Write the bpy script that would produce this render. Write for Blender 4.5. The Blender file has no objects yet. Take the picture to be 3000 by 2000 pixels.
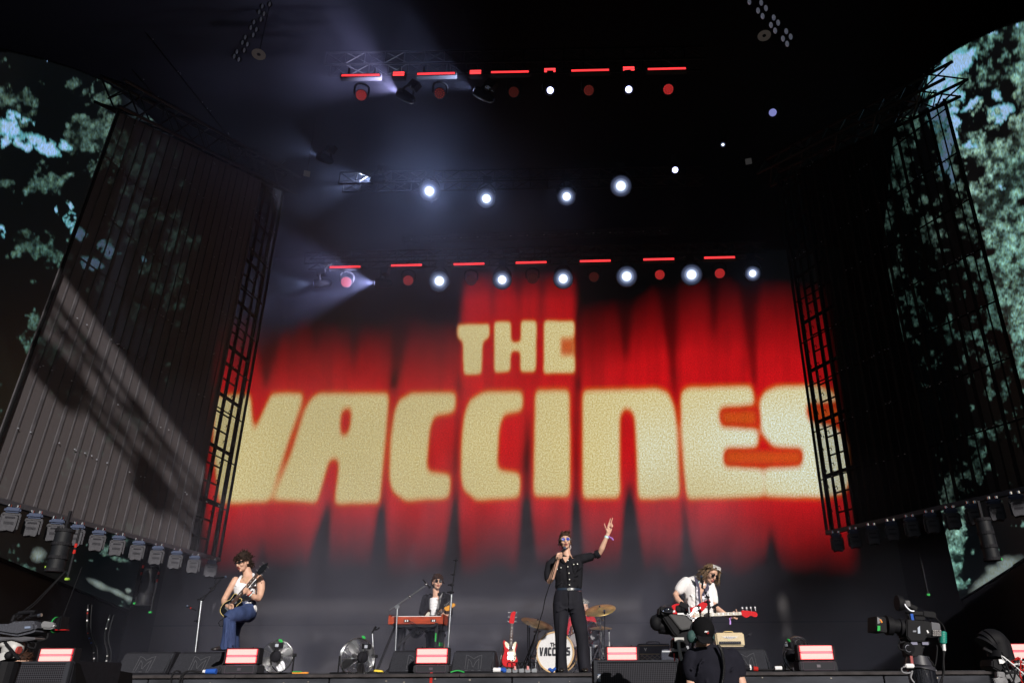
import bpy, bmesh, math, random
import numpy as np
from mathutils import Vector, Matrix
random.seed(7); RNG = np.random.default_rng(7)
SC = bpy.context.scene
COL = SC.collection
V = Vector
# ------------------------------------------------------------------ camera
F, PX, PY, ZC = 2140.0, 1620.0, 1000.0, -0.065
PITCH, YAW, ROLL = 24.7, 1.3, 0.28
CR = (Matrix.Rotation(math.radians(YAW), 3, 'Z') @ Matrix.Rotation(math.radians(90 + PITCH), 3, 'X')
      @ Matrix.Rotation(math.radians(-ROLL), 3, 'Z'))
CP = V((0, 0, ZC))
cam = bpy.data.cameras.new('camera'); camo = bpy.data.objects.new('camera', cam); COL.objects.link(camo)
camo.matrix_world = Matrix.Translation(CP) @ CR.to_4x4()
cam.sensor_width = 36; cam.lens = F / 3000 * 36; cam.shift_x = -(PX - 1500) / 3000; cam.clip_end = 3000; cam.clip_start = 0.05
SC.camera = camo
def ray(x, y): return CR @ V(((x - PX) / F, -(y - PY) / F, -1))
def at(x, y, Y):
    d = ray(x, y); return CP + d * (Y / d.y)
def atz(x, y, z):
    d = ray(x, y); return CP + d * ((z - ZC) / d.z)
def onplane(x, y, p, n):
    d = ray(x, y); return CP + d * ((p - CP).dot(n) / d.dot(n))
def proj(p):
    q = CR.transposed() @ (V(p) - CP); return (PX + F * q.x / -q.z, PY - F * q.y / -q.z)
# ------------------------------------------------------------------ world, sun, exposure
SUN_EL, SUN_AZ = math.radians(20.6), math.radians(20)     # sun behind the viewer, to the right
w = bpy.data.worlds.new('World'); SC.world = w; w.use_nodes = True
nt = w.node_tree; bg = nt.nodes['Background']
sky = nt.nodes.new('ShaderNodeTexSky'); sky.sky_type = 'NISHITA'; sky.sun_disc = False
sky.sun_elevation = SUN_EL; sky.sun_rotation = math.pi - SUN_AZ
nt.links.new(sky.outputs[0], bg.inputs[0]); bg.inputs[1].default_value = 0.05
sl = bpy.data.lights.new('sun', 'SUN'); sl.energy = 4.6; sl.angle = math.radians(0.6); sl.color = (1, .94, .87)
so = bpy.data.objects.new('sun', sl); COL.objects.link(so)
to_sun = V((math.sin(SUN_AZ) * math.cos(SUN_EL), -math.cos(SUN_AZ) * math.cos(SUN_EL), math.sin(SUN_EL)))
so.rotation_euler = to_sun.to_track_quat('Z', 'Y').to_euler(); so.location = (30, -60, 40)
SC.view_settings.view_transform = 'Standard'; SC.view_settings.look = 'None'
SC.view_settings.exposure = 0.0; SC.view_settings.gamma = 1
SC.render.engine = 'CYCLES'
SC.cycles.max_bounces = 6; SC.cycles.diffuse_bounces = 1; SC.cycles.glossy_bounces = 2; SC.cycles.volume_bounces = 0; SC.cycles.transparent_max_bounces = 16
SC.cycles.sample_clamp_indirect = 3; SC.cycles.sample_clamp_direct = 0
SC.cycles.use_denoising = True
SC.cycles.volume_step_rate = 1.0; SC.cycles.caustics_reflective = False; SC.cycles.caustics_refractive = False
# ------------------------------------------------------------------ materials
MATS = {}
def mat(name, col, rough=.6, metal=0, spec=.5, noise=0, nscale=20, bump=0, bscale=40, emit=None, estr=0, coat=0, stretch=None, alpha=None, trans=0):
    if name in MATS: return MATS[name]
    m = bpy.data.materials.new(name); m.use_nodes = True; MATS[name] = m
    t = m.node_tree; b = t.nodes['Principled BSDF']
    b.inputs['Base Color'].default_value = (*col, 1); b.inputs['Roughness'].default_value = rough
    b.inputs['Metallic'].default_value = metal; b.inputs['Specular IOR Level'].default_value = spec
    b.inputs['Coat Weight'].default_value = coat
    if trans: b.inputs['Transmission Weight'].default_value = trans
    if alpha is not None: b.inputs['Alpha'].default_value = alpha
    co = None
    if noise or bump:
        tc = t.nodes.new('ShaderNodeTexCoord'); mp = t.nodes.new('ShaderNodeMapping'); t.links.new(tc.outputs['Object'], mp.inputs[0])
        if stretch: mp.inputs['Scale'].default_value = stretch
        co = mp.outputs[0]
    if noise:
        n = t.nodes.new('ShaderNodeTexNoise'); n.inputs['Scale'].default_value = nscale; n.inputs['Detail'].default_value = 5
        t.links.new(co, n.inputs['Vector'])
        mr = t.nodes.new('ShaderNodeMapRange'); mr.inputs['From Min'].default_value = .3; mr.inputs['From Max'].default_value = .7
        mr.inputs['To Min'].default_value = 1 - noise; mr.inputs['To Max'].default_value = 1 + noise
        t.links.new(n.outputs['Fac'], mr.inputs['Value'])
        mx = t.nodes.new('ShaderNodeVectorMath'); mx.operation = 'SCALE'; mx.inputs[0].default_value = col
        t.links.new(mr.outputs[0], mx.inputs['Scale']); t.links.new(mx.outputs[0], b.inputs['Base Color'])
    if bump:
        n = t.nodes.new('ShaderNodeTexNoise'); n.inputs['Scale'].default_value = bscale; n.inputs['Detail'].default_value = 3
        t.links.new(co, n.inputs['Vector'])
        bp = t.nodes.new('ShaderNodeBump'); bp.inputs['Strength'].default_value = bump; bp.inputs['Distance'].default_value = .02
        t.links.new(n.outputs['Fac'], bp.inputs['Height']); t.links.new(bp.outputs[0], b.inputs['Normal'])
    if emit:
        b.inputs['Emission Color'].default_value = (*emit, 1); b.inputs['Emission Strength'].default_value = estr
    return m
BLACK = mat('black_plastic', (.010, .010, .014), .8, spec=.18, noise=.25)
BLACKM = mat('black_painted_metal', (.010, .010, .013), .75, .0, spec=.2, noise=.2)
MATTE = mat('matte_black_cloth', (.006, .006, .0075), .95, spec=.1)
RUBBER = mat('cable_rubber', (.010, .010, .012), .8, spec=.2)
CHROME = mat('chrome', (.62, .64, .68), .18, 1)
STEEL = mat('steel', (.5, .53, .58), .3, 1, noise=.1)
WHITE = mat('white_plastic', (.75, .75, .77), .5)
SKIN = mat('skin', (.62, .37, .27), .5, spec=.35, noise=.09, nscale=14, bump=.05, bscale=90)
GREEN = mat('green_tape', (.03, .40, .08), .7, spec=.2)
YELLOWG = mat('fluorescent_tape', (.3, .5, .06), .7, spec=.2)
REDT = mat('red_tape', (.42, .015, .01), .7, spec=.2)
BLUET = mat('blue_tape', (.02, .09, .42), .7, spec=.2)
LENS = mat('lens_glass', (.01, .012, .02), .05, spec=1, coat=1)
# ------------------------------------------------------------------ mesh builder
class MB:
    def __init__(s): s.v = []; s.f = []; s.mk = []
    def add(s, vs, fs):
        s.mk.append((len(s.v), len(s.f))); k = len(s.v); s.v += [tuple(p) for p in vs]; s.f += [tuple(i + k for i in f) for f in fs]; return s
    def box(s, c, size, rot=None):
        x, y, z = (a / 2 for a in size); c = V(c)
        ps = [V((i * x, j * y, k * z)) for i in (-1, 1) for j in (-1, 1) for k in (-1, 1)]
        if rot is not None: ps = [rot @ p for p in ps]
        return s.add([c + p for p in ps], [(0, 1, 3, 2), (4, 6, 7, 5), (0, 4, 5, 1), (2, 3, 7, 6), (0, 2, 6, 4), (1, 5, 7, 3)])
    def bar(s, p0, p1, w, h=None, up=(0, 0, 1)):
        p0, p1 = V(p0), V(p1); h = h or w; t = (p1 - p0); L = t.length; t.normalize()
        u = V(up)
        if abs(t.dot(u)) > .98: u = V((0, 1, 0))
        a = t.cross(u).normalized(); b = a.cross(t)
        return s.box((p0 + p1) / 2, (L, w, h), Matrix((t, a, b)).transposed())
    def loft(s, secs, n=16, cap=True, side=(1, 0, 0)):
        """secs: (point, half width, half depth) joined in order"""
        P = [V(q[0]) for q in secs]; vs = []; N = len(secs)
        for i, (p, a, b) in enumerate(secs):
            t = (P[min(i + 1, N - 1)] - P[max(i - 1, 0)])
            t = t.normalized() if t.length > 1e-9 else V((0, 0, 1))
            sd = V(side)
            if abs(t.dot(sd)) > .9: sd = V((0, 0, 1))
            x = (sd - t * t.dot(sd)).normalized(); y = t.cross(x)
            for k in range(n):
                q = 2 * math.pi * k / n; vs.append(V(p) + x * (a * math.cos(q)) + y * (b * math.sin(q)))
        fs = [(i * n + k, i * n + (k + 1) % n, (i + 1) * n + (k + 1) % n, (i + 1) * n + k) for i in range(N - 1) for k in range(n)]
        if cap: fs += [tuple(range(n))[::-1], tuple((N - 1) * n + k for k in range(n))]
        return s.add(vs, fs)
    def cyl(s, p0, p1, r0, r1=None, n=14, cap=True):
        r1 = r0 if r1 is None else r1
        return s.loft([(p0, r0, r0), (p1, r1, r1)], n, cap)
    def cap(s, p0, p1, r0, r1=None, n=12):
        r1 = r0 if r1 is None else r1; p0, p1 = V(p0), V(p1); t = (p1 - p0).normalized()
        se = []
        for a in (1, .8, .5, .2): se.append((p0 - t * r0 * math.sin(a * math.pi / 2), r0 * max(.05, math.cos(a * math.pi / 2)),) * 1)
        se = [(q[0], q[1], q[1]) for q in se] + [(p0, r0, r0), (p1, r1, r1)]
        for a in (.2, .5, .8, 1): r = r1 * max(.05, math.cos(a * math.pi / 2)); se.append((p1 + t * r1 * math.sin(a * math.pi / 2), r, r))
        return s.loft(se, n)
    def tube(s, pts, r, n=6, r1=None):
        N = len(pts); r1 = r if r1 is None else r1
        return s.loft([(p, r + (r1 - r) * i / (N - 1), r + (r1 - r) * i / (N - 1)) for i, p in enumerate(pts)], n)
    def ell(s, c, r, rot=None, n=16, m=10):
        c = V(c); vs = []; fs = []
        for i in range(m + 1):
            ph = math.pi * i / m
            for k in range(n):
                th = 2 * math.pi * k / n
                p = V((r[0] * math.sin(ph) * math.cos(th), r[1] * math.sin(ph) * math.sin(th), r[2] * math.cos(ph)))
                if rot is not None: p = rot @ p
                vs.append(c + p)
        fs = [(i * n + k, (i + 1) * n + k, (i + 1) * n + (k + 1) % n, i * n + (k + 1) % n) for i in range(m) for k in range(n)]
        return s.add(vs, fs)
    def lathe(s, prof, n=24, org=(0, 0, 0), rot=None, cap=False):
        """prof: (radius, z)"""
        vs = []; o = V(org)
        for r, z in prof:
            for k in range(n):
                p = V((r * math.cos(2 * math.pi * k / n), r * math.sin(2 * math.pi * k / n), z))
                vs.append(o + (rot @ p if rot is not None else p))
        N = len(prof)
        fs = [(i * n + k, i * n + (k + 1) % n, (i + 1) * n + (k + 1) % n, (i + 1) * n + k) for i in range(N - 1) for k in range(n)]
        if cap: fs += [tuple(range(n))[::-1], tuple((N - 1) * n + k for k in range(n))]
        return s.add(vs, fs)
    def prism(s, poly, d0, d1, fr=None):
        """polygon in local x,z extruded along local y from d0 to d1; fr: function mapping local (x,y,z)"""
        g = fr or (lambda p: p); n = len(poly)
        vs = [g(V((x, d0, z))) for x, z in poly] + [g(V((x, d1, z))) for x, z in poly]
        area = sum(poly[i][0] * poly[(i + 1) % n][1] - poly[(i + 1) % n][0] * poly[i][1] for i in range(n))
        fs = [tuple(range(n)), tuple(range(2 * n - 1, n - 1, -1))] + [(i, n + i, n + (i + 1) % n, (i + 1) % n) for i in range(n)]
        if area < 0: fs = [f[::-1] for f in fs]
        return s.add(vs, fs)
    def mesh(s, name, bevel=0):
        me = bpy.data.meshes.new(name); me.from_pydata(s.v, [], s.f); me.validate()
        bm = bmesh.new(); bm.from_mesh(me); bmesh.ops.remove_doubles(bm, verts=bm.verts, dist=1e-6)
        bmesh.ops.recalc_face_normals(bm, faces=bm.faces)
        if bevel: 
            bmesh.ops.bevel(bm, geom=[e for e in bm.edges if e.is_manifold and e.calc_face_angle(0) > .6], offset=bevel, segments=2, affect='EDGES', clamp_overlap=True)
        bm.to_mesh(me); bm.free(); return me
    def each(s, name, m, parent=None, per=1, **kw):
        mk = s.mk + [(len(s.v), len(s.f))]; out = []
        for i in range(0, len(s.mk), per):
            (v0, f0), (v1, f1) = mk[i], mk[min(i + per, len(s.mk))]
            q = MB(); q.v = s.v[v0:v1]; q.f = [tuple(j - v0 for j in f) for f in s.f[f0:f1]]; out.append(q.build(name, m, parent, **kw))
        return out
    def build(s, name, m, parent=None, smooth=False, bevel=0, label=None):
        me = s.mesh(name, bevel); o = bpy.data.objects.new(name, me); COL.objects.link(o)
        for q in (m if isinstance(m, (list, tuple)) else [m]): me.materials.append(q)
        if parent is not None: o.parent = parent
        if smooth:
            me.shade_smooth()
            if smooth != 'all': me.set_sharp_from_angle(angle=math.radians(40))
        if label: o['label'] = label
        return o
def tag(o, label=None, cat=None, group=None, kind=None):
    if label: o['label'] = label
    if cat: o['category'] = cat
    if group: o['group'] = group
    if kind: o['kind'] = kind
    return o
def thing(name, label, cat, loc=(0, 0, 0), rz=0, group=None, M=None):
    o = bpy.data.objects.new(name, None); COL.objects.link(o); o.empty_display_size = .1
    if M is not None: o.matrix_world = M
    else: o.location = loc; o.rotation_euler = (0, 0, rz)
    return tag(o, label, cat, group)
def copy_tree(o, parent=None, M=None, label=None):
    c = o.copy(); COL.objects.link(c)
    if parent is not None: c.parent = parent
    if M is not None: c.matrix_world = M
    if label: c['label'] = label
    for ch in [x for x in bpy.data.objects if x.parent == o]: copy_tree(ch, c)
    return c
def frame(o, x, hint=(0, -1, 0)):
    """matrix with local x along x and local -y close to hint"""
    x = V(x).normalized(); h = V(hint); y = -(h - x * h.dot(x)).normalized(); z = x.cross(y)
    return Matrix.Translation(o) @ Matrix((x, y, z)).transposed().to_4x4()
def smoothpoly(pts, k=6, closed=True):
    out = []; n = len(pts)
    for i in range(n if closed else n - 1):
        p = [V((*pts[(i + j) % n if closed else max(0, min(n - 1, i + j))][:2], 0)) for j in (-1, 0, 1, 2)]
        for q in range(k):
            t = q / k
            r = .5 * ((2 * p[1]) + (p[2] - p[0]) * t + (2 * p[0] - 5 * p[1] + 4 * p[2] - p[3]) * t * t + (3 * p[1] - p[0] - 3 * p[2] + p[3]) * t ** 3)
            out.append((r.x, r.y))
    return out
def bez(pts, k=8):
    """Catmull-Rom through 3D points"""
    P = [V(p) for p in pts]; n = len(P); out = []
    for i in range(n - 1):
        a, b, c, d = P[max(0, i - 1)], P[i], P[i + 1], P[min(n - 1, i + 2)]
        for q in range(k):
            t = q / k; out.append(.5 * ((2 * b) + (c - a) * t + (2 * a - 5 * b + 4 * c - d) * t * t + (3 * b - a - 3 * c + d) * t ** 3))
    return out + [P[-1]]
def blob(name, mb, m, parent, voxel=.007, smooth=3, label=None):
    """fuse overlapping solids into one continuous skin"""
    me = bpy.data.meshes.new('tmp'); me.from_pydata(mb.v, [], mb.f)
    bm = bmesh.new(); bm.from_mesh(me); bmesh.ops.recalc_face_normals(bm, faces=bm.faces); bm.to_mesh(me); bm.free()
    o = bpy.data.objects.new('tmp', me); COL.objects.link(o)
    r = o.modifiers.new('r', 'REMESH'); r.mode = 'VOXEL'; r.voxel_size = voxel
    s = o.modifiers.new('s', 'SMOOTH'); s.factor = .5; s.iterations = smooth
    dg = bpy.context.evaluated_depsgraph_get(); ev = o.evaluated_get(dg)
    nm = bpy.data.meshes.new_from_object(ev); nm.name = name
    bpy.data.objects.remove(o); bpy.data.meshes.remove(me)
    nm.materials.clear(); nm.materials.append(m); nm.shade_smooth()
    n = bpy.data.objects.new(name, nm); COL.objects.link(n); n.parent = parent
    if label: n['label'] = label
    return n
def textobj(name, s, size, m, parent, loc, rot=(math.pi / 2, 0, 0), bold=0, depth=.001, shear=0, width=None, height=None):
    cu = bpy.data.curves.new(name, 'FONT'); cu.body = s; cu.size = size; cu.align_x = 'CENTER'; cu.align_y = 'CENTER'
    cu.extrude = depth; cu.offset = bold; cu.shear = shear
    o = bpy.data.objects.new('t', cu); COL.objects.link(o)
    me = bpy.data.meshes.new_from_object(o.evaluated_get(bpy.context.evaluated_depsgraph_get())); me.name = name
    bpy.data.objects.remove(o)
    if width:
        xs = [v.co.x for v in me.vertices]; k = width / (max(xs) - min(xs))
        ys = [v.co.y for v in me.vertices]; kh = height / (max(ys) - min(ys)) if height else k
        for v in me.vertices: v.co.x *= k; v.co.y *= kh
    me.materials.clear(); me.materials.append(m)
    n = bpy.data.objects.new(name, me); COL.objects.link(n); n.parent = parent; n.location = loc; n.rotation_euler = rot
    return n
def lin(c):
    c = np.asarray(c, float) / 255
    return np.where(c < .04045, c / 12.92, ((c + .055) / 1.055) ** 2.4)
def inpoly(X, Y, poly):
    r = np.zeros(X.shape, bool); n = len(poly)
    for i in range(n):
        x0, y0 = poly[i]; x1, y1 = poly[(i + 1) % n]
        if y0 == y1: continue
        c = ((Y >= y0) != (Y >= y1)); r ^= c & (X < x0 + (Y - y0) * (x1 - x0) / (y1 - y0))
    return r
def gblur(a, sx, sy=None):
    sy = sx if sy is None else sy
    for ax, s in ((1, sx), (0, sy)):
        if s <= 0: continue
        k = int(3 * s) + 1; g = np.exp(-.5 * (np.arange(-k, k + 1) / s) ** 2); g /= g.sum()
        p = np.pad(a, [(k, k) if i == ax else (0, 0) for i in range(2)], mode='edge')
        a = sum(g[j] * (p[:, j:j + a.shape[1]] if ax else p[j:j + a.shape[0], :]) for j in range(2 * k + 1))
    return a
def fbm(shape, base, octs=5, seed=0, gain=.55, ar=1.0):
    r = np.random.default_rng(seed); h, w_ = shape; out = np.zeros(shape); amp = 1; tot = 0
    for o in range(octs):
        fy = max(2, int(base * 2 ** o)); fx = max(2, int(base * ar * 2 ** o * w_ / h))
        g = r.random((fy + 2, fx + 2)); yy = np.linspace(0, fy, h); xx = np.linspace(0, fx, w_)
        yi = yy.astype(int); xi = xx.astype(int); ty = (yy - yi)[:, None]; tx = (xx - xi)[None, :]
        ty = ty * ty * (3 - 2 * ty); tx = tx * tx * (3 - 2 * tx)
        a = g[np.ix_(yi, xi)]; b = g[np.ix_(yi, xi + 1)]; c = g[np.ix_(yi + 1, xi)]; d = g[np.ix_(yi + 1, xi + 1)]
        out += amp * ((a * (1 - tx) + b * tx) * (1 - ty) + (c * (1 - tx) + d * tx) * ty); tot += amp; amp *= gain
    return out / tot
def samp(img, u, v):
    h, w_ = img.shape[:2]; u = np.clip(u, 0, w_ - 1.001); v = np.clip(v, 0, h - 1.001)
    i = v.astype(int); j = u.astype(int); a = (v - i)[..., None]; b = (u - j)[..., None]
    return (img[i, j] * (1 - b) + img[i, j + 1] * b) * (1 - a) + (img[i + 1, j] * (1 - b) + img[i + 1, j + 1] * b) * a
def screen_mat(name, strength, grain=.0, gscale=14, base=(.05, .048, .05), leaf=0):
    m = bpy.data.materials.new(name); m.use_nodes = True; t = m.node_tree; b = t.nodes['Principled BSDF']
    b.inputs['Base Color'].default_value = (*base, 1); b.inputs['Roughness'].default_value = .6; b.inputs['Specular IOR Level'].default_value = .15
    a = t.nodes.new('ShaderNodeAttribute'); a.attribute_name = 'Col'
    tc = t.nodes.new('ShaderNodeTexCoord'); out = a.outputs['Color']
    if grain:
        n = t.nodes.new('ShaderNodeTexNoise'); n.inputs['Scale'].default_value = gscale; n.inputs['Detail'].default_value = 2
        t.links.new(tc.outputs['Object'], n.inputs['Vector'])
        mr = t.nodes.new('ShaderNodeMapRange'); mr.inputs['From Min'].default_value = .3; mr.inputs['From Max'].default_value = .7
        mr.inputs['To Min'].default_value = 1 - grain; mr.inputs['To Max'].default_value = 1 + grain
        t.links.new(n.outputs['Fac'], mr.inputs['Value'])
        # grain is stronger in blue than in red, like warm film grain
        cm = t.nodes.new('ShaderNodeCombineXYZ'); pw = t.nodes.new('ShaderNodeMath'); pw.operation = 'POWER'; pw.inputs[1].default_value = 2.2
        p5 = t.nodes.new('ShaderNodeMath'); p5.operation = 'POWER'; p5.inputs[1].default_value = .6
        t.links.new(mr.outputs[0], pw.inputs[0]); t.links.new(mr.outputs[0], p5.inputs[0])
        t.links.new(p5.outputs[0], cm.inputs[0]); t.links.new(mr.outputs[0], cm.inputs[1]); t.links.new(pw.outputs[0], cm.inputs[2])
        mu = t.nodes.new('ShaderNodeVectorMath'); mu.operation = 'MULTIPLY'
        t.links.new(out, mu.inputs[0]); t.links.new(cm.outputs[0], mu.inputs[1]); out = mu.outputs[0]
    t.links.new(out, b.inputs['Emission Color']); b.inputs['Emission Strength'].default_value = strength
    m.cycles.emission_sampling = 'NONE'
    return m
def grid_screen(name, P, Cc, m, parent, keep=None):
    """P: (h,w,3) positions, Cc: (h,w,3) linear colours"""
    h, w_ = P.shape[:2]; idx = np.arange(h * w_).reshape(h, w_)
    q = np.stack([idx[:-1, :-1], idx[1:, :-1], idx[1:, 1:], idx[:-1, 1:]], -1)
    if keep is not None: q = q[keep[:-1, :-1] & keep[1:, :-1] & keep[1:, 1:] & keep[:-1, 1:]]
    q = q.reshape(-1, 4); used = np.unique(q); mp = np.zeros(h * w_, int); mp[used] = np.arange(len(used)); q = mp[q]
    me = bpy.data.meshes.new(name); vs = P.reshape(-1, 3)[used]; cs = Cc.reshape(-1, 3)[used]
    me.vertices.add(len(vs)); me.vertices.foreach_set('co', vs.astype(np.float32).ravel())
    me.loops.add(q.size); me.loops.foreach_set('vertex_index', q.astype(np.int32).ravel())
    me.polygons.add(len(q)); me.polygons.foreach_set('loop_start', np.arange(0, q.size, 4, dtype=np.int32))
    me.polygons.foreach_set('loop_total', np.full(len(q), 4, np.int32)); me.update(calc_edges=True)
    a = me.color_attributes.new('Col', 'FLOAT_COLOR', 'POINT')
    a.data.foreach_set('color', np.concatenate([cs, np.ones((len(cs), 1))], 1).astype(np.float32).ravel())
    me.materials.append(m); o = bpy.data.objects.new(name, me); COL.objects.link(o); o.parent = parent
    return o
def projnp(P):
    R = np.array(CR); q = (P - np.array(CP)) @ R
    return PX + F * q[..., 0] / -q[..., 2], PY - F * q[..., 1] / -q[..., 2]
# ================================================================== SETTING
PIT = -1.35; EDGE = 10.6
def struct(o): return tag(o, kind='structure')
GROUNDM = mat('trampled_ground', (.035, .034, .024), .9, noise=.4, nscale=3)
struct(MB().box((0, 0, PIT - .5), (3000, 3000, 1)).build('ground', GROUNDM))
DECKM = mat('black_stage_ply', (.02, .02, .024), .75, spec=.2, noise=.45, nscale=2.2, bump=.2, bscale=9)
dk = MB(); dk.box((0, 18.3, -.02), (34, 15.36, .04)); struct(dk.build('stage_floor', DECKM, bevel=.004))
FASM = mat('painted_stage_fascia', (.036, .038, .047), .8, spec=.15, noise=.5, nscale=1.6, bump=.35, bscale=6, stretch=(1, 1, 3))
fs_ = thing('stage_fascia', 'black plywood fascia boards along the front edge of the stage', 'stage front', (0, EDGE, 0))
fb = MB(); x = -13.0
while x < 13: fb.box((x + 1.215, .055, -.70), (2.42, .03, 1.29)); x += 2.44
fb.each('board', FASM, fs_, bevel=.004)
tr = MB(); x = -13.0
for k in range(9): tr.box((-12 + 3 * k, .02, -.028), (2.99, .05, .035))
tr.each('edge_trim', mat('worn_edge_trim', (.045, .04, .042), .8, spec=.15, noise=.5, nscale=5), fs_, bevel=.003)
bo = MB()
for k in range(70):
    xx = RNG.uniform(-7, 7); zz = -RNG.uniform(.07, .22); bo.cyl((xx, .03, zz), (xx, .043, zz), RNG.uniform(.006, .014), n=8)
bo.each('bolt', mat('dull_bolt', (.2, .18, .16), .5, .6), fs_)
MB().box(at(1263, 1985, EDGE + .03) - V((0, EDGE, 0)), (.035, .01, .14)).build('tape_mark', REDT, fs_, label='red tape mark on the fascia')
# roof, walls
wd = MB()
for k in range(64):
    a = -1.25 + 2.5 * k / 63; rr = RNG.uniform(62, 80); h = RNG.uniform(9, 15)
    wd.ell((rr * math.sin(a), -rr * math.cos(a), h * .5 + PIT), (RNG.uniform(4, 7), RNG.uniform(3, 5), h * .52), None, 9, 7)
wd = tag(wd.build('added_far_wood', mat('added_foliage', (.03, .045, .02), .95, noise=.6, nscale=.4)), 'unseen wood added far behind the audience field to cut sky light', 'wood', kind='stuff')  # unseen tree masses, added to hold back low sky light
def surf(name, p0, size, m=MATTE, label=None):
    return struct(MB().box(p0, size).build(name, m))
surf('stage_roof', (0, 12.0, 14.6), (34, 30.4, .2))
surf('back_wall', (0, 26.3, 6), (34, .2, 17.0))
surf('left_wall', (-16.5, 16.5, 6), (.2, 19.4, 16.9))
surf('right_wall', (14.5, 12, 6), (.2, 28.4, 16.9))
hd = thing('roof_header', 'black fabric header hanging from the front edge of the roof', 'roof header', (0, -3, 12.5))
MB().box((0, 0, 0), (34, .25, 3.9)).build('header_cloth', MATTE, hd)
# side tower (right), unseen, added with the line arrays to shade the right of the stage
tw = thing('shade_tower', 'unseen black clad tower added at the right of the stage for shade', 'tower', (13.4, 2.3, PIT))
for _k, _x in enumerate((8.75, 10.35)):
    _a = thing('shade_line_array', ['nearer', 'further'][_k] + ' unseen line array, added to shade the right mesh wall', 'speaker array', (_x, 2.2, 12.6), group='line arrays added at the right for shade')  # unseen arrays, added to keep the sun off the right mesh wall
    _m = MB()
    for _j in range(17): _m.box((0, -.02 * _j, -.2 - .40 * _j), (1.5, .8, .38), Matrix.Rotation(.012 * _j, 3, 'X'))
    _m.each('cabinet', MATTE, _a); MB().box((0, 0, .3), (1.2, .8, .5)).build('bumper', MATTE, _a)
MB().box((0, 0, 6.5), (3.2, 2.6, 13)).build('cladding', MATTE, tw)
MB().box((0, -1.33, .6), (3.3, .06, 1.2)).build('plinth', BLACKM, tw)
def truss_mb(L, s=.32, r=.022, bay=.4, axis='x'):
    m = MB()
    for a in (-1, 1):
        for b in (-1, 1): m.cyl((-L / 2, a * s / 2, b * s / 2), (L / 2, a * s / 2, b * s / 2), r, n=6)
    n = max(1, round(L / bay)); 
    for i in range(n):
        x0 = -L / 2 + L * i / n; x1 = x0 + L / n; sg = 1 if i % 2 else -1
        for a in (-1, 1):
            m.cyl((x0, a * s / 2, -sg * s / 2), (x1, a * s / 2, sg * s / 2), r * .55, n=5)
            m.cyl((x0, -sg * s / 2, a * s / 2), (x1, sg * s / 2, a * s / 2), r * .55, n=5)
        m.cyl((x0, -s / 2, -s / 2), (x0, -s / 2, s / 2), r * .55, n=5); m.cyl((x0, s / 2, -s / 2), (x0, s / 2, s / 2), r * .55, n=5)
    return m
TRM = mat('black_truss', (.003, .003, .004), .5, .2, spec=.2)
def truss(p0, p1, label, s=.32, bay=.4):
    p0, p1 = V(p0), V(p1); t = thing('lighting_truss', label, 'truss', M=frame((p0 + p1) / 2, p1 - p0), group='black roof trusses')
    truss_mb((p1 - p0).length, s, bay=bay).build('chord', TRM, t)
    return t
TA = truss(at(960, 190, 11.3), at(2060, 172, 11.3), 'black truss above the topmost row of red light bars')
TB = truss(at(1000, 535, 13.9), at(2060, 515, 13.9), 'black truss behind the middle arc of white lamps')
TCt = truss(at(900, 765, 16.2), at(2240, 735, 16.2), 'black truss above the lowest row of red light bars')
TD = truss(at(1180, 703, 18.0), at(1960, 676, 18.0), 'thin black truss with pale marks between the two lower lamp rows', s=.16)
mk = MB()
for k in range(46):
    if k % 4 == 3: continue
    u = -3.6 + 7.2 * k / 45; mk.box((u, -.09, -.07 if k % 3 else -.05), (.05 + .05 * ((k * 7) % 3), .004, .02))
mk.each('pale_mark', mat('pale_label', (.3, .3, .3), .6), TD)
# front truss in the sun, above and behind the viewer: throws the band of shadow over the mesh wall
ft = thing('front_truss', 'black front truss hung with floodlights under the roof header', 'truss', (0, -2.6, 9.5))
truss_mb(30, .62, .05, .55).build('chord', TRM, ft)
fl = MB()
for k in range(24): fl.box((-14 + 1.21 * k + RNG.uniform(-.2, .2), 0, -.42), (.42, .4, .5)); fl.cyl((-14.3 + 1.21 * k, 0, .3), (-14.3 + 1.21 * k, 0, .5), .1)
fl.each('floodlight', BLACKM, ft)
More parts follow.
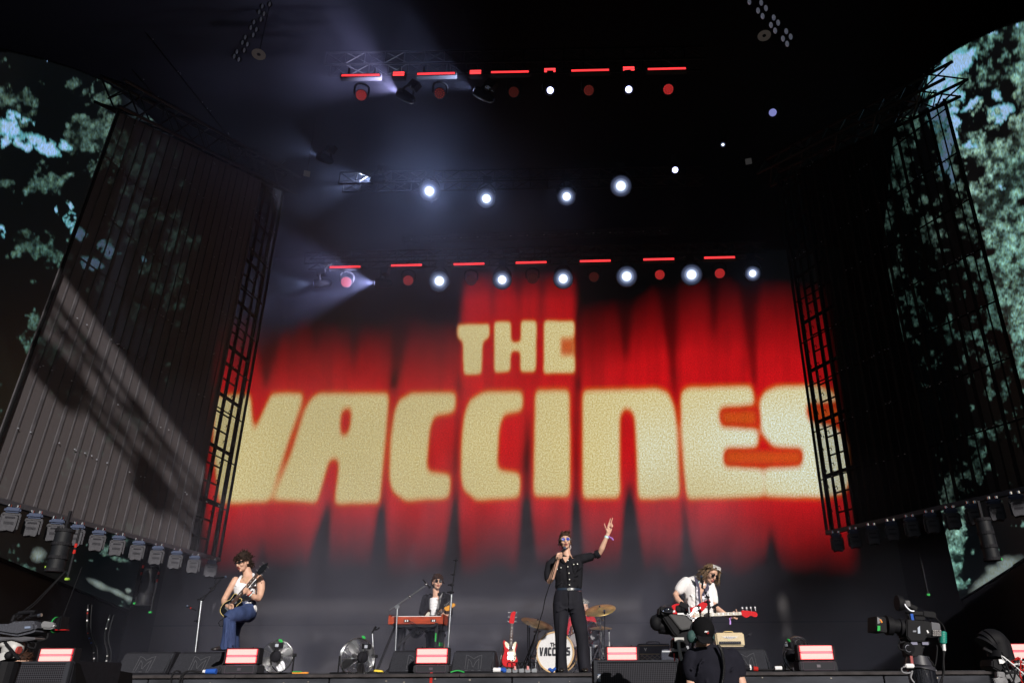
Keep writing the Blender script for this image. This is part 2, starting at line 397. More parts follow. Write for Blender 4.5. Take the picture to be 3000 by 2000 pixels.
# ------------------------------------------------------------------ LED backdrop
YB = 19.0
def r7(pts): return [(500 + x / 1.7423, 800 + y / 1.7423) for x, y in pts]
def r8(pts): return [(1500 + x / 1.7418, 800 + y / 1.7418) for x, y in pts]
LET = [r7([(1463,258),(1630,255),(1628,330),(1595,350),(1588,520),(1493,522),(1490,350),(1463,335)]),
 r7([(1650,245),(1740,245),(1740,350),(1785,350),(1787,240),(1870,240),(1865,505),(1782,508),(1782,402),(1738,402),(1735,505),(1650,512)]),
 r7([(1903,238),(2063,240),(2066,512),(1902,515)]),
 [(628,1155),(736,1150),(743,1262),(795,1148),(896,1147),(788,1472),(640,1478),(622,1300)],
 r7([(700,660),(725,625),(770,605),(1120,605),(1070,1180),(830,1185),(860,950),(812,958),(750,1175),(510,1165),(600,950),(640,830),(680,700)]),
 r7([(1140,700),(1165,640),(1230,605),(1462,600),(1455,715),(1345,735),(1325,800),(1308,1005),(1435,1020),(1425,1155),(1200,1170),(1130,1120),(1112,1050),(1120,850)]),
 r7([(1495,720),(1525,640),(1595,600),(1803,595),(1800,705),(1700,730),(1680,790),(1668,995),(1790,1015),(1785,1150),(1560,1165),(1490,1110),(1478,1030),(1482,850)]),
 r7([(1858,590),(2040,590),(2042,1145),(1848,1145)]),
 r8([(358,590),(740,582),(800,605),(832,680),(845,800),(860,1150),(640,1160),(632,900),(622,720),(585,690),(552,720),(555,1150),(358,1155)]),
 r8([(858,600),(900,575),(1228,570),(1245,680),(1055,690),(1065,775),(1256,785),(1262,895),(1080,900),(1080,980),(1282,988),(1285,1145),(890,1160),(875,1000),(862,800)]),
 r8([(1258,650),(1285,600),(1350,570),(1560,565),(1640,600),(1680,665),(1500,670),(1512,745),(1650,775),(1715,850),(1730,1050),(1700,1130),(1600,1150),(1290,1145),(1287,985),(1480,978),(1485,900),(1330,890),(1272,820)])]
HOLE = r7([(872,705),(925,685),(908,815),(866,830)])
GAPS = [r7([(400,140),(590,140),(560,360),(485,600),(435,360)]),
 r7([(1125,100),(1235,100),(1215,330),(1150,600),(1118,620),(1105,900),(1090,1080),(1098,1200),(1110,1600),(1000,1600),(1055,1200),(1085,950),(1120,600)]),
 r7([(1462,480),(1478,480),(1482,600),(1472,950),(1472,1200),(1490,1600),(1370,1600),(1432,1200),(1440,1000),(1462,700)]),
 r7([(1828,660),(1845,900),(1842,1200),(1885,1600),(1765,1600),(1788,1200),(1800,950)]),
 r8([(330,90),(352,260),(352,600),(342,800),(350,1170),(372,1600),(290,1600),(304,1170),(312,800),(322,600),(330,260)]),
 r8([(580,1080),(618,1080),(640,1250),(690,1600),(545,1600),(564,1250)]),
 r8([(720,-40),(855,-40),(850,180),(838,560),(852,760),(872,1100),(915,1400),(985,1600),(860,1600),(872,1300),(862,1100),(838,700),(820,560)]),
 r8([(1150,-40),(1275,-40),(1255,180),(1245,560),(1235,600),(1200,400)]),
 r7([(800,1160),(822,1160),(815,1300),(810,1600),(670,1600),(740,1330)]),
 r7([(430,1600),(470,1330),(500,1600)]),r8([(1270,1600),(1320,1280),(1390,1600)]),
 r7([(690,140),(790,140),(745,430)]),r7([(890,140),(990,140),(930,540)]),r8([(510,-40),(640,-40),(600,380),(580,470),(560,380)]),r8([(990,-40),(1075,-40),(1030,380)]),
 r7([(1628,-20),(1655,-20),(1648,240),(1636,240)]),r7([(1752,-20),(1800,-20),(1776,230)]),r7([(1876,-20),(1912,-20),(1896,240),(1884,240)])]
S = 1 / 3.0; X0, Y0, X1, Y1 = 520, 760, 2580, 1740
gw, gh = int((X1 - X0) * S), int((Y1 - Y0) * S); SS = 2
gx, gy = np.meshgrid(X0 + (np.arange(gw * SS) + .5) / S / SS, Y0 + (np.arange(gh * SS) + .5) / S / SS)
wob = (fbm(gx.shape, 40, 3, 5) - .5) * 5
def ras(polys):
    m = np.zeros(gx.shape)
    for p in polys: m = np.maximum(m, inpoly(gx, gy + wob, p))
    return m
k2 = SS * S
L = ras(LET) * (1 - ras([HOLE]))
L = L - .5 * ras([r7([(1988, 322), (2060, 322), (2060, 428), (1988, 428)])])
Ls = gblur(L, 8 * k2, 15 * k2); _t = gblur(L, 5 * k2, 9 * k2); Ls = np.where(gy < 1118, _t, Ls)
cream = np.clip((Ls - .48) / .42, 0, 1)
orange = np.clip((Ls - .16) / .55, 0, 1)
not_ = gblur(ras([r8([(1062, 700), (1250, 700), (1252, 775), (1068, 770)]), r8([(1085, 905), (1478, 905), (1480, 975), (1085, 975)]), r8([(1510, 680), (1670, 680), (1680, 760), (1520, 745)])]), 8 * k2, 9 * k2); orange = np.maximum(orange, .62 * not_)
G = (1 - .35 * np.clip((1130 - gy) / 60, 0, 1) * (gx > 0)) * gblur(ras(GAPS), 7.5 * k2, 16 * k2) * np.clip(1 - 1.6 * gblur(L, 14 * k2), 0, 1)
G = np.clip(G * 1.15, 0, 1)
xx_ = np.clip((gx - 590) / 1900, 0, 1)
top = 1020 - 110 * np.clip((gx - 1500) / 500, 0, 1); 
wv = (fbm(gx.shape, 6, 3, 8, ar=2.5) - .5)
topf = np.clip((gy - (top + wv * 60 - 90)) / 220, 0, 1)
topf = np.maximum(topf, gblur(ras([r7([(1450,640),(1478,300),(1500,60),(1530,-40),(2050,-60),(2062,60),(2080,640)])]), 9 * k2, 12 * k2) * np.clip((gy - 790) / 90, 0, 1))
botf = np.clip((1680 + wv * 60 - gy) / 210, 0, 1)
lef = np.clip((gx - (612 - (gy - 1150) * .06)) / 30, 0, 1); rig = np.clip(((2440 + (gy - 900) * .115) - gx) / 40, 0, 1)
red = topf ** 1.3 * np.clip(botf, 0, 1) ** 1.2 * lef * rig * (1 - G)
strk = fbm(gx.shape, 3, 4, 77, .6, ar=14); fade_ = .78 + .22 * np.clip((gy - 950) / 200, 0, 1) * np.clip((1660 - gy) / 150, 0, 1)
redc = lin((182, 12, 18))[None, None] * (red * fade_ * (.72 + .5 * strk) * (.88 + .24 * fbm(gx.shape, 20, 3, 11)))[..., None]
wash = np.exp(-(((gx - 2230) / 230) ** 2 + ((gy - 1290) / 130) ** 2)) + .8 * np.exp(-(((gx - 2420) / 160) ** 2 + ((gy - 1350) / 170) ** 2)) + .5 * np.exp(-(((gx - 1900) / 90) ** 2 + ((gy - 1330) / 120) ** 2))  # washed-out light over the right-hand letters, painted into the screen picture
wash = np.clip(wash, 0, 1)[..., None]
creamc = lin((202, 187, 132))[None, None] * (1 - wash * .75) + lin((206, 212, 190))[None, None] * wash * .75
orc = lin((205, 105, 22))[None, None]
img = redc * (1 - orange[..., None]) + orc * orange[..., None]
img = np.where(orange[..., None] > 0, redc + (orc * .9 - redc) * np.clip(orange, 0, 1)[..., None] ** 1.5, redc)
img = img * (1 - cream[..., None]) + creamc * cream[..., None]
img = img.reshape(gh, SS, gw, SS, 3).mean((1, 3))
bd = thing('led_backdrop', 'huge LED screen behind the band showing cream and red letters', 'LED screen', (0, YB, 0))
pa, pb = at(600, 1300, YB), at(2470, 1500, YB)
BX0, BX1, BZ0, BZ1 = -10.3, 8.2, 1.15, 11.6
uu = np.linspace(BX0, BX1, 760); vv = np.linspace(BZ0, BZ1, 440)
PX_, PZ_ = np.meshgrid(uu, vv); PP = np.stack([PX_, np.full_like(PX_, YB), PZ_], -1)
qx, qy = projnp(PP); qu = (qx - X0) * S - .5; qv = (qy - Y0) * S - .5
Cc = samp(img, qu, qv); out_ = (qx < X0 + 4) | (qx > X1 - 4) | (qy < Y0 + 4) | (qy > Y1 - 4); Cc[out_] = 0
PP[..., 1] = 0
SCREEN_STR = 1.1
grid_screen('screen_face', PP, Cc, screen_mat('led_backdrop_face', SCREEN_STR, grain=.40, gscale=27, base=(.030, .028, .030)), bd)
MB().box(((BX0 + BX1) / 2, .14, (BZ0 + BZ1) / 2), (BX1 - BX0 + .1, .24, BZ1 - BZ0 + .1)).build('cabinet', MATTE, bd)
MB().box(((BX0 + BX1) / 2, .10, .5), (BX1 - BX0, .2, 1.25)).build('base_skirt', mat('grey_stage_skirt', (.031, .029, .031), .9, noise=.15, nscale=2), bd)
# ------------------------------------------------------------------ side video screens showing tree foliage
def side_screen(name, label, far, near_dir, outline, seed, sky_el, leafs, bright, base, pale=(), low=0):
    """far/near: bottom corners (px, py); far one at depth YF"""
    A, B = far, near_dir; u = (B - A); u.z = 0; Lh = u.length; u.normalize(); n = V((0, 0, 1)).cross(u).normalized()
    if (CP - A).dot(n) < 0: n = -n
    t = thing(name, label, 'video screen', A)
    pts = []
    for (px, py) in outline:
        q = onplane(px, py, A, n); pts.append(((q - A).dot(u), q.z - A.z))
    us = [p[0] for p in pts]; zs = [p[1] for p in pts]
    NU, NZ = 520, 760
    U, Z = np.meshgrid(np.linspace(min(us), max(us), NU), np.linspace(min(zs), max(zs), NZ))
    uN = np.array(u); P = np.array(A) + U[..., None] * uN + Z[..., None] * np.array([0, 0, 1])
    qx, qy = projnp(P)
    keep = inpoly(U, Z, pts)
    W, H = 900, 1100                      # content picture, laid out over the screen
    bx0, bx1 = qx[keep].min(), qx[keep].max(); bx0 = max(bx0, -400); bx1 = min(bx1, 3400); by0, by1 = qy[keep].min(), qy[keep].max()
    xs, ys = np.meshgrid(np.linspace(bx0, bx1, W), np.linspace(by0, by1, H))
    yr, xr = by1 - by0, bx1 - bx0; ar = xr / yr * H / W; nz = lambda px, o, k, g=.6: fbm((H, W), yr / px, o, seed + k, g, ar)
    n1 = nz(170, 5, 0); n2 = nz(75, 5, 1, .65); n3 = nz(24, 4, 2); n4 = nz(280, 3, 3); n5 = nz(8, 3, 4, .7)
    wx = xs + (n2 - .5) * 70 + (n3 - .5) * 34; wy = ys + (n1 - .5) * 60 + (n3 - .5) * 30
    dens = np.full((H, W), bright[0])
    for (cx, cy, rx, ry, a) in leafs: dens += a * np.exp(-(((wx - cx) / rx) ** 2 + ((wy - cy) / ry) ** 2))
    if low: dens -= low * np.clip((ys - 950) / 300, 0, 1)
    leaf = np.clip((n2 * .55 + n3 * .45 - (.66 - .26 * dens)) * 13, 0, 1) * np.clip(.1 + 3.2 * (n3 - .38), .06, 1.5) * np.clip(.2 + 2.6 * (n5 - .28), .05, 1.9)
    sky_m = np.zeros((H, W))
    for (cx, cy, rx, ry, ang) in sky_el:
        c, s = math.cos(ang), math.sin(ang); dx, dy = wx - cx, wy - cy
        sky_m = np.maximum(sky_m, np.clip(3.2 * (1.12 - np.sqrt(((dx * c + dy * s) / rx) ** 2 + ((-dx * s + dy * c) / ry) ** 2)), 0, 1))
    sky_m *= np.clip((.66 - n3) * 9, 0, 1)
    tint = (.5 + .9 * (n4 - .5))[..., None]
    lc = lin((122, 146, 132)) * (1 - tint) + lin((84, 138, 126)) * tint
    im = leaf[..., None] * lc * bright[1] + lin((4, 7, 9))
    im = im * (1 - sky_m[..., None]) + lin((150, 185, 225)) * sky_m[..., None]
    for (cx, cy, rx, ry, ang) in pale:
        c, s = math.cos(ang), math.sin(ang); dx, dy = wx * .3 + xs * .7 - cx, wy * .3 + ys * .7 - cy
        pm = np.clip(1.3 - np.sqrt(((dx * c + dy * s) / rx) ** 2 + ((-dx * s + dy * c) / ry) ** 2), 0, 1)[..., None]; im = im * (1 - pm) + lin((150, 165, 158)) * pm * .62
    edge = np.clip(sky_m * (1 - sky_m) * 4, 0, 1)[..., None]
    im = im * (1 - .5 * edge) + lin((90, 190, 180)) * .5 * edge
    Cc = samp(im, (qx - bx0) / (bx1 - bx0) * (W - 1), (qy - by0) / (by1 - by0) * (H - 1))
    loc = P - np.array(A)
    grid_screen('screen_face', loc, Cc, screen_mat(name + '_face', 1.0, grain=.22, gscale=16, base=base), t, keep)
    hb = MB(); fr = lambda p: u * p.x + n * (-p.y) + V((0, 0, p.z))
    cu, cz = sum(us) / len(us), sum(zs) / len(zs)
    hb.prism([(cu + (a - cu) * 1.004, cz + (b - cz) * 1.004) for a, b in pts], .02, .2, fr); hb.build('housing', MATTE, t)
    # dark cloth below the screen down to the floor
    sk = MB(); sk.prism([(min(us), -A.z - 1.2), (max(us), -A.z - 1.2), (max(us), -.01), (min(us), -.01)], .05, .15, fr); sk.build('skirt', mat('dark_scrim', (.010, .011, .014), .9), t)
    return t, A, u, n
AL = at(380, 1788, 24.0); BLp = atz(57, 1657, AL.z)
outL = [(380, 1788), (-20, 1626), (-20, 150), (30, 150), (120, 171), (219, 201), (301, 235), (347, 263), (450, 350), (540, 440), (605, 540), (635, 650)]
side_screen('left_video_screen', 'arched video screen of dark tree foliage at the left wing', AL, BLp, outL, 21,
   [(28, 385, 38, 22, .3), (122, 430, 58, 20, .45), (60, 425, 30, 14, .2), (35, 352, 22, 12, .5), (197, 436, 26, 12, .5), (8, 412, 12, 14, 0), (78, 368, 18, 10, .6),
    (235, 676, 25, 16, .3), (205, 640, 20, 22, 0), (156, 612, 9, 8, 0), (300, 715, 16, 22, .2), (325, 730, 20, 24, 0), (270, 775, 30, 14, 0), (5, 682, 12, 16, 0), (205, 600, 10, 10, 0), (120, 171, 5, 4, 0),
    (420, 760, 12, 10, 0)],
   [(250, 395, 60, 40, 1.5), (20, 290, 60, 30, 1.0), (90, 335, 50, 30, .8), (130, 540, 70, 22, .8), (120, 725, 70, 30, 1.2), (60, 285, 40, 20, .6), (215, 245, 30, 20, .7), (320, 265, 40, 22, 1.0),
    (360, 1590, 50, 60, .9), (440, 1560, 30, 50, .7), (330, 400, 70, 80, .5), (400, 620, 40, 60, .5), (440, 500, 40, 60, .5), (560, 720, 40, 60, .5), (470, 850, 90, 120, .4), (140, 1000, 60, 60, .6), (100, 945, 30, 20, 1.0), (150, 960, 30, 16, .8), (330, 1760, 90, 20, .5)], (.20, .46), (.040, .05, .05), [(112, 1622, 20, 20, .5), (290, 1712, 34, 9, .42), (345, 1735, 30, 8, .42), (376, 1750, 14, 9, .42), (375, 1727, 8, 7, 0)])
AR = at(2812, 1755, 24.0); BRp = atz(2968, 1656, AR.z)
edgeR = [(2812, 1755), (2968, 1656), (2990, 1560), (3300, 1400), (3500, 900), (3400, 200), (3150, 40), (3040, 50), (2969, 66), (2918, 87), (2842, 122), (2796, 148), (2750, 181), (2712, 222), (2650, 320), (2610, 430), (2585, 560)]
edgeR = [(2812, 1755), (2968, 1656), (2930, 1480)] + [(3100, 1380)] * 0 + edgeR[3:]
side_screen('right_video_screen', 'arched video screen of bright tree foliage at the right wing', AR, BRp,
   [(2812, 1755), (2968, 1656), (3020, 1623), (3020, 55), (2969, 66), (2918, 87), (2842, 122), (2796, 148), (2750, 181), (2712, 222), (2650, 320), (2600, 430), (2560, 600)], 44,
   [(2770, 210, 95, 34, -.75), (2835, 160, 40, 16, -.6), (2905, 278, 18, 14, 0), (2930, 322, 34, 20, -.7), (2912, 345, 24, 16, -.6), (2840, 308, 30, 12, -.6), (2800, 360, 10, 20, .2), (2845, 422, 18, 14, 0), (2790, 395, 14, 40, 0), (2915, 95, 14, 8, 0), (2990, 70, 8, 8, 0), (2935, 555, 5, 5, 0),
    (2780, 300, 24, 60, .1), (2770, 450, 14, 60, .1), (2750, 330, 30, 60, 0), (2790, 520, 8, 30, 0),],
   [(2960, 210, 60, 50, .8), (2900, 440, 80, 50, 1.1), (2960, 520, 60, 90, .9), (2880, 620, 60, 60, .8), (2950, 760, 60, 120, 1.1), (2990, 900, 40, 120, 1.0), (2850, 240, 60, 60, .8), (2990, 380, 50, 60, .8), (2960, 1050, 60, 90, .9), (2800, 1560, 30, 110, 1.1), (2790, 1650, 25, 60, .9), (2850, 1720, 60, 30, .9), (2850, 1300, 90, 160, .3)], (.52, 1.35), (.03, .03, .03), [(2905, 1668, 20, 14, 0), (2925, 1678, 75, 24, -.55), (2950, 1650, 24, 22, 0), (2885, 1705, 50, 18, -.55)], .38)
# ------------------------------------------------------------------ see-through LED mesh walls
def mesh_mat(name, see, base, stripes=160):
    m = bpy.data.materials.new(name); m.use_nodes = True; t = m.node_tree; b = t.nodes['Principled BSDF']
    b.inputs['Base Color'].default_value = (*base, 1); b.inputs['Roughness'].default_value = .85; b.inputs['Specular IOR Level'].default_value = .1
    tc = t.nodes.new('ShaderNodeTexCoord'); wv = t.nodes.new('ShaderNodeTexWave'); wv.inputs['Scale'].default_value = stripes / 20; wv.bands_direction = 'X'
    mp = t.nodes.new('ShaderNodeMapping'); t.links.new(tc.outputs['Object'], mp.inputs[0]); t.links.new(mp.outputs[0], wv.inputs['Vector'])
    nz = t.nodes.new('ShaderNodeTexNoise'); nz.inputs['Scale'].default_value = 1.2; t.links.new(mp.outputs[0], nz.inputs['Vector'])
    ad = t.nodes.new('ShaderNodeMath'); ad.operation = 'MULTIPLY_ADD'; ad.inputs[1].default_value = .22; ad.inputs[2].default_value = see - .16
    ad.inputs[0].default_value = .5
    ad2 = t.nodes.new('ShaderNodeMath'); ad2.operation = 'MULTIPLY_ADD'; ad2.inputs[1].default_value = .1; t.links.new(nz.outputs['Fac'], ad2.inputs[0]); t.links.new(ad.outputs[0], ad2.inputs[2])
    tr = t.nodes.new('ShaderNodeBsdfTransparent'); mx = t.nodes.new('ShaderNodeMixShader')
    t.links.new(ad2.outputs[0], mx.inputs[0]); t.links.new(b.outputs[0], mx.inputs[1]); t.links.new(tr.outputs[0], mx.inputs[2])
    t.links.new(mx.outputs[0], t.nodes['Material Output'].inputs[0])
    return m
BARM = mat('mesh_wall_bar', (.085, .08, .09), .85, .0, spec=.1, noise=.25, nscale=6)
BARD = mat('mesh_wall_dark_bar', (.005, .005, .006), .8, spec=.15)  # dark frame paint; as right wall mullions it carries that wall's shade
def mesh_wall(name, label, inner_b, outer_b, inner_t, outer_t, nbars, ladder, sheet_main, sheet_edge, barm, edgefrac, outer=1, outer_m=None):
    A = inner_b; u = (outer_b - inner_b); u.z = 0; W = u.length; u.normalize(); n = u.cross(V((0, 0, 1))).normalized()
    if (CP - A).dot(n) < 0: n = -n
    t = thing(name, label, 'LED wall', A)
    # local: x along u, y out of the wall to the viewer (n), z up
    M4 = Matrix((u, -n, V((0, 0, 1)))).transposed()
    if M4.determinant() < 0: pass
    g = lambda p: u * p[0] + n * p[1] + V((0, 0, p[2]))
    hi = inner_t.z - A.z; ho = outer_t.z - A.z; ui = (inner_t - A).dot(u); uo = (outer_t - A).dot(u)
    H = lambda s: hi + (ho - hi) * s; 
    def Uc(s, z): return s * W + (ui * (1 - s) + (uo - W) * s) * (z / H(s))
    def quad(s0, s1, m, nm):
        mb = MB(); mb.add([g((Uc(s0, 0), 0, 0)), g((Uc(s1, 0), 0, 0)), g((Uc(s1, H(s1)), 0, H(s1))), g((Uc(s0, H(s0)), 0, H(s0)))], [(0, 1, 2, 3)]); return mb.build(nm, m, t)
    quad(edgefrac, outer, sheet_main, 'led_mesh'); quad(0, edgefrac, sheet_edge, 'led_mesh')
    if outer < 1: quad(outer, 1, outer_m, 'led_mesh')
    mb = MB(); mt = MB()
    for k in range(nbars + 1):
        s = edgefrac + (1 - edgefrac) * k / nbars; 
        mb.bar(g((Uc(s, 0), .009, 0)), g((Uc(s, H(s)), .009, H(s))), .055, .014, up=n)
        if k < nbars:
            s2 = s + (1 - edgefrac) / nbars / 2; mt.bar(g((Uc(s2, 0), .007, 0)), g((Uc(s2, H(s2)), .007, H(s2))), .024, .010, up=n)
    mb.each('mullion', barm, t); mt.each('slim_mullion', barm, t)
    hb = MB(); z = .95; sp = MB()
    while z < max(hi, ho):
        s1 = 1.0
        hb.bar(g((Uc(0, z), -.015, z)), g((Uc(s1, z), -.015, z)), .02, .02)
        for k in range(26):
            if RNG.random() < .55: s = RNG.random(); sp.box(g((Uc(s, z), .03, z + RNG.uniform(-.02, .02))), (.015, .015, .012))
        z += .95
    hb.build('seam_rail', BARD, t); sp.build('bracket', mat('bracket_pale', (.3, .32, .38), .4), t)
    # dangling clips, status specks and cable ends over the face
    ck = MB()
    for k in range(140):
        s = RNG.random(); z = RNG.random() * H(s); ck.box(g((Uc(s, z), -.05, z)), (.012, .012, RNG.choice([.012, .05, .11])))
    ck.build('cable_clip', mat('clip_dim', (.06, .10, .11), .5), t)
    ld = MB(); e = edgefrac
    for s, wd in ((0, .03), (e * .30, .03), (e * .62, .06), (e * .93, .03), (e * .07, .012)):
        ld.bar(g((Uc(s, 0), -.1, 0)), g((Uc(s, H(s)), -.1, H(s))), wd, .05, up=n)
    z = .30; k = 0
    while z < hi - .2:
        if k % 3 == 2: ld.bar(g((Uc(0, z), -.1, z)), g((Uc(e * 1.25, z), -.1, z + .02)), .04, .06)
        else: ld.bar(g((Uc(e * .3, z), -.1, z)), g((Uc(e * .93, z), -.1, z)), .018, .03)
        for q in (0.02, .31): 
            zz = z + RNG.uniform(.08, .2); ld.tube([g((Uc(e * q, zz), -.1, zz)), g((Uc(e * q, zz) + .07, -.1, zz + .01)), g((Uc(e * q, zz) + .08, -.1, zz - .05))], .008)
        z += .36; k += 1
    ld.build('ladder_frame', BARD, t)
    rl = MB(); rl.bar(g((Uc(0, 0), .02, -.05)), g((Uc(1, 0), .02, -.05)), .09, .07); rl.build('bottom_rail', mat('rail_paint', (.05, .055, .07), .4, .3), t)
    ed = MB(); ed.bar(g((Uc(1, 0), .02, 0)), g((Uc(1, H(1)), .02, H(1))), .03, .05, up=n); ed.bar(g((Uc(0, 0), .02, 0)), g((Uc(0, H(0)), .02, H(0))), .03, .05, up=n)
    ed.build('edge_frame', BARD, t)
    # carrying truss on top
    a0, b0 = g((Uc(0, hi), 0, hi + .3)), g((Uc(1, ho), 0, ho + .3)); d = b0 - a0
    tb = truss_mb(d.length + .6, .45, .03, .5); F4 = frame((a0 + b0) / 2, d)
    tb.v = [tuple(F4 @ V(p)) for p in tb.v]; tb.build('top_truss', TRM, t)
    cb = MB()
    for k in range(12):
        c0 = a0.lerp(b0, RNG.uniform(.0, 1)); pts = [c0 + V((RNG.uniform(-.3, .3), RNG.uniform(-.2, .2), RNG.uniform(-.3, .5))) for _ in range(4)]
        cb.tube(bez(pts, 5), .012, 5)
    cb.build('cable_loop', RUBBER, t)
    return t, A, u, n, W
NB = (A_ := None)
IB = at(640, 1632, 15.0); OB = atz(-62, 1440, IB.z); _n = (OB - IB).cross(V((0, 0, 1))).normalized()
IT = onplane(828, 560, IB, _n); OT = onplane(345, 325, IB, _n)
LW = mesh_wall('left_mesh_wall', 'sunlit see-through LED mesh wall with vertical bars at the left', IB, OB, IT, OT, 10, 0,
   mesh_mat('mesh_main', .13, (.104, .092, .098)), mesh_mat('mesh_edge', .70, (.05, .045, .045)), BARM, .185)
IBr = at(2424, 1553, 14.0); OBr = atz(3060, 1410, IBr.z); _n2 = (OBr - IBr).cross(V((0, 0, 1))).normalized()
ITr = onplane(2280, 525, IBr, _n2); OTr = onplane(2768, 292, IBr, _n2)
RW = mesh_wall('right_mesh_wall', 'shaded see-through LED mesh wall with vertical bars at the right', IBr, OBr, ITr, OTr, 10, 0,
   mesh_mat('mesh_main_shaded', .11, (.004, .004, .005)), mesh_mat('mesh_edge_shaded', .62, (.004, .004, .005)), BARD, .17, .80, mesh_mat('mesh_outer_shaded', .26, (.004, .004, .005)))  # shade over the right wall is put into these darker mesh colours
# ================================================================== LAMPS
RX90 = Matrix.Rotation(math.radians(90), 3, 'X')
def face(o, d):      # matrix whose local -Y points along d
    d = V(d).normalized(); y = -d; x = y.cross(V((0, 0, 1))).normalized(); z = x.cross(y)
    return Matrix.Translation(o) @ Matrix((x, y, z)).transposed().to_4x4()
REDL = mat('red_led', (.1, 0, 0), .4, emit=(1, .04, .045), estr=1.6)
REDLB = mat('red_led_bright', (.1, 0, 0), .4, emit=(1, .05, .055), estr=2.0)
def lampmat():
    m = bpy.data.materials.new('white_lamp'); m.use_nodes = True; t = m.node_tree; b = t.nodes['Principled BSDF']; tc = t.nodes.new('ShaderNodeTexCoord')
    mp = t.nodes.new('ShaderNodeMapping'); mp.inputs['Location'].default_value = (-.5, -.5, -.5); t.links.new(tc.outputs['Generated'], mp.inputs[0])
    mp2 = t.nodes.new('ShaderNodeVectorMath'); mp2.operation = 'MULTIPLY'; mp2.inputs[1].default_value = (1, 0, 1); t.links.new(mp.outputs[0], mp2.inputs[0])
    ln = t.nodes.new('ShaderNodeVectorMath'); ln.operation = 'LENGTH'; t.links.new(mp2.outputs[0], ln.inputs[0])
    cr = t.nodes.new('ShaderNodeValToRGB'); t.links.new(ln.outputs['Value'], cr.inputs[0]); e = cr.color_ramp; e.interpolation = 'EASE'
    e.elements[0].position = .12; e.elements[0].color = (1, 1, 1, 1); e.elements[1].position = .5; e.elements[1].color = (0, 0, 0, 1); a = e.elements.new(.18); a.color = (.08, .095, .13, 1); a = e.elements.new(.26); a.color = (.018, .022, .034, 1); a = e.elements.new(.37); a.color = (.004, .005, .009, 1)
    t.links.new(cr.outputs[0], b.inputs['Emission Color']); b.inputs['Emission Strength'].default_value = 12; b.inputs['Base Color'].default_value = (.004, .004, .005, 1); b.inputs['Specular IOR Level'].default_value = .1; return m
WHL = lampmat()
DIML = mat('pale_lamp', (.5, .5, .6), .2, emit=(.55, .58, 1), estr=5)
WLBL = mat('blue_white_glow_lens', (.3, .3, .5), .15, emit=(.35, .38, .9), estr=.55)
YA = 10.3
def light_bar(px0, px1, py0, py1, Y, label, grp, hgt=.055):
    a, b = at(px0, py0, Y), at(px1, py1, Y); L = (b - a).length
    t = thing('light_bar', label, 'light bar', M=frame((a + b) / 2, b - a), group=grp)
    MB().box((0, .05, 0), (L + .06, .1, hgt + .06)).build('housing', BLACKM, t, bevel=.006)
    MB().box((0, -.004, 0), (L, .008, hgt)).build('led_strip', REDL, t)
    m = MB()
    for s in (-.35, .35): m.bar((s * L, .05, hgt / 2 + .03), (s * L, .05, .22), .03)
    m.each('clamp', BLACKM, t)
ords = ['leftmost', 'second from the left', 'middle', 'fourth from the left', 'rightmost']
for k, (x0, x1, y0, y1) in enumerate([(1001, 1111, 222, 220), (1223, 1332, 217.5, 215), (1439, 1549, 212.5, 210.5), (1674, 1784, 208, 205.5), (1898, 2009, 203.5, 201)]):
    light_bar(x0, x1, y0, y1, YA, f'lit red light bar on the topmost truss, {ords[k]} of the five', 'red light bars on the topmost truss', .04)
o7 = ['leftmost', 'second from the left', 'third from the left', 'middle', 'third from the right', 'second from the right', 'rightmost']
for k, (x, y) in enumerate([(1011, 782), (1191, 777), (1374, 773.5), (1556, 769), (1744, 764.5), (1930, 759.5), (2108, 754.5)]):
    light_bar(x - 45, x + 45, y + 1, y - 1, 16.0, f'lit red light bar over the letters, {o7[k]} of the seven', 'red light bars over the letters', .055)
o4 = ['leftmost', 'second from the left', 'third from the left', 'rightmost']
for k, (x, y) in enumerate([(1168, 217), (1393, 212), (1611, 206.5), (1842, 202)]):
    c = at(x, y, YA - .15); t = thing('strobe_panel', f'small red double strobe on the topmost truss, {o4[k]} of the four', 'strobe light', c, group='red strobes on the topmost truss')
    MB().box((0, .06, 0), (.25, .12, .13)).build('housing', BLACKM, t, bevel=.008)
    for s in (-1, 1): MB().box((0, -.004, s * .026), (.205, .008, .036)).build('led_panel', REDLB, t)
    MB().bar((0, .08, .06), (0, .08, .25), .04).build('clamp', BLACKM, t)
def wash(x, y, Y, lit, label, grp):
    c = at(x, y, Y); t = thing('wash_light', label, 'wash light', M=face(c, CP - c), group=grp)
    r = 13.5 / F * (c - CP).length
    MB().lathe([(r * .5, .32), (r * 1.05, .26), (r * 1.15, .05), (r * 1.1, -.01), (.001, -.01)], 20, rot=RX90 @ Matrix.Rotation(math.pi, 3, 'X')).build('housing', BLACKM, t, smooth=True)
    yk = MB(); yk.tube(bez([(-r * 1.3, .1, 0), (-r * 1.3, .1, r * 1.6), (0, .1, r * 2.2), (r * 1.3, .1, r * 1.6), (r * 1.3, .1, 0)], 4), .02); yk.build('yoke', BLACKM, t)
    m = MB(); pts = [(0, 0)] + [(.42 * r * math.cos(a * math.pi / 3), .42 * r * math.sin(a * math.pi / 3)) for a in range(6)] + [(.85 * r * math.cos(a * math.pi / 6 + .26), .85 * r * math.sin(a * math.pi / 6 + .26)) for a in range(12)]
    for u, z in pts: m.cyl((u, -.02, z), (u, -.012, z), r * (.075 + .04 * lit), n=8)
    m.build('led_cluster', mat('red_dots_%d' % round(lit * 4), (.15, .02, .02), .3, emit=(1, .05 + .12 * (1 - lit), .05 + .08 * (1 - lit)), estr=.2 + 1.3 * lit ** 2), t)
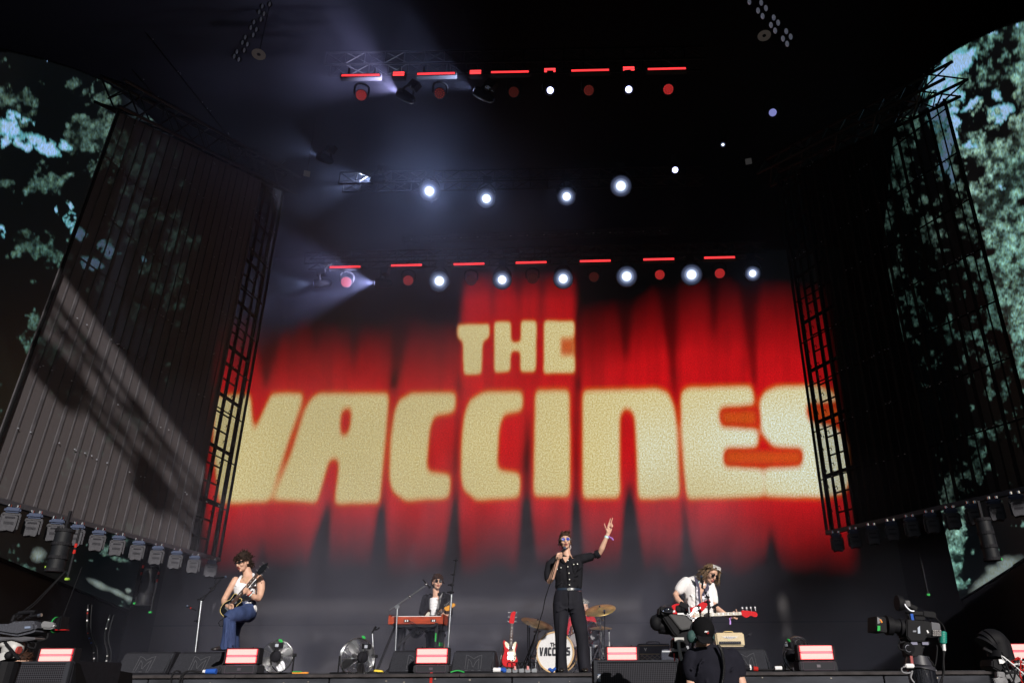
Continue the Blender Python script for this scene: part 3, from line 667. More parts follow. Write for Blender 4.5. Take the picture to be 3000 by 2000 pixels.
for k, (x, y, l) in enumerate([(1058, 279, .8), (1288, 274, .4), (1505, 270, .2), (1725, 265, .5), (1958, 262, 1)]):
    wash(x, y, YA, l, f'round red LED wash light under the topmost truss, {ords[k]} of the five', 'round red wash lights on the topmost truss')
for k, (x, y, l) in enumerate([(1014, 826, 1), (1196, 821, .8), (1380, 820.5, .2), (1560, 815.5, .15), (1740, 810.5, .3), (1933, 804.5, 1), (2109, 800.5, 1.1)]):
    wash(x, y, 16.0, l, f'round red LED wash light just above the letters, {o7[k]} of the seven', 'round red wash lights above the letters')
def spot(x, y, Y, r_px, m, label, grp, aim=None, head=.16, power=0, cone=40, blend=.6, col=(.62, .72, 1)):
    c = at(x, y, Y); d = (CP - c) if aim is None else V(aim)
    t = thing('moving_spotlight', label, 'spotlight', M=face(c, d), group=grp)
    MB().lathe([(head * .35, .42), (head * .8, .36), (head, .12), (head * .95, 0), (.001, 0)], 18, rot=RX90 @ Matrix.Rotation(math.pi, 3, 'X')).build('head', BLACKM, t, smooth=True)
    r = r_px / F * (c - CP).length * (1.6 if m is WHL else 1)
    rr = min(r, head * .93) if m is not WHL else r
    MB().ell((0, -.012, 0), (rr, rr * .3, rr), n=18, m=10).build('lens', m, t, smooth='all')
    yk = MB(); h = head * 1.25
    yk.tube(bez([(-h, .15, 0), (-h, .15, h), (0, .15, h * 1.8), (h, .15, h), (h, .15, 0)], 4), .022); yk.box((0, .15, h * 2.1), (head * 1.2, .2, .16)); yk.build('yoke', BLACKM, t)
    if power:
        li = bpy.data.lights.new('beam', 'SPOT'); li.energy = power; li.spot_size = math.radians(cone); li.spot_blend = blend; li.color = col; li.shadow_soft_size = .04
        lo = bpy.data.objects.new('beam', li); COL.objects.link(lo); lo.parent = t; lo.location = (0, -.08, 0); lo.rotation_euler = (math.radians(-90), 0, 0)
    return t
P_ = 420
gA = 'lamps under the topmost truss'
spot(1172, 273, YA, 11, DIML, 'spotlight on the topmost truss throwing a wide misty beam up to the left', gA, aim=(-1, .3, .95), power=P_ * 3.4, cone=58, col=(.72, .68, 1), head=.1)
spot(1395, 268, YA, 11, DIML, 'spotlight on the topmost truss throwing a short faint beam to the left', gA, aim=(-1, .1, .75), power=P_ * 1.6, cone=56, head=.1)
spot(1612, 265, YA, 9, DIML, 'unbeamed pale blue spotlight on the topmost truss near its centre', gA, head=.1)
spot(1842, 262.5, YA, 9, DIML, 'unbeamed pale blue spotlight on the topmost truss near its right end', gA, head=.1)
gB = 'lamps in the middle arc'
spot(1095, 526, 13.6, 7, DIML, 'spotlight at the left of the middle arc throwing a blue misty beam left', gB, aim=(-1, .6, .45), power=P_ * 2.8, cone=46, head=.1)
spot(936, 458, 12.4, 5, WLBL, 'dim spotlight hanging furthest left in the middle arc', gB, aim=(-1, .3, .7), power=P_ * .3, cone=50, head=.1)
for x, y, r, l, pw in ((1258, 560, 19, 'dazzling white lamp in bluish mist, leftmost of the middle four', 2.6), (1425, 582, 18, 'dazzling white lamp, second from the left of the middle four', .35), (1660, 576, 17, 'dazzling white lamp, third from the left of the middle four', .2), (1819, 545, 20, 'dazzling white lamp, rightmost and highest of the middle four', .3)):
    spot(x, y, 13.6, r, WHL, l, gB, power=P_ * pw * 1.0, cone=112 if pw > 2 else 62, blend=1)
spot(1978, 498, 13.6, 8, DIML, 'small pale blue lamp right of the middle four', gB, head=.1)
spot(2118, 424, 12.4, 4.5, WHL, 'tiny white lamp high at the right of the roof', gB, head=.08)
spot(2264, 330, 11, 10, WLBL, 'unlit spotlight, glow put into its glassy lens, under the roof near the lamp cluster at the right', gB, head=.12)  # this lamp is off; its lens material carries the glow
gC = 'lamps above the letters'
spot(1103, 829, 16, 10, DIML, 'spotlight over the letters throwing a wide misty beam left', gC, aim=(-1, .1, .12), power=P_ * 3.2, cone=72, col=(.66, .66, 1), head=.13)
spot(922, 830, 16, 7, WLBL, 'weak spotlight furthest left above the letters', gC, aim=(-1, -.1, -.1), power=P_ * .6, cone=60, head=.12)
for k, (x, y, r) in enumerate([(1287, 823, 20), (1471, 819.5, 18), (1650, 816.5, 19), (1836, 809.5, 20), (2026, 804.5, 20), (2205, 801, 14)]):
    spot(x, y, 16, r, WHL, f'dazzling white lamp just above the letters, {["leftmost", "second from the left", "third from the left", "third from the right", "second from the right", "smallest and rightmost"][k]} of the six', gC, power=P_ * (1.2 if k == 0 else .4 if k < 3 else .2), cone=62, blend=1)
# blinder clusters high left and right
PALE = mat('unlit_reflector_glow', (.55, .57, .68), .35, .2, emit=(.3, .33, .45), estr=.16)  # reflectors are unlit; their paleness is a glow put into the material
PALED = mat('unlit_reflector_dim_glow', (.3, .32, .4), .35, .2, emit=(.3, .33, .45), estr=.05)
def blinder(pts, Y, rw, rh, m, label, grp):
    cx = sum(p[0] for p in pts) / len(pts); cy = sum(p[1] for p in pts) / len(pts); c = at(cx, cy, Y)
    t = thing('blinder_light', label, 'blinder light', M=face(c, CP - c + V((0, 0, 0))), group=grp); inv = t.matrix_world.inverted()
    m2 = MB(); hs = MB()
    for x, y in pts:
        q = inv @ at(x, y, Y); s = 1 / F * (c - CP).length
        m2.ell(q + V((0, -.03, 0)), (rw * s, .03, rh * s), n=14, m=8); hs.cyl(q + V((0, .12, 0)), q + V((0, -.02, 0)), rh * s * 1.15, n=14)
    m2.each('lamp_lens', m, t, smooth='all'); hs.each('lamp_housing', BLACKM, t, smooth=True)
def r5(p): return (2000 + p[0] / 1.96, p[1] / 1.96)
gl = 'round blinder lamps high at the right'
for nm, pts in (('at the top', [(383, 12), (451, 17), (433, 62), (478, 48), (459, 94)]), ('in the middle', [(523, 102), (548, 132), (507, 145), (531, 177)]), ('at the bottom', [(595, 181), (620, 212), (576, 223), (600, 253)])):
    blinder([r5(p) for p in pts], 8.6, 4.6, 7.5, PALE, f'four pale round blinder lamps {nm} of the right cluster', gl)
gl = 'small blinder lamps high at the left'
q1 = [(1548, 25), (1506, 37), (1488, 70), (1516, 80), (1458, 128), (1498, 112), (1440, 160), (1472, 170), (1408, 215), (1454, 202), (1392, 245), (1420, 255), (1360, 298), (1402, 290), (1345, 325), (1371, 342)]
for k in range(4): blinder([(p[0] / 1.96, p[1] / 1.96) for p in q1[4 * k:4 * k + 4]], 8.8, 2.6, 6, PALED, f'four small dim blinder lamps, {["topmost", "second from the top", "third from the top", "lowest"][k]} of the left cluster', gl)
def disc(x, y, label, tilt):
    c = at(x, y, 9.4); t = thing('paper_disc', label, 'disc', M=face(c, CP - c)); r = 17 / F * (c - CP).length
    MB().lathe([(r * .28, 0), (r, 0), (r, .015), (r * .28, .015), (r * .28, 0)], 28, rot=RX90).build('ring', mat('card_beige', (.5, .42, .4), .8, emit=(.3, .26, .24), estr=.06), t).scale = (1, 1, .78)  # faint emission in the card stands in for light falling on it
    MB().cyl((0, -.02, 0), (0, .02, 0), r * .14).build('hub', BLACKM, t)
    MB().tube([(0, 0, r * .7), (0, .1, 1.5)], .008).build('hanger', RUBBER, t)
disc(758, 160, 'small pale ring hanging under the roof at the left', .2); disc(2239, 105, 'small pale ring hanging beside the right lamp cluster', -.2)
for x, y, l in ((899, 509, 'small grey tag hanging in the mist at the left'), (2193, 473, 'small grey tag hanging under the roof at the right')):
    c = at(x, y, 12.5); t = thing('hanging_tag', l, 'tag', M=face(c, CP - c))
    MB().box((0, 0, 0), (.13, .012, .12)).build('card', mat('card_grey', (.4, .38, .4), .8, emit=(.3, .3, .3), estr=.05), t); MB().tube([(0, 0, .06), (0, .02, 1.2)], .006).build('hanger', RUBBER, t)  # tag material carries a slight glow in place of stray light
# moving heads under the mesh walls
HG = mat('lamp_grey', (.062, .062, .072), .8, spec=.2, noise=.15); HD = mat('lamp_dark_grey', (.02, .02, .026), .8, spec=.2); LBL = mat('blue_grey_label', (.045, .06, .11), .7, spec=.2)
def moving_head(label, grp):
    t = thing('moving_head_light', label, 'moving head light', (0, 0, 0), group=grp)
    b = MB(); b.box((0, 0, -.075), (.27, .2, .10)); b.build('base', LBL, t, bevel=.03)
    c = MB(); 
    for s in (-1, 1): c.cyl((s * .07, -.03, -.02), (s * .07, -.03, .03), .03, n=8)
    c.each('clamp', CHROME, t, smooth=True)
    y = MB(); y.box((0, 0, -.15), (.30, .12, .05)); y.box((-.145, 0, -.29), (.03, .13, .30)); y.box((.145, 0, -.29), (.03, .13, .30)); y.build('yoke', HG, t, bevel=.012)
    h = MB(); h.prism(smoothpoly([(-.10, -.19), (.10, -.19), (.125, -.25), (.115, -.46), (.06, -.475), (0, -.462), (-.06, -.475), (-.115, -.46), (-.125, -.25)], 4), -.11, .11); h.build('head', HG, t, smooth=True)
    v = MB()
    for k in range(3): v.box((0, -.113, -.31 - .018 * k), (.16, .008, .008))
    v.box((0, -.113, -.225), (.16, .012, .03)); v.build('vent', HD, t)
    return t
proto = None
def row(W, lst, labels, grp, scale):
    global proto
    t0, A, u, n, Wd = W
    for k, x in enumerate(lst):
        # point under the rail
        x, y = x; q = onplane(x, y, A + n * .1, n); q.z = A.z - .09
        ang = math.atan2(u.y, u.x); ang = ang if abs(ang) < 1.6 else ang + math.pi
        az = math.atan2(-q.x, q.y) * .8
        o = proto_h if k == 0 and scale == 1 else copy_tree(proto_h)
        o.matrix_world = Matrix.Translation(q) @ Matrix.Rotation(az + RNG.uniform(-.1, .1), 4, 'Z') @ Matrix.Scale(.70, 4)
        o['label'] = labels(k); o['group'] = grp
proto_h = moving_head('x', 'g')
cnt = ['leftmost', 'second', 'third', 'fourth', 'fifth', 'sixth', 'seventh', 'eighth', 'ninth', 'tenth', 'rightmost']
row(LW, [(46, 1470), (112, 1485), (175, 1500), (237, 1515), (298, 1532), (356, 1548), (413, 1563), (470, 1578), (524, 1593), (577, 1608), (626, 1620)],
    lambda k: f'grey moving head lamp under the left mesh wall, {cnt[k]}' + (' from the left' if 0 < k < 10 else '') + ' of eleven', 'moving heads under the left mesh wall', 1)
row(RW, [(2447, 1553), (2497, 1540), (2550, 1527), (2606, 1514), (2662, 1502), (2720, 1489), (2780, 1476), (2842, 1462), (2905, 1448), (2970, 1434)],
    lambda k: ['black moving head silhouetted on the red screen, at the inner corner', 'black moving head silhouetted on the red screen, next to the corner one'][k] if k < 2 else f'shaded moving head lamp under the right mesh wall, {cnt[k]} counted from its inner corner', 'moving heads under the right mesh wall', 2)
# hanging black speakers and rigging poles
def hang_speaker(p_top, p_bot, Y, wpx, label, grp):
    a, b = at(*p_top, Y), at(*p_bot, Y); t = thing('hanging_speaker', label, 'speaker', (a.x, a.y, a.z), group=grp); h = a.z - b.z; wd = wpx / F * (a - CP).length
    MB().loft([((0, 0, 0), wd / 2, wd / 2), ((0, 0, -h), wd / 2, wd / 2)], 20).build('cabinet', mat('hung_speaker_black', (.008, .009, .012), .6, spec=.25), t, smooth=True)
    r = MB()
    for q in (.02, .35, .68, .98): r.lathe([(wd / 2 + .012, -h * q - .02), (wd / 2 + .012, -h * q + .02)], 20)
    r.each('band', BLACKM, t); MB().bar((0, 0, 0), (0, 0, .25), .03).build('hanger', BLACKM, t)
gs = 'black speakers hanging in the wings'
hang_speaker((192, 1552), (180, 1672), 9.6, 38, 'black hanging speaker before the dark screen, nearer to the left edge', gs)
hang_speaker((441, 1668), (432, 1772), 13.5, 32, 'black hanging speaker between the left screen and the guitarist', gs)
hang_speaker((2878, 1520), (2900, 1640), 10.2, 34, 'black hanging speaker before the bright foliage at the right', gs)
def pole(p0, p1, Y, label, tape=True, tm=YELLOWG):
    a, b = at(*p0, Y), at(*p1, Y); b.x = a.x; b.y = a.y; a2 = V((b.x, b.y, a.z))
    t = thing('rigging_pole', label, 'rigging pole', b, group='taped rigging poles'); h = a.z - b.z
    MB().cyl((0, 0, 0), (0, 0, h), .014, n=8).build('rod', BLACKM, t)
    MB().box((0, 0, .02), (.05, .04, .03)).build('end_tape', tm, t, bevel=.005)
    if tape:
        m = MB()
        for q in (.5, .62): m.cyl((0, 0, h * q), (0, 0, h * q + .05), .017, n=8)
        m.each('red_tape', REDT, t)
pole((172, 1540), (140, 1665), 9.6, 'thin black pole with a yellow end left of the nearer hanging speaker', False)
pole((236, 1545), (201, 1700), 9.6, 'thin black pole with a yellow end right of the nearer hanging speaker')
pole((432, 1600), (400, 1770), 13.5, 'thin pole with red tape and a green end left of the further hanging speaker', True, GREEN)
pole((478, 1615), (442, 1796), 13.5, 'thin pole with a green end right of the further hanging speaker', True, GREEN)
pole((2905, 1540), (2930, 1642), 10.2, 'thin black pole with a green end under the right foliage screen', False, GREEN)
pole((2690, 1600), (2723, 1745), 12, 'faint thin pole with a small green end above the film camera', False, GREEN)
# taped cables hanging at the left wing
for xa, ya, xb, yb, l in ((258, 1770, 275, 1960, 'hanging cable with red, white and blue tape at the left wing'), (322, 1800, 306, 1962, 'hanging cable with pale tape left of the first stage monitor')):
    Y = 12.3; a, b = at(xa, ya, Y), at(xb, yb, Y); t = thing('hanging_cable', l, 'cable', b)
    pts = bez([a - b, (a - b) * .6 + V((-.05, 0, 0)), (a - b) * .3 + V((.02, 0, 0)), V((0, 0, 0))], 8)
    MB().tube(pts, .012).build('cord', RUBBER, t); MB().tube([p + V((.05, .02, 0)) for p in pts], .01).build('cord', RUBBER, t)
    for mm, qs in ((REDT, (3, 9)), (BLUET, (11, 13)), (WHITE, (2, 5, 17, 19))):
        m = MB()
        for q in qs: m.cyl(pts[q], pts[q].lerp(pts[q + 1], .4), .0125, n=8)
        if 'pale' in l and mm is not WHITE: continue
        m.each('tape', mm, t)
# ================================================================== STAGE GEAR
# wedge monitors
GRIL = mat('wedge_grille', (.026, .027, .034), .85, spec=.15, noise=.3, nscale=60, bump=.1, bscale=200)
def wedge(cx, y0, y1, x0, x1, Y, label):
    a = at((x0 + x1) / 2, y1, Y); w_ = (at(x1, y1, Y) - at(x0, y1, Y)).length; h = (at(cx, y0, Y).z) ; a.z = 0
    t = thing('stage_monitor', label, 'stage monitor', a, group='black wedge stage monitors')
    D = .55
    prof = [(0, 0), (.20, h), (.42, h), (D, h * .45), (D, 0)]       # (y,z) front slopes back
    b = MB(); n = len(prof); vs = []
    for s, k in ((-1, 0), (1, 0)):
        for y, z in prof: vs.append(((w_ / 2 - .03 * (z > h * .9)) * s, y, z))
    fs = [tuple(range(n)), tuple(range(2 * n - 1, n - 1, -1))] + [(i, (i + 1) % n, n + (i + 1) % n, n + i) for i in range(n)]
    b.add(vs, fs); b.build('cabinet', BLACK, t, bevel=.018)
    sl_ = V((0, .20, h)).normalized(); nn = V((0, -h, .20)).normalized()
    P = lambda u, v, d=.008: V((u, 0, 0)) + sl_ * v + nn * d
    Hs = math.hypot(.2, h); g = MB()
    e = w_ / 2 - .035
    g.add([P(-e, .03, .004), P(e, .03, .004), P(e, Hs - .03, .004), P(-e, Hs - .03, .004), P(-e, .03, -.01), P(e, .03, -.01), P(e, Hs - .03, -.01), P(-e, Hs - .03, -.01)],
          [(0, 1, 2, 3), (0, 4, 5, 1), (1, 5, 6, 2), (2, 6, 7, 3), (3, 7, 4, 0)]); g.build('grille', GRIL, t)
    m = MB(); s = Hs * .62; v0 = Hs * .17
    for pts in ([(-.5, 0), (-.5, 1), (-.25, .9), (0, .72), (.25, .9), (.5, 1), (.5, 0)], [(-.34, 0), (-.34, .72), (-.15, .5), (-.02, .12)], [(.34, 0), (.34, .72), (.15, .5), (.02, .12)]):
        for i in range(len(pts) - 1): m.tube([P(pts[i][0] * s, v0 + pts[i][1] * s, .006), P(pts[i + 1][0] * s, v0 + pts[i + 1][1] * s, .006)], .0045, 5)
    for q in (-.42, 0, .42): m.tube([P((q - .1) * s, v0 - .02, .006), P((q + .1) * s, v0 - .02, .006)], .0045, 5)
    m.build('emblem', mat('emblem_edge', (.075, .078, .09), .35), t)
    if cx: 
        MB().tube([(w_ / 2 - .05, -.004, .04), (w_ / 2 - .05, .18, h - .03)], .006).build('handle_bar', STEEL, t)
    return t
wedge(410, 1907, 1970, 328, 488, 11.3, 'black wedge monitor at the far left, before the dark wing')
wedge(560, 1907, 1970, 490, 650, 11.3, "black wedge monitor under the guitarist's raised foot")
wedge(1190, 1903, 1969, 1132, 1290, 11.3, 'black wedge monitor left behind the centre red strobe')
wedge(1383, 1903, 1969, 1316, 1451, 11.3, 'black wedge monitor beside the red electric guitar')
wedge(2205, 1897, 1965, 2128, 2266, 11.3, 'black wedge monitor under the cream amplifier head')
# red strobe panels with base units
PINK = mat('strobe_glow', (.3, .05, .05), .4, emit=(1, .42, .38), estr=1.15)
def strobe_mat():
    m = bpy.data.materials.new('strobe_led_face'); m.use_nodes = True; t = m.node_tree; b = t.nodes['Principled BSDF']
    tc = t.nodes.new('ShaderNodeTexCoord'); vo = t.nodes.new('ShaderNodeTexVoronoi'); vo.inputs['Scale'].default_value = 62; vo.inputs['Randomness'].default_value = .15
    t.links.new(tc.outputs['Object'], vo.inputs['Vector']); cr = t.nodes.new('ShaderNodeValToRGB'); t.links.new(vo.outputs['Distance'], cr.inputs[0])
    cr.color_ramp.elements[0].color = (1.0, .80, .72, 1); cr.color_ramp.elements[1].color = (1, .52, .47, 1); cr.color_ramp.elements[1].position = .8
    t.links.new(cr.outputs[0], b.inputs['Emission Color']); b.inputs['Emission Strength'].default_value = 1.05; b.inputs['Base Color'].default_value = (.06, .01, .01, 1); b.inputs['Specular IOR Level'].default_value = .1; return m
STR = strobe_mat(); RIM = mat('strobe_red_rim', (.5, .02, .03), .4, emit=(1, .03, .06), estr=.5)
def floor_strobe(xl, xr, yt, yb, Y, label, base=True, tilt=-10):
    a, b = at(xl, yb, Y), at(xr, yb, Y); tp = at((xl + xr) / 2, yt, Y); w_ = (b - a).length; h = tp.z - a.z
    c = (a + b) / 2; z0 = c.z if base else c.z
    t = thing('floor_strobe', label, 'strobe light', (c.x, c.y, 0), group='red strobes on the stage edge')
    h0 = z0
    hd = MB(); hd.box((0, .09, h0 + h / 2), (w_, .16, h)); hd.build('housing', BLACKM, t, bevel=.01)
    for s in (0, 1):
        zc = h0 + h * (.27 if s == 0 else .74)
        MB().box((0, .002, zc), (w_ * .90, .02, h * .385)).build('led_rim', RIM, t); MB().box((0, -.006, zc), (w_ * .865, .02, h * .33)).build('led_panel', STR, t)
    MB().box((0, 0, h0 + h * .505), (w_ * .88, .03, h * .05)).build('divider', mat('lilac_grey', (.16, .08, .11), .8, spec=.2), t)
    k = MB()
    for s in (-1, 1):
        k.box((s * w_ * .49, .06, h0 + h * .5), (.02, .13, h * .9)); 
        for q in (-.3, .3): k.cyl((q * w_, .0, h0 + h), (q * w_, .0, h0 + h + .012), .008, n=6)
    k.build('bracket', BLACKM, t)
    bb = MB(); bb.box((0, .12, h0 / 2 - .002), (w_ * 1.04, .28, max(.04, h0 - .012))); bb.build('base_unit', mat('strobe_base', (.03, .03, .036), .8, spec=.2), t, bevel=.012)
    if h0 > .05:
        f = MB(); hh = h0 * .38; ww = w_ * .42
        for p, q in (((-ww, hh), (ww, hh)), ((ww, hh), (ww, -hh)), ((ww, -hh), (-ww, -hh)), ((-ww, -hh), (-ww, hh))):
            f.tube([(p[0], -.022, h0 / 2 + p[1]), (q[0], -.022, h0 / 2 + q[1])], .004, 5)
        f.box((.0, -.024, h0 / 2), (.05, .006, .035)); f.build('base_rim', mat('dark_purple_edge', (.07, .055, .075), .4), t)
    li = bpy.data.lights.new('strobe_glow', 'AREA'); li.energy = 3; li.shape = 'RECTANGLE'; li.size = w_ * .86; li.size_y = h * .8; li.color = (1, .3, .28)
    lo = bpy.data.objects.new('strobe_glow', li); COL.objects.link(lo); lo.parent = t; lo.location = (0, -.03, h0 + h / 2); lo.rotation_euler = (math.radians(90), 0, 0)
floor_strobe(655, 754, 1896, 1945, 10.85, "glowing red strobe beside the guitarist's monitor and the large fan")
floor_strobe(1214, 1314, 1895, 1945, 10.85, 'glowing red strobe in front of the keyboard player')
floor_strobe(1775, 1871, 1891, 1935, 10.85, 'glowing red strobe behind the centre loudspeaker, right of the drums')
floor_strobe(2341, 2448, 1886, 1934, 10.85, 'glowing red strobe right of the fan at the right')
floor_strobe(2942, 3050, 1881, 1931, 10.85, 'glowing red strobe cut by the right edge behind the robotic camera')
floor_strobe(106, 211, 1896, 1940, 10.85, 'glowing red strobe above the left loudspeaker, right of the broadcast camera')
# front fill speakers with punched metal grille
def punch_mat():
    m = bpy.data.materials.new('punched_grille'); m.use_nodes = True; t = m.node_tree; b = t.nodes['Principled BSDF']
    tc = t.nodes.new('ShaderNodeTexCoord'); mp = t.nodes.new('ShaderNodeMapping'); t.links.new(tc.outputs['Object'], mp.inputs[0]); mp.inputs['Scale'].default_value = (1, .001, 1)
    vo = t.nodes.new('ShaderNodeTexVoronoi'); vo.inputs['Scale'].default_value = 48; vo.inputs['Randomness'].default_value = 0
    t.links.new(mp.outputs[0], vo.inputs['Vector']); cr = t.nodes.new('ShaderNodeValToRGB'); t.links.new(vo.outputs['Distance'], cr.inputs[0])
    cr.color_ramp.elements[0].color = (.004, .004, .006, 1); cr.color_ramp.elements[1].color = (.045, .045, .055, 1); cr.color_ramp.elements[0].position = .3; cr.color_ramp.elements[1].position = .5
    t.links.new(cr.outputs[0], b.inputs['Base Color']); b.inputs['Roughness'].default_value = .8; b.inputs['Specular IOR Level'].default_value = .15; return m
PUN = punch_mat()
def front_speaker(x0, x1, yt, Y, depth, label, badge=False):
    a, b = at(x0, yt, Y), at(x1, yt, Y); w_ = b.x - a.x; zt = a.z; zb = PIT
    t = thing('front_loudspeaker', label, 'loudspeaker', ((a.x + b.x) / 2, Y, zb), group='front loudspeakers below the stage'); h = zt - zb
    c = MB(); c.box((0, depth / 2 + .03, h / 2), (w_, depth, h)); c.build('cabinet', BLACK, t, bevel=.012)
    MB().box((0, .012, h / 2), (w_ - .1, .03, h - .06)).build('grille', PUN, t)
    f = MB(); f.box((-w_ / 2 + .03, .0, h / 2), (.045, .05, h - .01)); f.box((w_ / 2 - .03, .0, h / 2), (.045, .05, h - .01)); f.box((0, .0, h - .015), (w_ - .11, .04, .02)); f.build('edge_frame', mat('speaker_edge', (.03, .032, .04), .8, spec=.2), t, bevel=.004)
    if badge:
        q = at(1750, 1984, Y) - t.location
        MB().box((q.x, -.012, q.z), (.075, .012, .08)).build('badge', mat('badge_blue', (.10, .14, .22), .35), t)
        m = MB()
        for pts in ([(-.03, -.02), (-.03, .025), (0, .005), (.03, .025), (.03, -.02)], [(-.018, -.02), (-.018, .008), (0, -.012), (.018, .008), (.018, -.02)]):
            for i in range(4): m.tube([(q.x + pts[i][0], -.022, q.z + .005 + pts[i][1]), (q.x + pts[i + 1][0], -.022, q.z + .005 + pts[i + 1][1])], .003, 5)
        m.build('badge_emblem', WHITE, t)
    q = at(1982 if badge else 188, 1983 if badge else 1989, Y) - t.location
    MB().ell((q.x, -.012, q.z), (.011, .006, .011)).build('status_light', mat('white_led', (.8, .8, .8), .3, emit=(1, 1, 1), estr=1.5), t)
front_speaker(1737, 1996, 1932, 9.3, .7, 'black loudspeaker with punched grille in front of the singer and strobe', True)
front_speaker(-60, 214, 1936, 8.2, .9, 'large black loudspeaker in the lower left corner under the camera')
sd = thing('speaker_wing', 'black angled plywood speaker side at the lower left', 'speaker side', at(232, 1990, 8.9))
_a = [at(222, 1940, 8.2), at(388, 1970, 10.2), at(388, 2060, 10.2), at(222, 2100, 8.2)]
_mb = MB(); _v = [p - sd.location for p in _a]; _mb.add(_v + [p + V((-.05, .05, -.02)) for p in _v], [(0, 1, 2, 3), (7, 6, 5, 4), (0, 4, 5, 1), (1, 5, 6, 2), (2, 6, 7, 3), (3, 7, 4, 0)]); _mb.build('side_board', MATTE, sd)
MB().box(V(at(330, 1992, 9.4)) - sd.location + V((0, -.1, 0)), (.12, .03, .05)).build('hand_hole', MATTE, sd)
# fans
def fan(x, y, r_px, Y, yaw, tape, label):
    c = at(x, y, Y); R_ = r_px / F * (c - CP).length; R_ = min(R_, c.z - .015) if c.z - .015 > .2 else R_
    t = thing('drum_fan', label, 'fan', (c.x, c.y, c.z), yaw, group='chrome stage fans')
    GR = mat('fan_wire', (.42, .43, .46), .3, 1)
    g = MB()
    prof = [(.08, .17), (.3, .168), (.55, .15), (.78, .115), (.93, .06), (1, 0)]
    for k in range(14):
        q = k / 13; rr = R_ * (.16 + .84 * q); yy = -.13 * math.sqrt(max(0, 1 - q * q)) - .01
        g.tube([(rr * math.cos(a), yy, rr * math.sin(a)) for a in np.linspace(0, 2 * math.pi, 33)], .0022, 4)
        if q > .3 and k % 2: g.tube([(rr * math.cos(a), -yy, rr * math.sin(a)) for a in np.linspace(0, 2 * math.pi, 33)], .0022, 4)
    for k in range(12):
        a = 2 * math.pi * k / 12 + .1
        for sg in (-1, 1): g.tube([(R_ * q * math.cos(a), sg * (.13 * math.sqrt(max(0, 1 - q * q)) + .012), R_ * q * math.sin(a)) for q in (.16, .4, .65, .85, 1)], .0035, 4)
    g.build('wire_guard', GR, t, smooth='all')
    rm = MB(); rm.tube([(R_ * math.cos(a), 0, R_ * math.sin(a)) for a in np.linspace(0, 2 * math.pi, 41)], .009, 8); rm.tube([(R_ * math.cos(a), .04, R_ * math.sin(a)) for a in np.linspace(0, 2 * math.pi, 41)], .006, 6)
    rm.build('guard_rim', CHROME, t, smooth='all')
    bl = MB()
    for k in range(4):
        a = 2 * math.pi * k / 4 + .5; pts = smoothpoly([(.10, -.05), (.5, -.28), (.9, -.20), (.93, .14), (.55, .24), (.12, .06)], 4)
        f = lambda p, a=a: V((R_ * (p.x * math.cos(a) - p.z * math.sin(a)), p.y + .10 * p.z * R_ * 3, R_ * (p.x * math.sin(a) + p.z * math.cos(a))))
        bl.prism(pts, .02, .026, f)
    bl.each('blade', mat('brushed_blade', (.36, .37, .40), .35, 1), t, smooth=True)
    mo = MB(); mo.lathe([(.001, -.19), (.05, -.19), (.075, -.17), (.08, -.06), (.08, .04), (.001, .04)], 20, rot=RX90 @ Matrix.Rotation(math.pi, 3, 'X')); mo.v = [(v[0], -v[1], v[2]) for v in mo.v] if False else mo.v
    mo.build('motor', BLACK, t, smooth=True)
    sw = MB(); sw.box((.03, -.18, .14), (.12, .05, .07)); sw.cyl((.065, -.21, .14), (.065, -.2, .14), .026); sw.build('switch_box', BLACK, t, bevel=.008)
    MB().box((.005, -.208, .14), (.045, .006, .04)).build('switch_plate', mat('grey_plate', (.4, .43, .5), .3), t)
    tp = MB(); tp.ell((.045 + tape[0], -.19, .20 + tape[1]), (.035, .012, .02), Matrix.Rotation(.5, 3, 'Y'), 9, 6); tp.build('green_tape', GREEN, t)
    MB().tube(bez([(0, -.2, .1), (-.05, -.24, 0), (-.02, -.22, -.12), (.04, -.12, -R_ + .02)], 6), .006).build('power_cord', RUBBER, t)
    st = MB(); z0 = -c.z + .012
    st.tube([(R_ + .02, 0, .02), (R_ + .02, 0, z0), ], .012); st.tube([(-R_ - .02, 0, .02), (-R_ - .02, 0, z0)], .012)
    st.tube([(R_ + .02, -.25, z0), (R_ + .02, .25, z0)], .012); st.tube([(-R_ - .02, -.25, z0), (-R_ - .02, .25, z0)], .012); st.tube([(-R_ - .02, .2, z0), (R_ + .02, .2, z0)], .012)
    st.cyl((R_ + .0, 0, .02), (R_ + .05, 0, .02), .022, n=10)
    st.build('stand', BLACKM, t, smooth=True)
fan(812, 1922, 50, 11.2, math.radians(12), (0, 0), 'large chrome stage fan right of the left red strobe')
fan(1048, 1925, 47, 11.3, math.radians(42), (-.08, .06), 'chrome stage fan turned sideways, left of the keyboard stand')
fan(2338, 1920, 46, 11.4, math.radians(-60), (0, .0), 'chrome stage fan seen edge on behind the right red strobe')
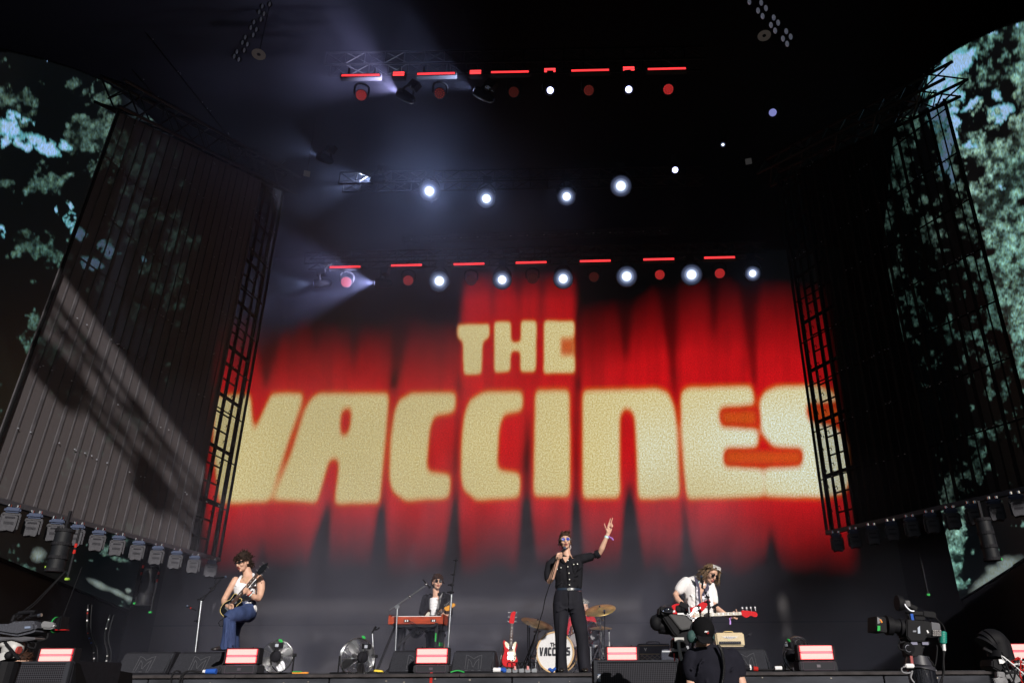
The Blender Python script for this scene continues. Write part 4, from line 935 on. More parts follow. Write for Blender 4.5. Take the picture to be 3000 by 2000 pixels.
# ================================================================== INSTRUMENTS
REDG = mat('red_lacquer', (.50, .006, .012), .6, spec=.12); CREAMP = mat('cream_pickguard', (.66, .61, .48), .45, spec=.2)
ROSE = mat('rosewood', (.09, .045, .035), .8, spec=.2, noise=.3, nscale=30); MAPLE = mat('maple', (.62, .42, .2), .35)
BLKG = mat('black_lacquer', (.006, .006, .007), .2, spec=.3, coat=.25); GOLD = mat('gold_binding', (.6, .45, .18), .4)
OFFS = [(-.50,.02),(-.49,.13),(-.42,.19),(-.30,.20),(-.20,.17),(-.13,.155),(-.04,.175),(.06,.20),(.13,.18),(.09,.12),(.04,.06),(.035,0),(.04,-.05),(.07,-.10),(.08,-.15),(.02,-.165),(-.06,-.145),(-.15,-.13),(-.24,-.15),(-.34,-.19),(-.44,-.17),(-.50,-.09)]
def guitar(label, M4, scale_len=.62, body_k=.8, body_m=REDG, guard_m=CREAMP, neck_m=ROSE, head_m=REDG, edge_m=None, group=None, pegs='both', block=False, head_shape=None, thick=.045, body=OFFS, headlen=.18, guard=True):
    """local x along the neck towards the head, z across, -y the front"""
    t = thing('electric_guitar' if not block else 'bass_guitar', label, 'guitar' if not block else 'bass guitar', M=M4, group=group)
    B = [(x * body_k - .02, z * body_k) for x, z in smoothpoly(body, 4)]
    bdo = MB().prism(B, -thick / 2, thick / 2).build('body', body_m, t, smooth=True, bevel=.006)
    if edge_m:
        e = MB(); n = len(B); e.tube([(B[i % n][0], -thick / 2 + .002, B[i % n][1]) for i in range(n + 1)], .005, 5); e.build('binding', edge_m, bdo)
    if guard:
        gp = smoothpoly([(-.40,-.03),(-.38,-.12),(-.28,-.14),(-.14,-.11),(-.05,-.12),(.05,-.14),(.06,-.10),(.01,-.05),(.01,.055),(.06,.13),(.02,.16),(-.08,.12),(-.12,.055),(-.25,.055),(-.33,.03)], 4)
        MB().prism([(x * body_k, z * body_k) for x, z in gp], -thick / 2 - .005, -thick / 2 + .002).build('pickguard', guard_m, bdo)
    L = scale_len; nj = .05 * body_k
    bridge_x = -.30 * body_k; nut = bridge_x + L
    nk = MB(); nk.loft([((nj - .12, -thick / 2 - .004, 0), .012, .030), ((nut, -thick / 2 - .002, 0), .012, .022)], 10, side=(0, 1, 0)); nko = nk.build('neck', neck_m if neck_m is not ROSE else MAPLE, t, smooth=True)
    fb = MB(); fb.add([(nj - .12, -thick / 2 - .016, -.029), (nut, -thick / 2 - .014, -.021), (nut, -thick / 2 - .014, .021), (nj - .12, -thick / 2 - .016, .029), (nj - .12, -thick / 2 - .004, -.029), (nut, -thick / 2 - .004, -.021), (nut, -thick / 2 - .004, .021), (nj - .12, -thick / 2 - .004, .029)], [(0, 1, 2, 3), (7, 6, 5, 4), (0, 4, 5, 1), (2, 6, 7, 3), (1, 5, 6, 2), (0, 3, 7, 4)])
    fb.build('fingerboard', neck_m, nko)
    fr = MB()
    for k in range(1, 21):
        x = nut - L * (1 - 2 ** (-k / 12)); 
        if x > nj - .1: fr.box((x, -thick / 2 - .0165, 0), (.002, .003, .044))
    fr.build('fret', mat('dull_fret', (.2, .19, .17), .8, 0, spec=.2), nko)
    dm = MB()
    for k in (3, 5, 7, 9, 12, 15, 17):
        x = nut - L * (1 - 2 ** (-(k - .5) / 12)); dm.box((x, -thick / 2 - .0175, 0), (.012 if not block else .026, .002, .012 if not block else .034))
    dm.each('inlay', WHITE, nko)
    hs = head_shape or [(0, -.022), (.02, -.03), (.06, -.035), (.12, -.04), (.165, -.05), (.18, -.03), (.17, .0), (.15, .02), (.08, .035), (.02, .045), (0, .022)]
    H = [(nut + x, z) for x, z in smoothpoly(hs, 3)]
    MB().prism(H, -thick / 2 - .008, -thick / 2 + .008).build('headstock', head_m, t, smooth=True); hso = [o for o in t.children if o.name.startswith('headstock')][0]
    pg = MB(); npg = 4 if block else (3 if pegs == 'both' else 6)
    for k in range(npg):
        x = nut + .03 + (headlen - .05) * k / max(1, npg - 1)
        for s in ((1, -1) if pegs == 'both' and not block else (1,)):
            z = s * .045; pg.cyl((x, -thick / 2, s * .03), (x, -thick / 2, z + s * .015), .0035, n=6); pg.ell((x, -thick / 2, z + s * (.02 if not block else .035)), (.007 if not block else .016, .004, .009 if not block else .02), n=8, m=6)
    pg.each('tuning_peg', mat('peg_metal', (.3, .3, .32), .5, .7), hso, per=2, smooth=True)
    pk = MB()
    for q in ((-.22, -.08) if not block else (-.20,)): pk.box((q * body_k, -thick / 2 - .008, 0), (.035, .014, .085))
    pk.box((bridge_x - .01, -thick / 2 - .008, 0), (.05, .02, .09)); pk.each('pickup', mat('dull_chrome', (.4, .41, .43), .35, .8) if not block else WHITE, bdo, bevel=.003)
    st = MB()
    for k in range(6 if not block else 4): 
        z = (k - 2.5) * .0085 if not block else (k - 1.5) * .012; st.tube([(bridge_x, -thick / 2 - .022, z * 1.2), (nut, -thick / 2 - .019, z * .85)], .0009, 4)
    st.build('string', STEEL, t)
    kb = MB()
    for q, z in ((-.33, -.10), (-.38, -.06), (-.27, -.125)): kb.cyl((q * body_k, -thick / 2 - .02, z * body_k), (q * body_k, -thick / 2, z * body_k), .011, n=10)
    kb.each('control_knob', BLKG, bdo)
    return t
# red guitar on its stand
Yg = 12.0
gb, gt = at(1494, 1950, Yg), at(1500, 1800, Yg); L_ = (gt - gb).length
d = (gt - gb).normalized(); bc = gb + d * (.25 * L_)
G1 = guitar('glossy red electric guitar with cream pickguard resting on a stand', frame(bc + d * .12, d + V((0, .12, 0)), (.15, -1, 0)), scale_len=L_ * .66, body_k=.62 * L_ / .75)
gs_ = thing('guitar_stand', 'black guitar stand carrying the red guitar beside the drums', 'guitar stand', (bc.x, Yg + .12, 0))
m = MB(); zt = gt.z - .06
m.tube([(0, .10, .02), (0, .02, zt)], .012); m.tube([(0, .1, .3), (-.22, -.12, .0)], .011); m.tube([(0, .1, .3), (.22, -.12, .0)], .011); m.tube([(0, .1, .3), (0, .35, 0)], .011)
m.tube([(-.1, -.16, .13), (-.1, .08, .15), (.1, .08, .15), (.1, -.16, .13)], .011); m.build('frame', BLACKM, gs_)
MB().box((0, -.0, zt), (.09, .05, .05)).build('neck_holder', RUBBER, gs_, bevel=.01)
m = MB(); m.prism([(-.20, .0), (-.16, .02), (-.05, .42), (-.11, .46)], .0, .02); m.build('strap', mat('cream_strap', (.7, .66, .58), .7), gs_)
# --- keyboard
WOODR = mat('red_stained_wood', (.36, .05, .016), .7, spec=.2, noise=.35, nscale=7, stretch=(1, 1, 6))
Yk = 12.9
k0, k1 = at(1138, 1827, Yk), at(1298, 1827, Yk); kt = at(1200, 1805, Yk).z; kw = k1.x - k0.x; kh = kt - k0.z
kb_ = thing('keyboard', 'red wooden electric piano standing in front of the man in black', 'keyboard', ((k0.x + k1.x) / 2, Yk, k0.z))
m = MB(); D = .42
m.box((0, D / 2, kh / 2), (kw, D, kh)); m.build('case', WOODR, kb_, bevel=.008)
m = MB(); m.box((-kw / 2 + .01, D / 2, kh / 2 + .015), (.035, D + .03, kh + .04)); m.box((kw / 2 - .01, D / 2, kh / 2 + .015), (.035, D + .03, kh + .04)); m.each('cheek', WOODR, kb_, bevel=.006)
m = MB(); m.box((-kw * .17, -.004, kh * .42), (.09, .012, kh * .35)); m.box((kw * .32, -.004, kh * .42), (.09, .012, kh * .35)); m.each('socket_panel', BLACK, kb_)
m = MB(); 
for q in (-.19, -.15, .31, .34): m.box((kw * q, -.014, kh * .42), (.018, .01, .03))
m.each('socket', WHITE, kb_)
m = MB(); m.box((0, D / 2, kh + .005), (kw - .1, D - .08, .012)); m.build('key_bed', WHITE, kb_)
MB().tube(bez([(-kw * .13, -.02, kh * .4), (-kw * .05, -.05, kh * .2), (kw * .05, -.04, -.03), (kw * .1, .1, -.05)], 6), .006).build('cable', RUBBER, kb_)
ks = thing('keyboard_stand', 'black A-frame keyboard stand under the red electric piano', 'keyboard stand', ((k0.x + k1.x) / 2, Yk, 0)); zk = k0.z - .012
m = MB(); 
for s, a in ((-1, .25), (1, .02)):
    xx = s * kw * .38
    m.bar((xx, .03, zk - .02), (xx - (.22 if s < 0 else -.02), -.12, 0), .045, .03); m.bar((xx, .38, zk - .02), (xx - (.1 if s < 0 else -.05), .5, 0), .045, .03)
    m.bar((xx, .0, zk - .022), (xx, .42, zk - .022), .04, .04); m.box((xx, -.02, zk + .0), (.05, .03, .05))
m.bar((-kw * .4, .02, zk - .02), (kw * .4, .02, zk - .02), .035, .035); m.bar((-kw * .4, .38, zk - .02), (kw * .4, .38, zk - .02), .035, .035)
m.bar((-kw * .36, .2, zk * .55), (-kw * .05, .3, zk - .03), .05, .05); m.bar((-kw * .4, .3, 0), (-kw * .30, .3, zk), .05, .05); m.bar((-kw * .28, .4, 0), (-kw * .28, .4, zk), .035, .035)
m.build('frame', BLACKM, ks, bevel=.004)
MB().box((kw * .385, -.03, zk * .62), (.02, .012, .3)).build('green_tape', GREEN, ks)
MB().box((kw * .46, .1, zk * .6), (.055, .02, .055)).build('green_tag', GREEN, ks)
stl = thing('wooden_stool', 'wooden stool with orange legs behind the keyboard stand', 'stool', (at(1272, 1900, 14.3).x, 14.35, 0))
m = MB(); 
for s in (-1, 1):
    for q in (-1, 1): m.loft([((s * .17, q * .14, .0), .022, .02), ((s * .12, q * .10, .62), .025, .02)], 8)
m.each('leg', mat('orange_pine', (.70, .33, .08), .45), stl, smooth=True)
MB().loft([((0, 0, .62), .19, .17), ((0, 0, .66), .2, .18), ((0, 0, .68), .18, .16)], 20).build('seat', BLACK, stl, smooth=True)
# --- microphone stands
def mic_mb(p, d, L=.16, r=.022):
    p = V(p); d = V(d).normalized(); b = MB(); b.loft([(p, r * .55, r * .55), (p - d * L * .3, r * .6, r * .6), (p - d * L, r * .4, r * .4)][::-1], 12); h = MB(); h.ell(p + d * r * .6, (r, r, r), n=14, m=10); return b, h
def add_mic(t, p, d, hm=BLACK):
    b, h = mic_mb(p, d); b.build('microphone_body', BLACK, t, smooth=True); h.build('microphone_head', hm, t, smooth='all')
MESHB = mat('mic_mesh', (.06, .08, .13), .35, .6, bump=.4, bscale=500)
def stand(label, base, pts, rs, ms, tripod=True, mic=None, clamps=(), cable=None):
    base = V(base); t = thing('microphone_stand', label, 'microphone stand', base, group='microphone stands')
    for i in range(len(pts) - 1):
        MB().cyl(pts[i], pts[i + 1], rs[i], n=10).build('pole' if i == 0 else 'boom', ms[i], t, smooth=True)
    if tripod:
        m = MB()
        for a in (.3, 2.4, 4.5): m.tube([(0, 0, .16), (.3 * math.cos(a), .3 * math.sin(a), .012)], .009)
        m.cyl((0, 0, .1), (0, 0, .2), .02); m.build('foot', BLACKM, t)
    c = MB()
    for p, r in clamps: c.ell(p, (r, r, r), n=10, m=6); c.cyl(V(p) - V((r * 2.2, 0, 0)), V(p) + V((r * 1.5, 0, 0)), r * .4, n=8)
    if clamps: c.each('clutch', BLACK, t, per=2, smooth=True)
    if mic: add_mic(t, mic[0], mic[1], MESHB)
    if cable: MB().tube(bez(cable, 6), .005, 5).build('cable', RUBBER, t)
    return t
def rel(px, py, Y, base): return at(px, py, Y) - V(base)
b = at(562, 1980, 11.6); b.z = 0; R = lambda x, y, dy=0: rel(x, y, 11.6 + dy, b)
s1 = stand('silver microphone stand with boom left of the man in the white vest', b, [V((0, 0, .1)), R(590, 1758), R(648, 1696)], [.016, .009], [STEEL, BLACKM], mic=(R(658, 1689), V((1, 0, .1))), clamps=[(R(590, 1755), .028), (R(579, 1818), .024), (R(618, 1722), .016)],
    cable=[R(640, 1690), R(630, 1700), R(628, 1725), R(585, 1765), R(578, 1900)])
m_, h_ = mic_mb(R(551, 1776), V((-1, -.2, .45)), .14); m_.build('microphone_body', BLACK, s1, smooth=True); h_.build('microphone_head', MESHB, s1, smooth='all')
MB().cyl(R(558, 1780), R(560, 1781), .013, n=10).build('red_ring', REDT, s1)
b = at(1160, 1905, 12.7); b.z = 0; R = lambda x, y, dy=0: rel(x, y, 12.7 + dy, b)
stand('silver boom stand reaching over the red electric piano', b, [V((0, 0, .1)), R(1164, 1776)], [.014], [STEEL], clamps=[], tripod=True)
sb_ = [o for o in bpy.data.objects if o.get('label') == 'silver boom stand reaching over the red electric piano'][0]
MB().cyl(R(1141, 1787), R(1250, 1712), .013, n=10).build('boom', STEEL, sb_, smooth=True)
m = MB(); m.prism([(-.03, -.03), (.03, -.03), (.035, .012), (0, .035), (-.035, .012)], -.02, .02, lambda p: p + R(1164, 1776)); m.build('clutch', STEEL, sb_, bevel=.004)
m = MB(); m.ell(R(1201, 1747), (.025, .025, .025)); m.ell(R(1248, 1711), (.03, .03, .03)); m.build('joint', CHROME, sb_, smooth='all'); add_mic(sb_, R(1257, 1717), V((.7, 0, -.7)), BLACK)
b = at(1311, 1905, 12.4); b.z = 0; R = lambda x, y, dy=0: rel(x, y, 12.4 + dy, b)
stand('tall empty silver and black stand right of the keyboard player', b, [V((0, 0, .1)), R(1323, 1740), R(1336, 1640)], [.019, .010], [STEEL, BLACKM], clamps=[(R(1322, 1734), .03), (R(1323, 1712), .026), (R(1328, 1682), .02), (R(1336, 1640), .022)])
b = at(1096, 1970, 11.5); b.z = 0; R = lambda x, y, dy=0: rel(x, y, 11.5 + dy, b)
s4 = stand('short silver stand with a black clip right of the sideways fan', b, [V((0, 0, .02)), R(1091, 1855)], [.013], [STEEL], tripod=False, clamps=[(R(1094, 1917), .017)])
m = MB(); m.tube(bez([R(1091, 1856), R(1092, 1848), R(1099, 1841)], 4), .013); m.tube(bez([R(1096, 1844), R(1099, 1838), R(1102, 1834)], 4), .016); m.tube(bez([R(1098, 1843), R(1106, 1842), R(1112, 1837)], 4), .013); m.build('clip', BLACK, s4, smooth=True)
MB().lathe([(.12, 0), (.12, .02), (.02, .035)], 20, cap=True).build('base', BLACKM, s4); MB().box((.07, -.02, .03), (.13, .07, .04), Matrix.Rotation(.1, 3, 'Y')).build('yellow_pad', mat('yellow_plastic', (.8, .6, .05), .5), s4, bevel=.01)
b = at(2083, 1980, 11.2); b.z = 0; R = lambda x, y, dy=0: rel(x, y, 11.2 + dy, b)
s5 = stand('black microphone stand in front of the long haired bass player', b, [V((0, 0, .1)), R(2078, 1815), R(2074, 1760), R(2062, 1722)], [.017, .014, .008], [STEEL, BLACKM, BLACKM], mic=(R(2055, 1691), V((-.05, -.1, 1))), clamps=[(R(2074, 1762), .026), (R(2079, 1812), .026), (R(2073, 1748), .02), (R(2068, 1735), .014)], cable=[R(2057, 1715), R(2064, 1730), R(2077, 1760), R(2076, 1800), R(2080, 1900)])
m = MB(); m.cyl(R(2096, 1795), R(2095, 1775), .014); m.cyl(R(2086, 1779), R(2103, 1769), .018); m.build('side_bracket', BLACK, s5)
MB().cyl(R(2056, 1722), R(2060, 1700), .014).build('mic_clip', BLACKM, s5)
# --- drum kit
Yd = 13.2
WD = mat('drum_shell', (.22, .07, .065), .25, coat=.5, noise=.6, nscale=5); HEADW = mat('drum_head', (.80, .80, .82), .4); HOOP = mat('natural_hoop', (.66, .45, .24), .35)
bc_ = at(1626, 1915.5, Yd); rd = 51 / F * (bc_ - CP).length; bcz = max(rd + .01, bc_.z)
bd_ = thing('bass_drum', 'bass drum with black lettering on its white head behind the singer', 'bass drum', (bc_.x, Yd, 0), math.radians(-8)); zc = bcz
tt = lambda o: V((0, 0, zc)) 
MB().lathe([(rd * .97, .03), (rd * .97, .45)], 48, org=tt(0), rot=RX90 @ Matrix.Rotation(math.pi, 3, 'X')).build('shell', WD, bd_, smooth=True)
MB().lathe([(rd * 1.02, 0), (rd * 1.02, .045), (rd * .965, .045), (rd * .94, .0), (rd * 1.02, 0)], 48, org=tt(0), rot=RX90 @ Matrix.Rotation(math.pi, 3, 'X')).build('front_hoop', HOOP, bd_, smooth=True)
MB().lathe([(rd * 1.02, .45), (rd * 1.02, .495), (rd * .94, .495)], 48, org=tt(0), rot=RX90 @ Matrix.Rotation(math.pi, 3, 'X')).build('rear_hoop', HOOP, bd_, smooth=True)
hp = V((rd * .30, 0, -rd * .60))
head = MB(); N = 64
ho = [(rd * .955 * math.cos(2 * math.pi * k / N), rd * .955 * math.sin(2 * math.pi * k / N)) for k in range(N)]; hi_ = [(hp.x - .0 + rd * .26 * math.cos(2 * math.pi * k / N), hp.z + rd * .26 * math.sin(2 * math.pi * k / N)) for k in range(N)]
head.add([(x, .012, z + zc) for x, z in ho] + [(x, .012, z + zc) for x, z in hi_], [(k, (k + 1) % N, N + (k + 1) % N, N + k) for k in range(N)]); fho = head.build('front_head', HEADW, bd_)
MB().lathe([(rd * .27, 0), (rd * .25, -.008), (rd * .235, 0)], 28, org=(hp.x, .010, hp.z + zc), rot=RX90 @ Matrix.Rotation(math.pi, 3, 'X')).build('port_ring', WHITE, bd_, smooth=True)
MB().box((0, .3, zc), (rd * 1.2, .02, rd * 1.6)).build('inner_pillow', BLACK, bd_)
INK = mat('black_ink', (.012, .012, .018), .5)
textobj('lettering', 'THE', .1, INK, fho, (-.01, .006, zc + rd * .36), bold=.006, width=rd * .46, height=rd * .20)
# heavy, slanted block letters built from outlines
LTR = {'V': [[(0, 1), (.33, 1), (.45, .35), (.62, 1), (.95, 1), (.55, 0), (.18, 0)]], 'A': [[(0, 0), (.22, .82), (.35, 1), (.92, 1), (.86, 0), (.52, 0), (.54, .25), (.4, .25), (.33, 0)]],
 'C': [[(.86, 1), (.25, 1), (.05, .85), (0, .2), (.15, 0), (.82, 0), (.82, .25), (.38, .25), (.38, .74), (.86, .74)]], 'I': [[(0, 0), (.38, 0), (.38, 1), (0, 1)]],
 'N': [[(0, 0), (0, 1), (.75, 1), (.95, .8), (.98, 0), (.6, 0), (.58, .72), (.4, .72), (.38, 0)]], 'E': [[(.05, 0), (0, 1), (.8, 1), (.82, .76), (.38, .76), (.38, .62), (.76, .62), (.78, .40), (.38, .40), (.38, .24), (.84, .24), (.86, 0)]],
 'S': [[(.05, 0), (.05, .24), (.5, .24), (.5, .38), (.15, .40), (0, .55), (0, .85), (.15, 1), (.85, 1), (.85, .76), (.38, .76), (.38, .64), (.75, .62), (.9, .48), (.9, .15), (.75, 0)]]}
m = MB(); x = 0; wds = {'I': .42}; tot = sum(wds.get(c, .95) + .05 for c in 'VACCINES'); lw = rd * 1.66 / tot; lh = rd * .42
for c in 'VACCINES':
    for pl in LTR[c]: m.prism([(-rd * .83 + (x + px) * lw, zc - rd * .18 + pz * lh) for px, pz in pl], .003, .011)
    x += wds.get(c, .95) + .05
m.build('lettering', INK, fho)
m = MB()
for k in range(10):
    a = 2 * math.pi * k / 10 + .2; m.box((rd * 1.05 * math.cos(a), .05, zc + rd * 1.05 * math.sin(a)), (.03, .09, .03), Matrix.Rotation(-a, 3, 'Y')); m.cyl((rd * 1.02 * math.cos(a), .04, zc + rd * 1.02 * math.sin(a)), (rd * 1.02 * math.cos(a), .42, zc + rd * 1.02 * math.sin(a)), .006, n=6)
m.each('lug', CHROME, bd_, per=2, smooth=True)
m = MB(); m.tube([(rd * .95, .12, zc - rd * .3), (rd * 1.35, -.05, 0.01)], .012); m.tube([(-rd * .95, .12, zc - rd * .3), (-rd * 1.3, -.05, .01)], .012); m.each('spur', CHROME, bd_)
BRASS = mat('bronze_cymbal', (.62, .44, .17), .38, .8, noise=.3, nscale=8); BRASD = mat('dark_bronze_cymbal', (.30, .22, .13), .4, .8, noise=.35, nscale=8)
def cymbal(px, py, Y, rpx, tilt_side, tilt_front, m, label, stand_bot=None, pm=CHROME, extra=None, second=None):
    c = at(px, py, Y); r = rpx / F * (c - CP).length
    t = thing('cymbal', label, 'cymbal', (c.x, c.y, c.z), group='cymbals of the drum kit')
    rot = Matrix.Rotation(tilt_side, 3, 'Y') @ Matrix.Rotation(tilt_front, 3, 'X')
    MB().lathe([(.004, .035), (r * .12, .03), (r * .17, .012), (r * .55, 0), (r, -.022), (r, -.024), (r * .55, -.003), (r * .17, .008), (r * .12, .026), (.004, .031)], 48, rot=rot).build('plate', m, t, smooth='all')
    MB().cyl(rot @ V((0, 0, -.01)), rot @ V((0, 0, .06)), .012, n=10).build('felt', BLACK, t)
    s = thing('cymbal_stand', 'chrome stand holding the ' + label.split(',')[0], 'cymbal stand', (c.x, c.y + .02, 0), group='cymbal stands')
    z = c.z; b = MB(); b.tube([(0, 0, .35), (0, 0, z * .62)], .021, 10); b.tube([(0, 0, z * .6), (0, 0, z - .08)], .015, 10); b.tube([(0, 0, z - .1), rot @ V((0, 0, -.02)) + V((0, 0, z))], .009, 8)
    b.build('pole', pm, s, smooth=True)
    f = MB()
    for a in (.4, 2.5, 4.6): f.tube([(0, 0, .5), (.28 * math.cos(a), .28 * math.sin(a), .015)], .012); f.tube([(0, 0, .2), (.15 * math.cos(a), .15 * math.sin(a), .24)], .009)
    f.each('leg', pm, s, per=2)
    j = MB(); 
    for q in (.6, .82, .35): j.cyl((0, 0, z * q - .03), (0, 0, z * q + .03), .032, n=12); j.cyl((-.06, 0, z * q), (.06, 0, z * q), .012, n=8)
    j.each('collar', CHROME, s, per=2, smooth=True)
    return t, s
cymbal(1574, 1822, 13.3, 45, .29, .30, BRASD, 'dark bronze cymbal left of the singer, tilted down to the right')
cy, cs = cymbal(1758, 1783, 13.5, 43, -.16, .42, BRASS, 'shiny golden cymbal right of the singer, the higher of the two there')
cymbal(1760, 1836, 13.6, 31, 0, .16, BRASD, 'thin hi-hat cymbals right of the singer, below the golden cymbal')
def drum(px, py, Y, rpx, axis, depth, label, m=WD):
    c = at(px, py, Y); r = rpx / F * (c - CP).length; q = V((0, 0, 1)).rotation_difference(V(axis).normalized()).to_matrix()
    t = thing('tom_drum', label, 'drum', c, group='tom drums')
    MB().lathe([(r * .95, 0), (r * .95, -depth)], 32, rot=q).build('shell', m, t, smooth=True)
    MB().lathe([(r * .93, .005), (r, .008), (r, -.03), (r * .95, -.03)], 32, rot=q).build('hoop', CHROME, t, smooth=True)
    MB().lathe([(.001, 0), (r * .94, 0)], 32, rot=q).build('drum_skin', HEADW, t); MB().lathe([(.001, -depth), (r * .94, -depth)], 32, rot=q).build('drum_skin', mat('grey_skin', (.5, .5, .54), .4), t)
    MB().lathe([(r * .95, -depth + .03), (r, -depth + .03), (r, -depth - .008), (r * .9, -depth - .006)], 32, rot=q).build('hoop', CHROME, t, smooth=True)
    l = MB()
    for k in range(6):
        a = k * math.pi / 3; l.cyl(q @ V((r * math.cos(a), r * math.sin(a), -.02)), q @ V((r * math.cos(a), r * math.sin(a), -depth + .02)), .009, n=6)
    l.each('lug', CHROME, t)
drum(1693, 1845, 13.7, 23, (.05, .8, .62), .26, 'mounted tom drum seen between the singer\'s legs')
drum(1735, 1838, 13.8, 18, (-.3, .7, .6), .2, "small tom drum right of the singer's leg")
fl_ = at(1742, 1915, 13.7); drum(1742, 1893, 13.9, 22, (0, .12, 1), .38, 'dark floor tom between the singer and the chrome stand', BLACK)
# mics round the kit
def kitmic(px, py, Y, px2, py2, label, head=BLACK, L=.16):
    b = at(px2, py2, Y); b.z = 0; p = at(px, py, Y) - b
    t = thing('drum_microphone', label, 'microphone', b, group='microphones around the drums')
    MB().tube([(0, 0, .0), (p.x, 0, p.z - L)], .008, 8).build('pole', WHITE if head is BLACK else BLACKM, t); mb, hh = mic_mb(p, V((0, 0, 1)), L, .02); mb.build('microphone_body', STEEL if head is BLACK else BLACK, t, smooth=True); hh.build('microphone_head', head, t, smooth='all')
    MB().lathe([(.1, 0), (.1, .015), (.01, .03)], 16, cap=True).build('base', BLACKM, t)
    return t
kitmic(1784, 1849, 13.3, 1786, 1950, 'slim microphone with black foam right of the drums')
kitmic(1546, 1824, 13.2, 1549, 1950, 'black microphone left of the drums under the dark cymbal', MESHB)
kitmic(1551, 1836, 13.0, 1556, 1950, 'microphone with a red ring left of the bass drum', MESHB)
kitmic(1771, 1790, 13.3, 1768, 1950, 'slim black microphone beside the golden cymbal', MESHB)
t = thing('microphone_boom', 'black boom microphone slanting to the floor left of the bass drum', 'microphone stand', at(1531, 1968, 12.6) * 1.0); t.location.z = 0
bo_ = t.location; m = MB(); m.tube([V((0, 0, .01)), at(1564, 1875, 12.6) - bo_], .010); m.tube([at(1564, 1875, 12.6) - bo_, at(1567, 1858, 12.6) - bo_], .012); m.build('boom', BLACKM, t); MB().lathe([(.1, 0), (.1, .02), (.01, .035)], 18, cap=True).build('base', BLACKM, t)
# --- amplifiers
a, b = at(1872, 1930, 12.6), at(1965, 1930, 12.6); zt = at(1900, 1884, 12.6).z
am = thing('guitar_amplifier', 'black combo amplifier with gold diamond grille behind the centre camera', 'amplifier', ((a.x + b.x) / 2, 12.6, 0)); W = b.x - a.x
MB().box((0, .14, zt / 2), (W, .28, zt)).build('cabinet', BLACK, am, bevel=.012)
def dia():
    m = bpy.data.materials.new('diamond_cloth'); m.use_nodes = True; t = m.node_tree; b = t.nodes['Principled BSDF']
    tc = t.nodes.new('ShaderNodeTexCoord'); out = []
    for ang in (58, -58):
        mp = t.nodes.new('ShaderNodeMapping'); mp.inputs['Rotation'].default_value = (0, math.radians(ang), 0); t.links.new(tc.outputs['Object'], mp.inputs[0])
        w_ = t.nodes.new('ShaderNodeTexWave'); w_.inputs['Scale'].default_value = 7.5; t.links.new(mp.outputs[0], w_.inputs['Vector']); out.append(w_)
    mx = t.nodes.new('ShaderNodeMath'); mx.operation = 'MAXIMUM'; t.links.new(out[0].outputs['Fac'], mx.inputs[0]); t.links.new(out[1].outputs['Fac'], mx.inputs[1])
    cr = t.nodes.new('ShaderNodeValToRGB'); t.links.new(mx.outputs[0], cr.inputs[0]); cr.color_ramp.elements[0].position = .88; cr.color_ramp.elements[0].color = (.028, .02, .02, 1); cr.color_ramp.elements[1].position = .97; cr.color_ramp.elements[1].color = (.3, .22, .13, 1)
    t.links.new(cr.outputs[0], b.inputs['Base Color']); b.inputs['Roughness'].default_value = .8; return m
MB().box((0, -.004, zt * .33), (W - .05, .01, zt * .56)).build('grille_cloth', dia(), am)
m = MB(); m.box((0, -.006, zt * .64), (W - .03, .014, .008)); m.box((0, -.006, zt * .93), (W - .03, .014, .006)); m.build('trim_line', GOLD, am)
textobj('emblem', 'V', .05, mat('silver_emblem', (.6, .6, .6), .3, .8), am, (-W * .28, -.008, zt * .79), bold=.003, width=.045)
MB().tube(bez([(-.1, .14, zt), (-.08, .14, zt + .03), (.08, .14, zt + .03), (.1, .14, zt)], 5), .01).build('handle', RUBBER, am)
a = at(1980 - 41, 1930, 12.2); cb2 = thing('equipment_case', 'small grey speckled case right of the diamond grille amplifier', 'case', (at(1960, 1930, 12.2).x, 12.2, 0)); zc2 = at(1960, 1900, 12.2).z
MB().box((0, .12, zc2 / 2), (.22, .24, zc2)).build('box', mat('grey_speckle', (.05, .055, .075), .85, spec=.15, noise=.7, nscale=90), cb2, bevel=.008); MB().box((0, -.004, zc2 * .9), (.2, .01, .02)).build('edge', STEEL, cb2)
Ya = 12.7; a, b = at(2099, 1892, Ya), at(2183, 1892, Ya); zt = at(2140, 1851, Ya).z; W = b.x - a.x; h = zt - a.z
cab = thing('speaker_cabinet', 'black speaker cabinet carrying the cream amplifier head', 'speaker cabinet', ((a.x + b.x) / 2, Ya, 0))
MB().box((0, .17, (a.z - .01) / 2), (W * 1.1, .36, a.z - .012)).build('cabinet', BLACK, cab, bevel=.01); MB().box((0, -.016, (a.z - .01) / 2), (W * 1.0, .01, a.z * .85)).build('grille', GRIL, cab)
CRT = mat('cream_tolex', (.62, .5, .30), .6, noise=.12, nscale=50)
hd_ = thing('amplifier_head', 'cream amplifier head with a white script logo, right of the bass player', 'amplifier', ((a.x + b.x) / 2, Ya, a.z - .005))
MB().box((0, .12, h / 2), (W, .25, h)).build('cabinet', CRT, hd_, bevel=.02)
m = MB(); m.prism([(-W * .45, .03), (W * .45, .03), (W * .45, h - .03), (-W * .45, h - .03)], -.012, .0); m.build('front_panel', mat('cream_cloth', (.66, .55, .36), .7, noise=.15, nscale=120), hd_)
MB().box((-.01, -.02, h * .27), (W * .76, .012, h * .20)).build('control_plate', BLACK, hd_)
m = MB()
for k in range(9): m.cyl((-W * .33 + k * W * .075, -.04, h * .28), (-W * .33 + k * W * .075, -.025, h * .28), .008, n=8)
m.each('knob', CHROME, hd_)
MB().prism([(-W * .3, h * .72), (W * .3, h * .72), (W * .18, h * .62), (0, h * .53), (-W * .18, h * .62)], -.02, -.012).build('logo_plate', WHITE, hd_)
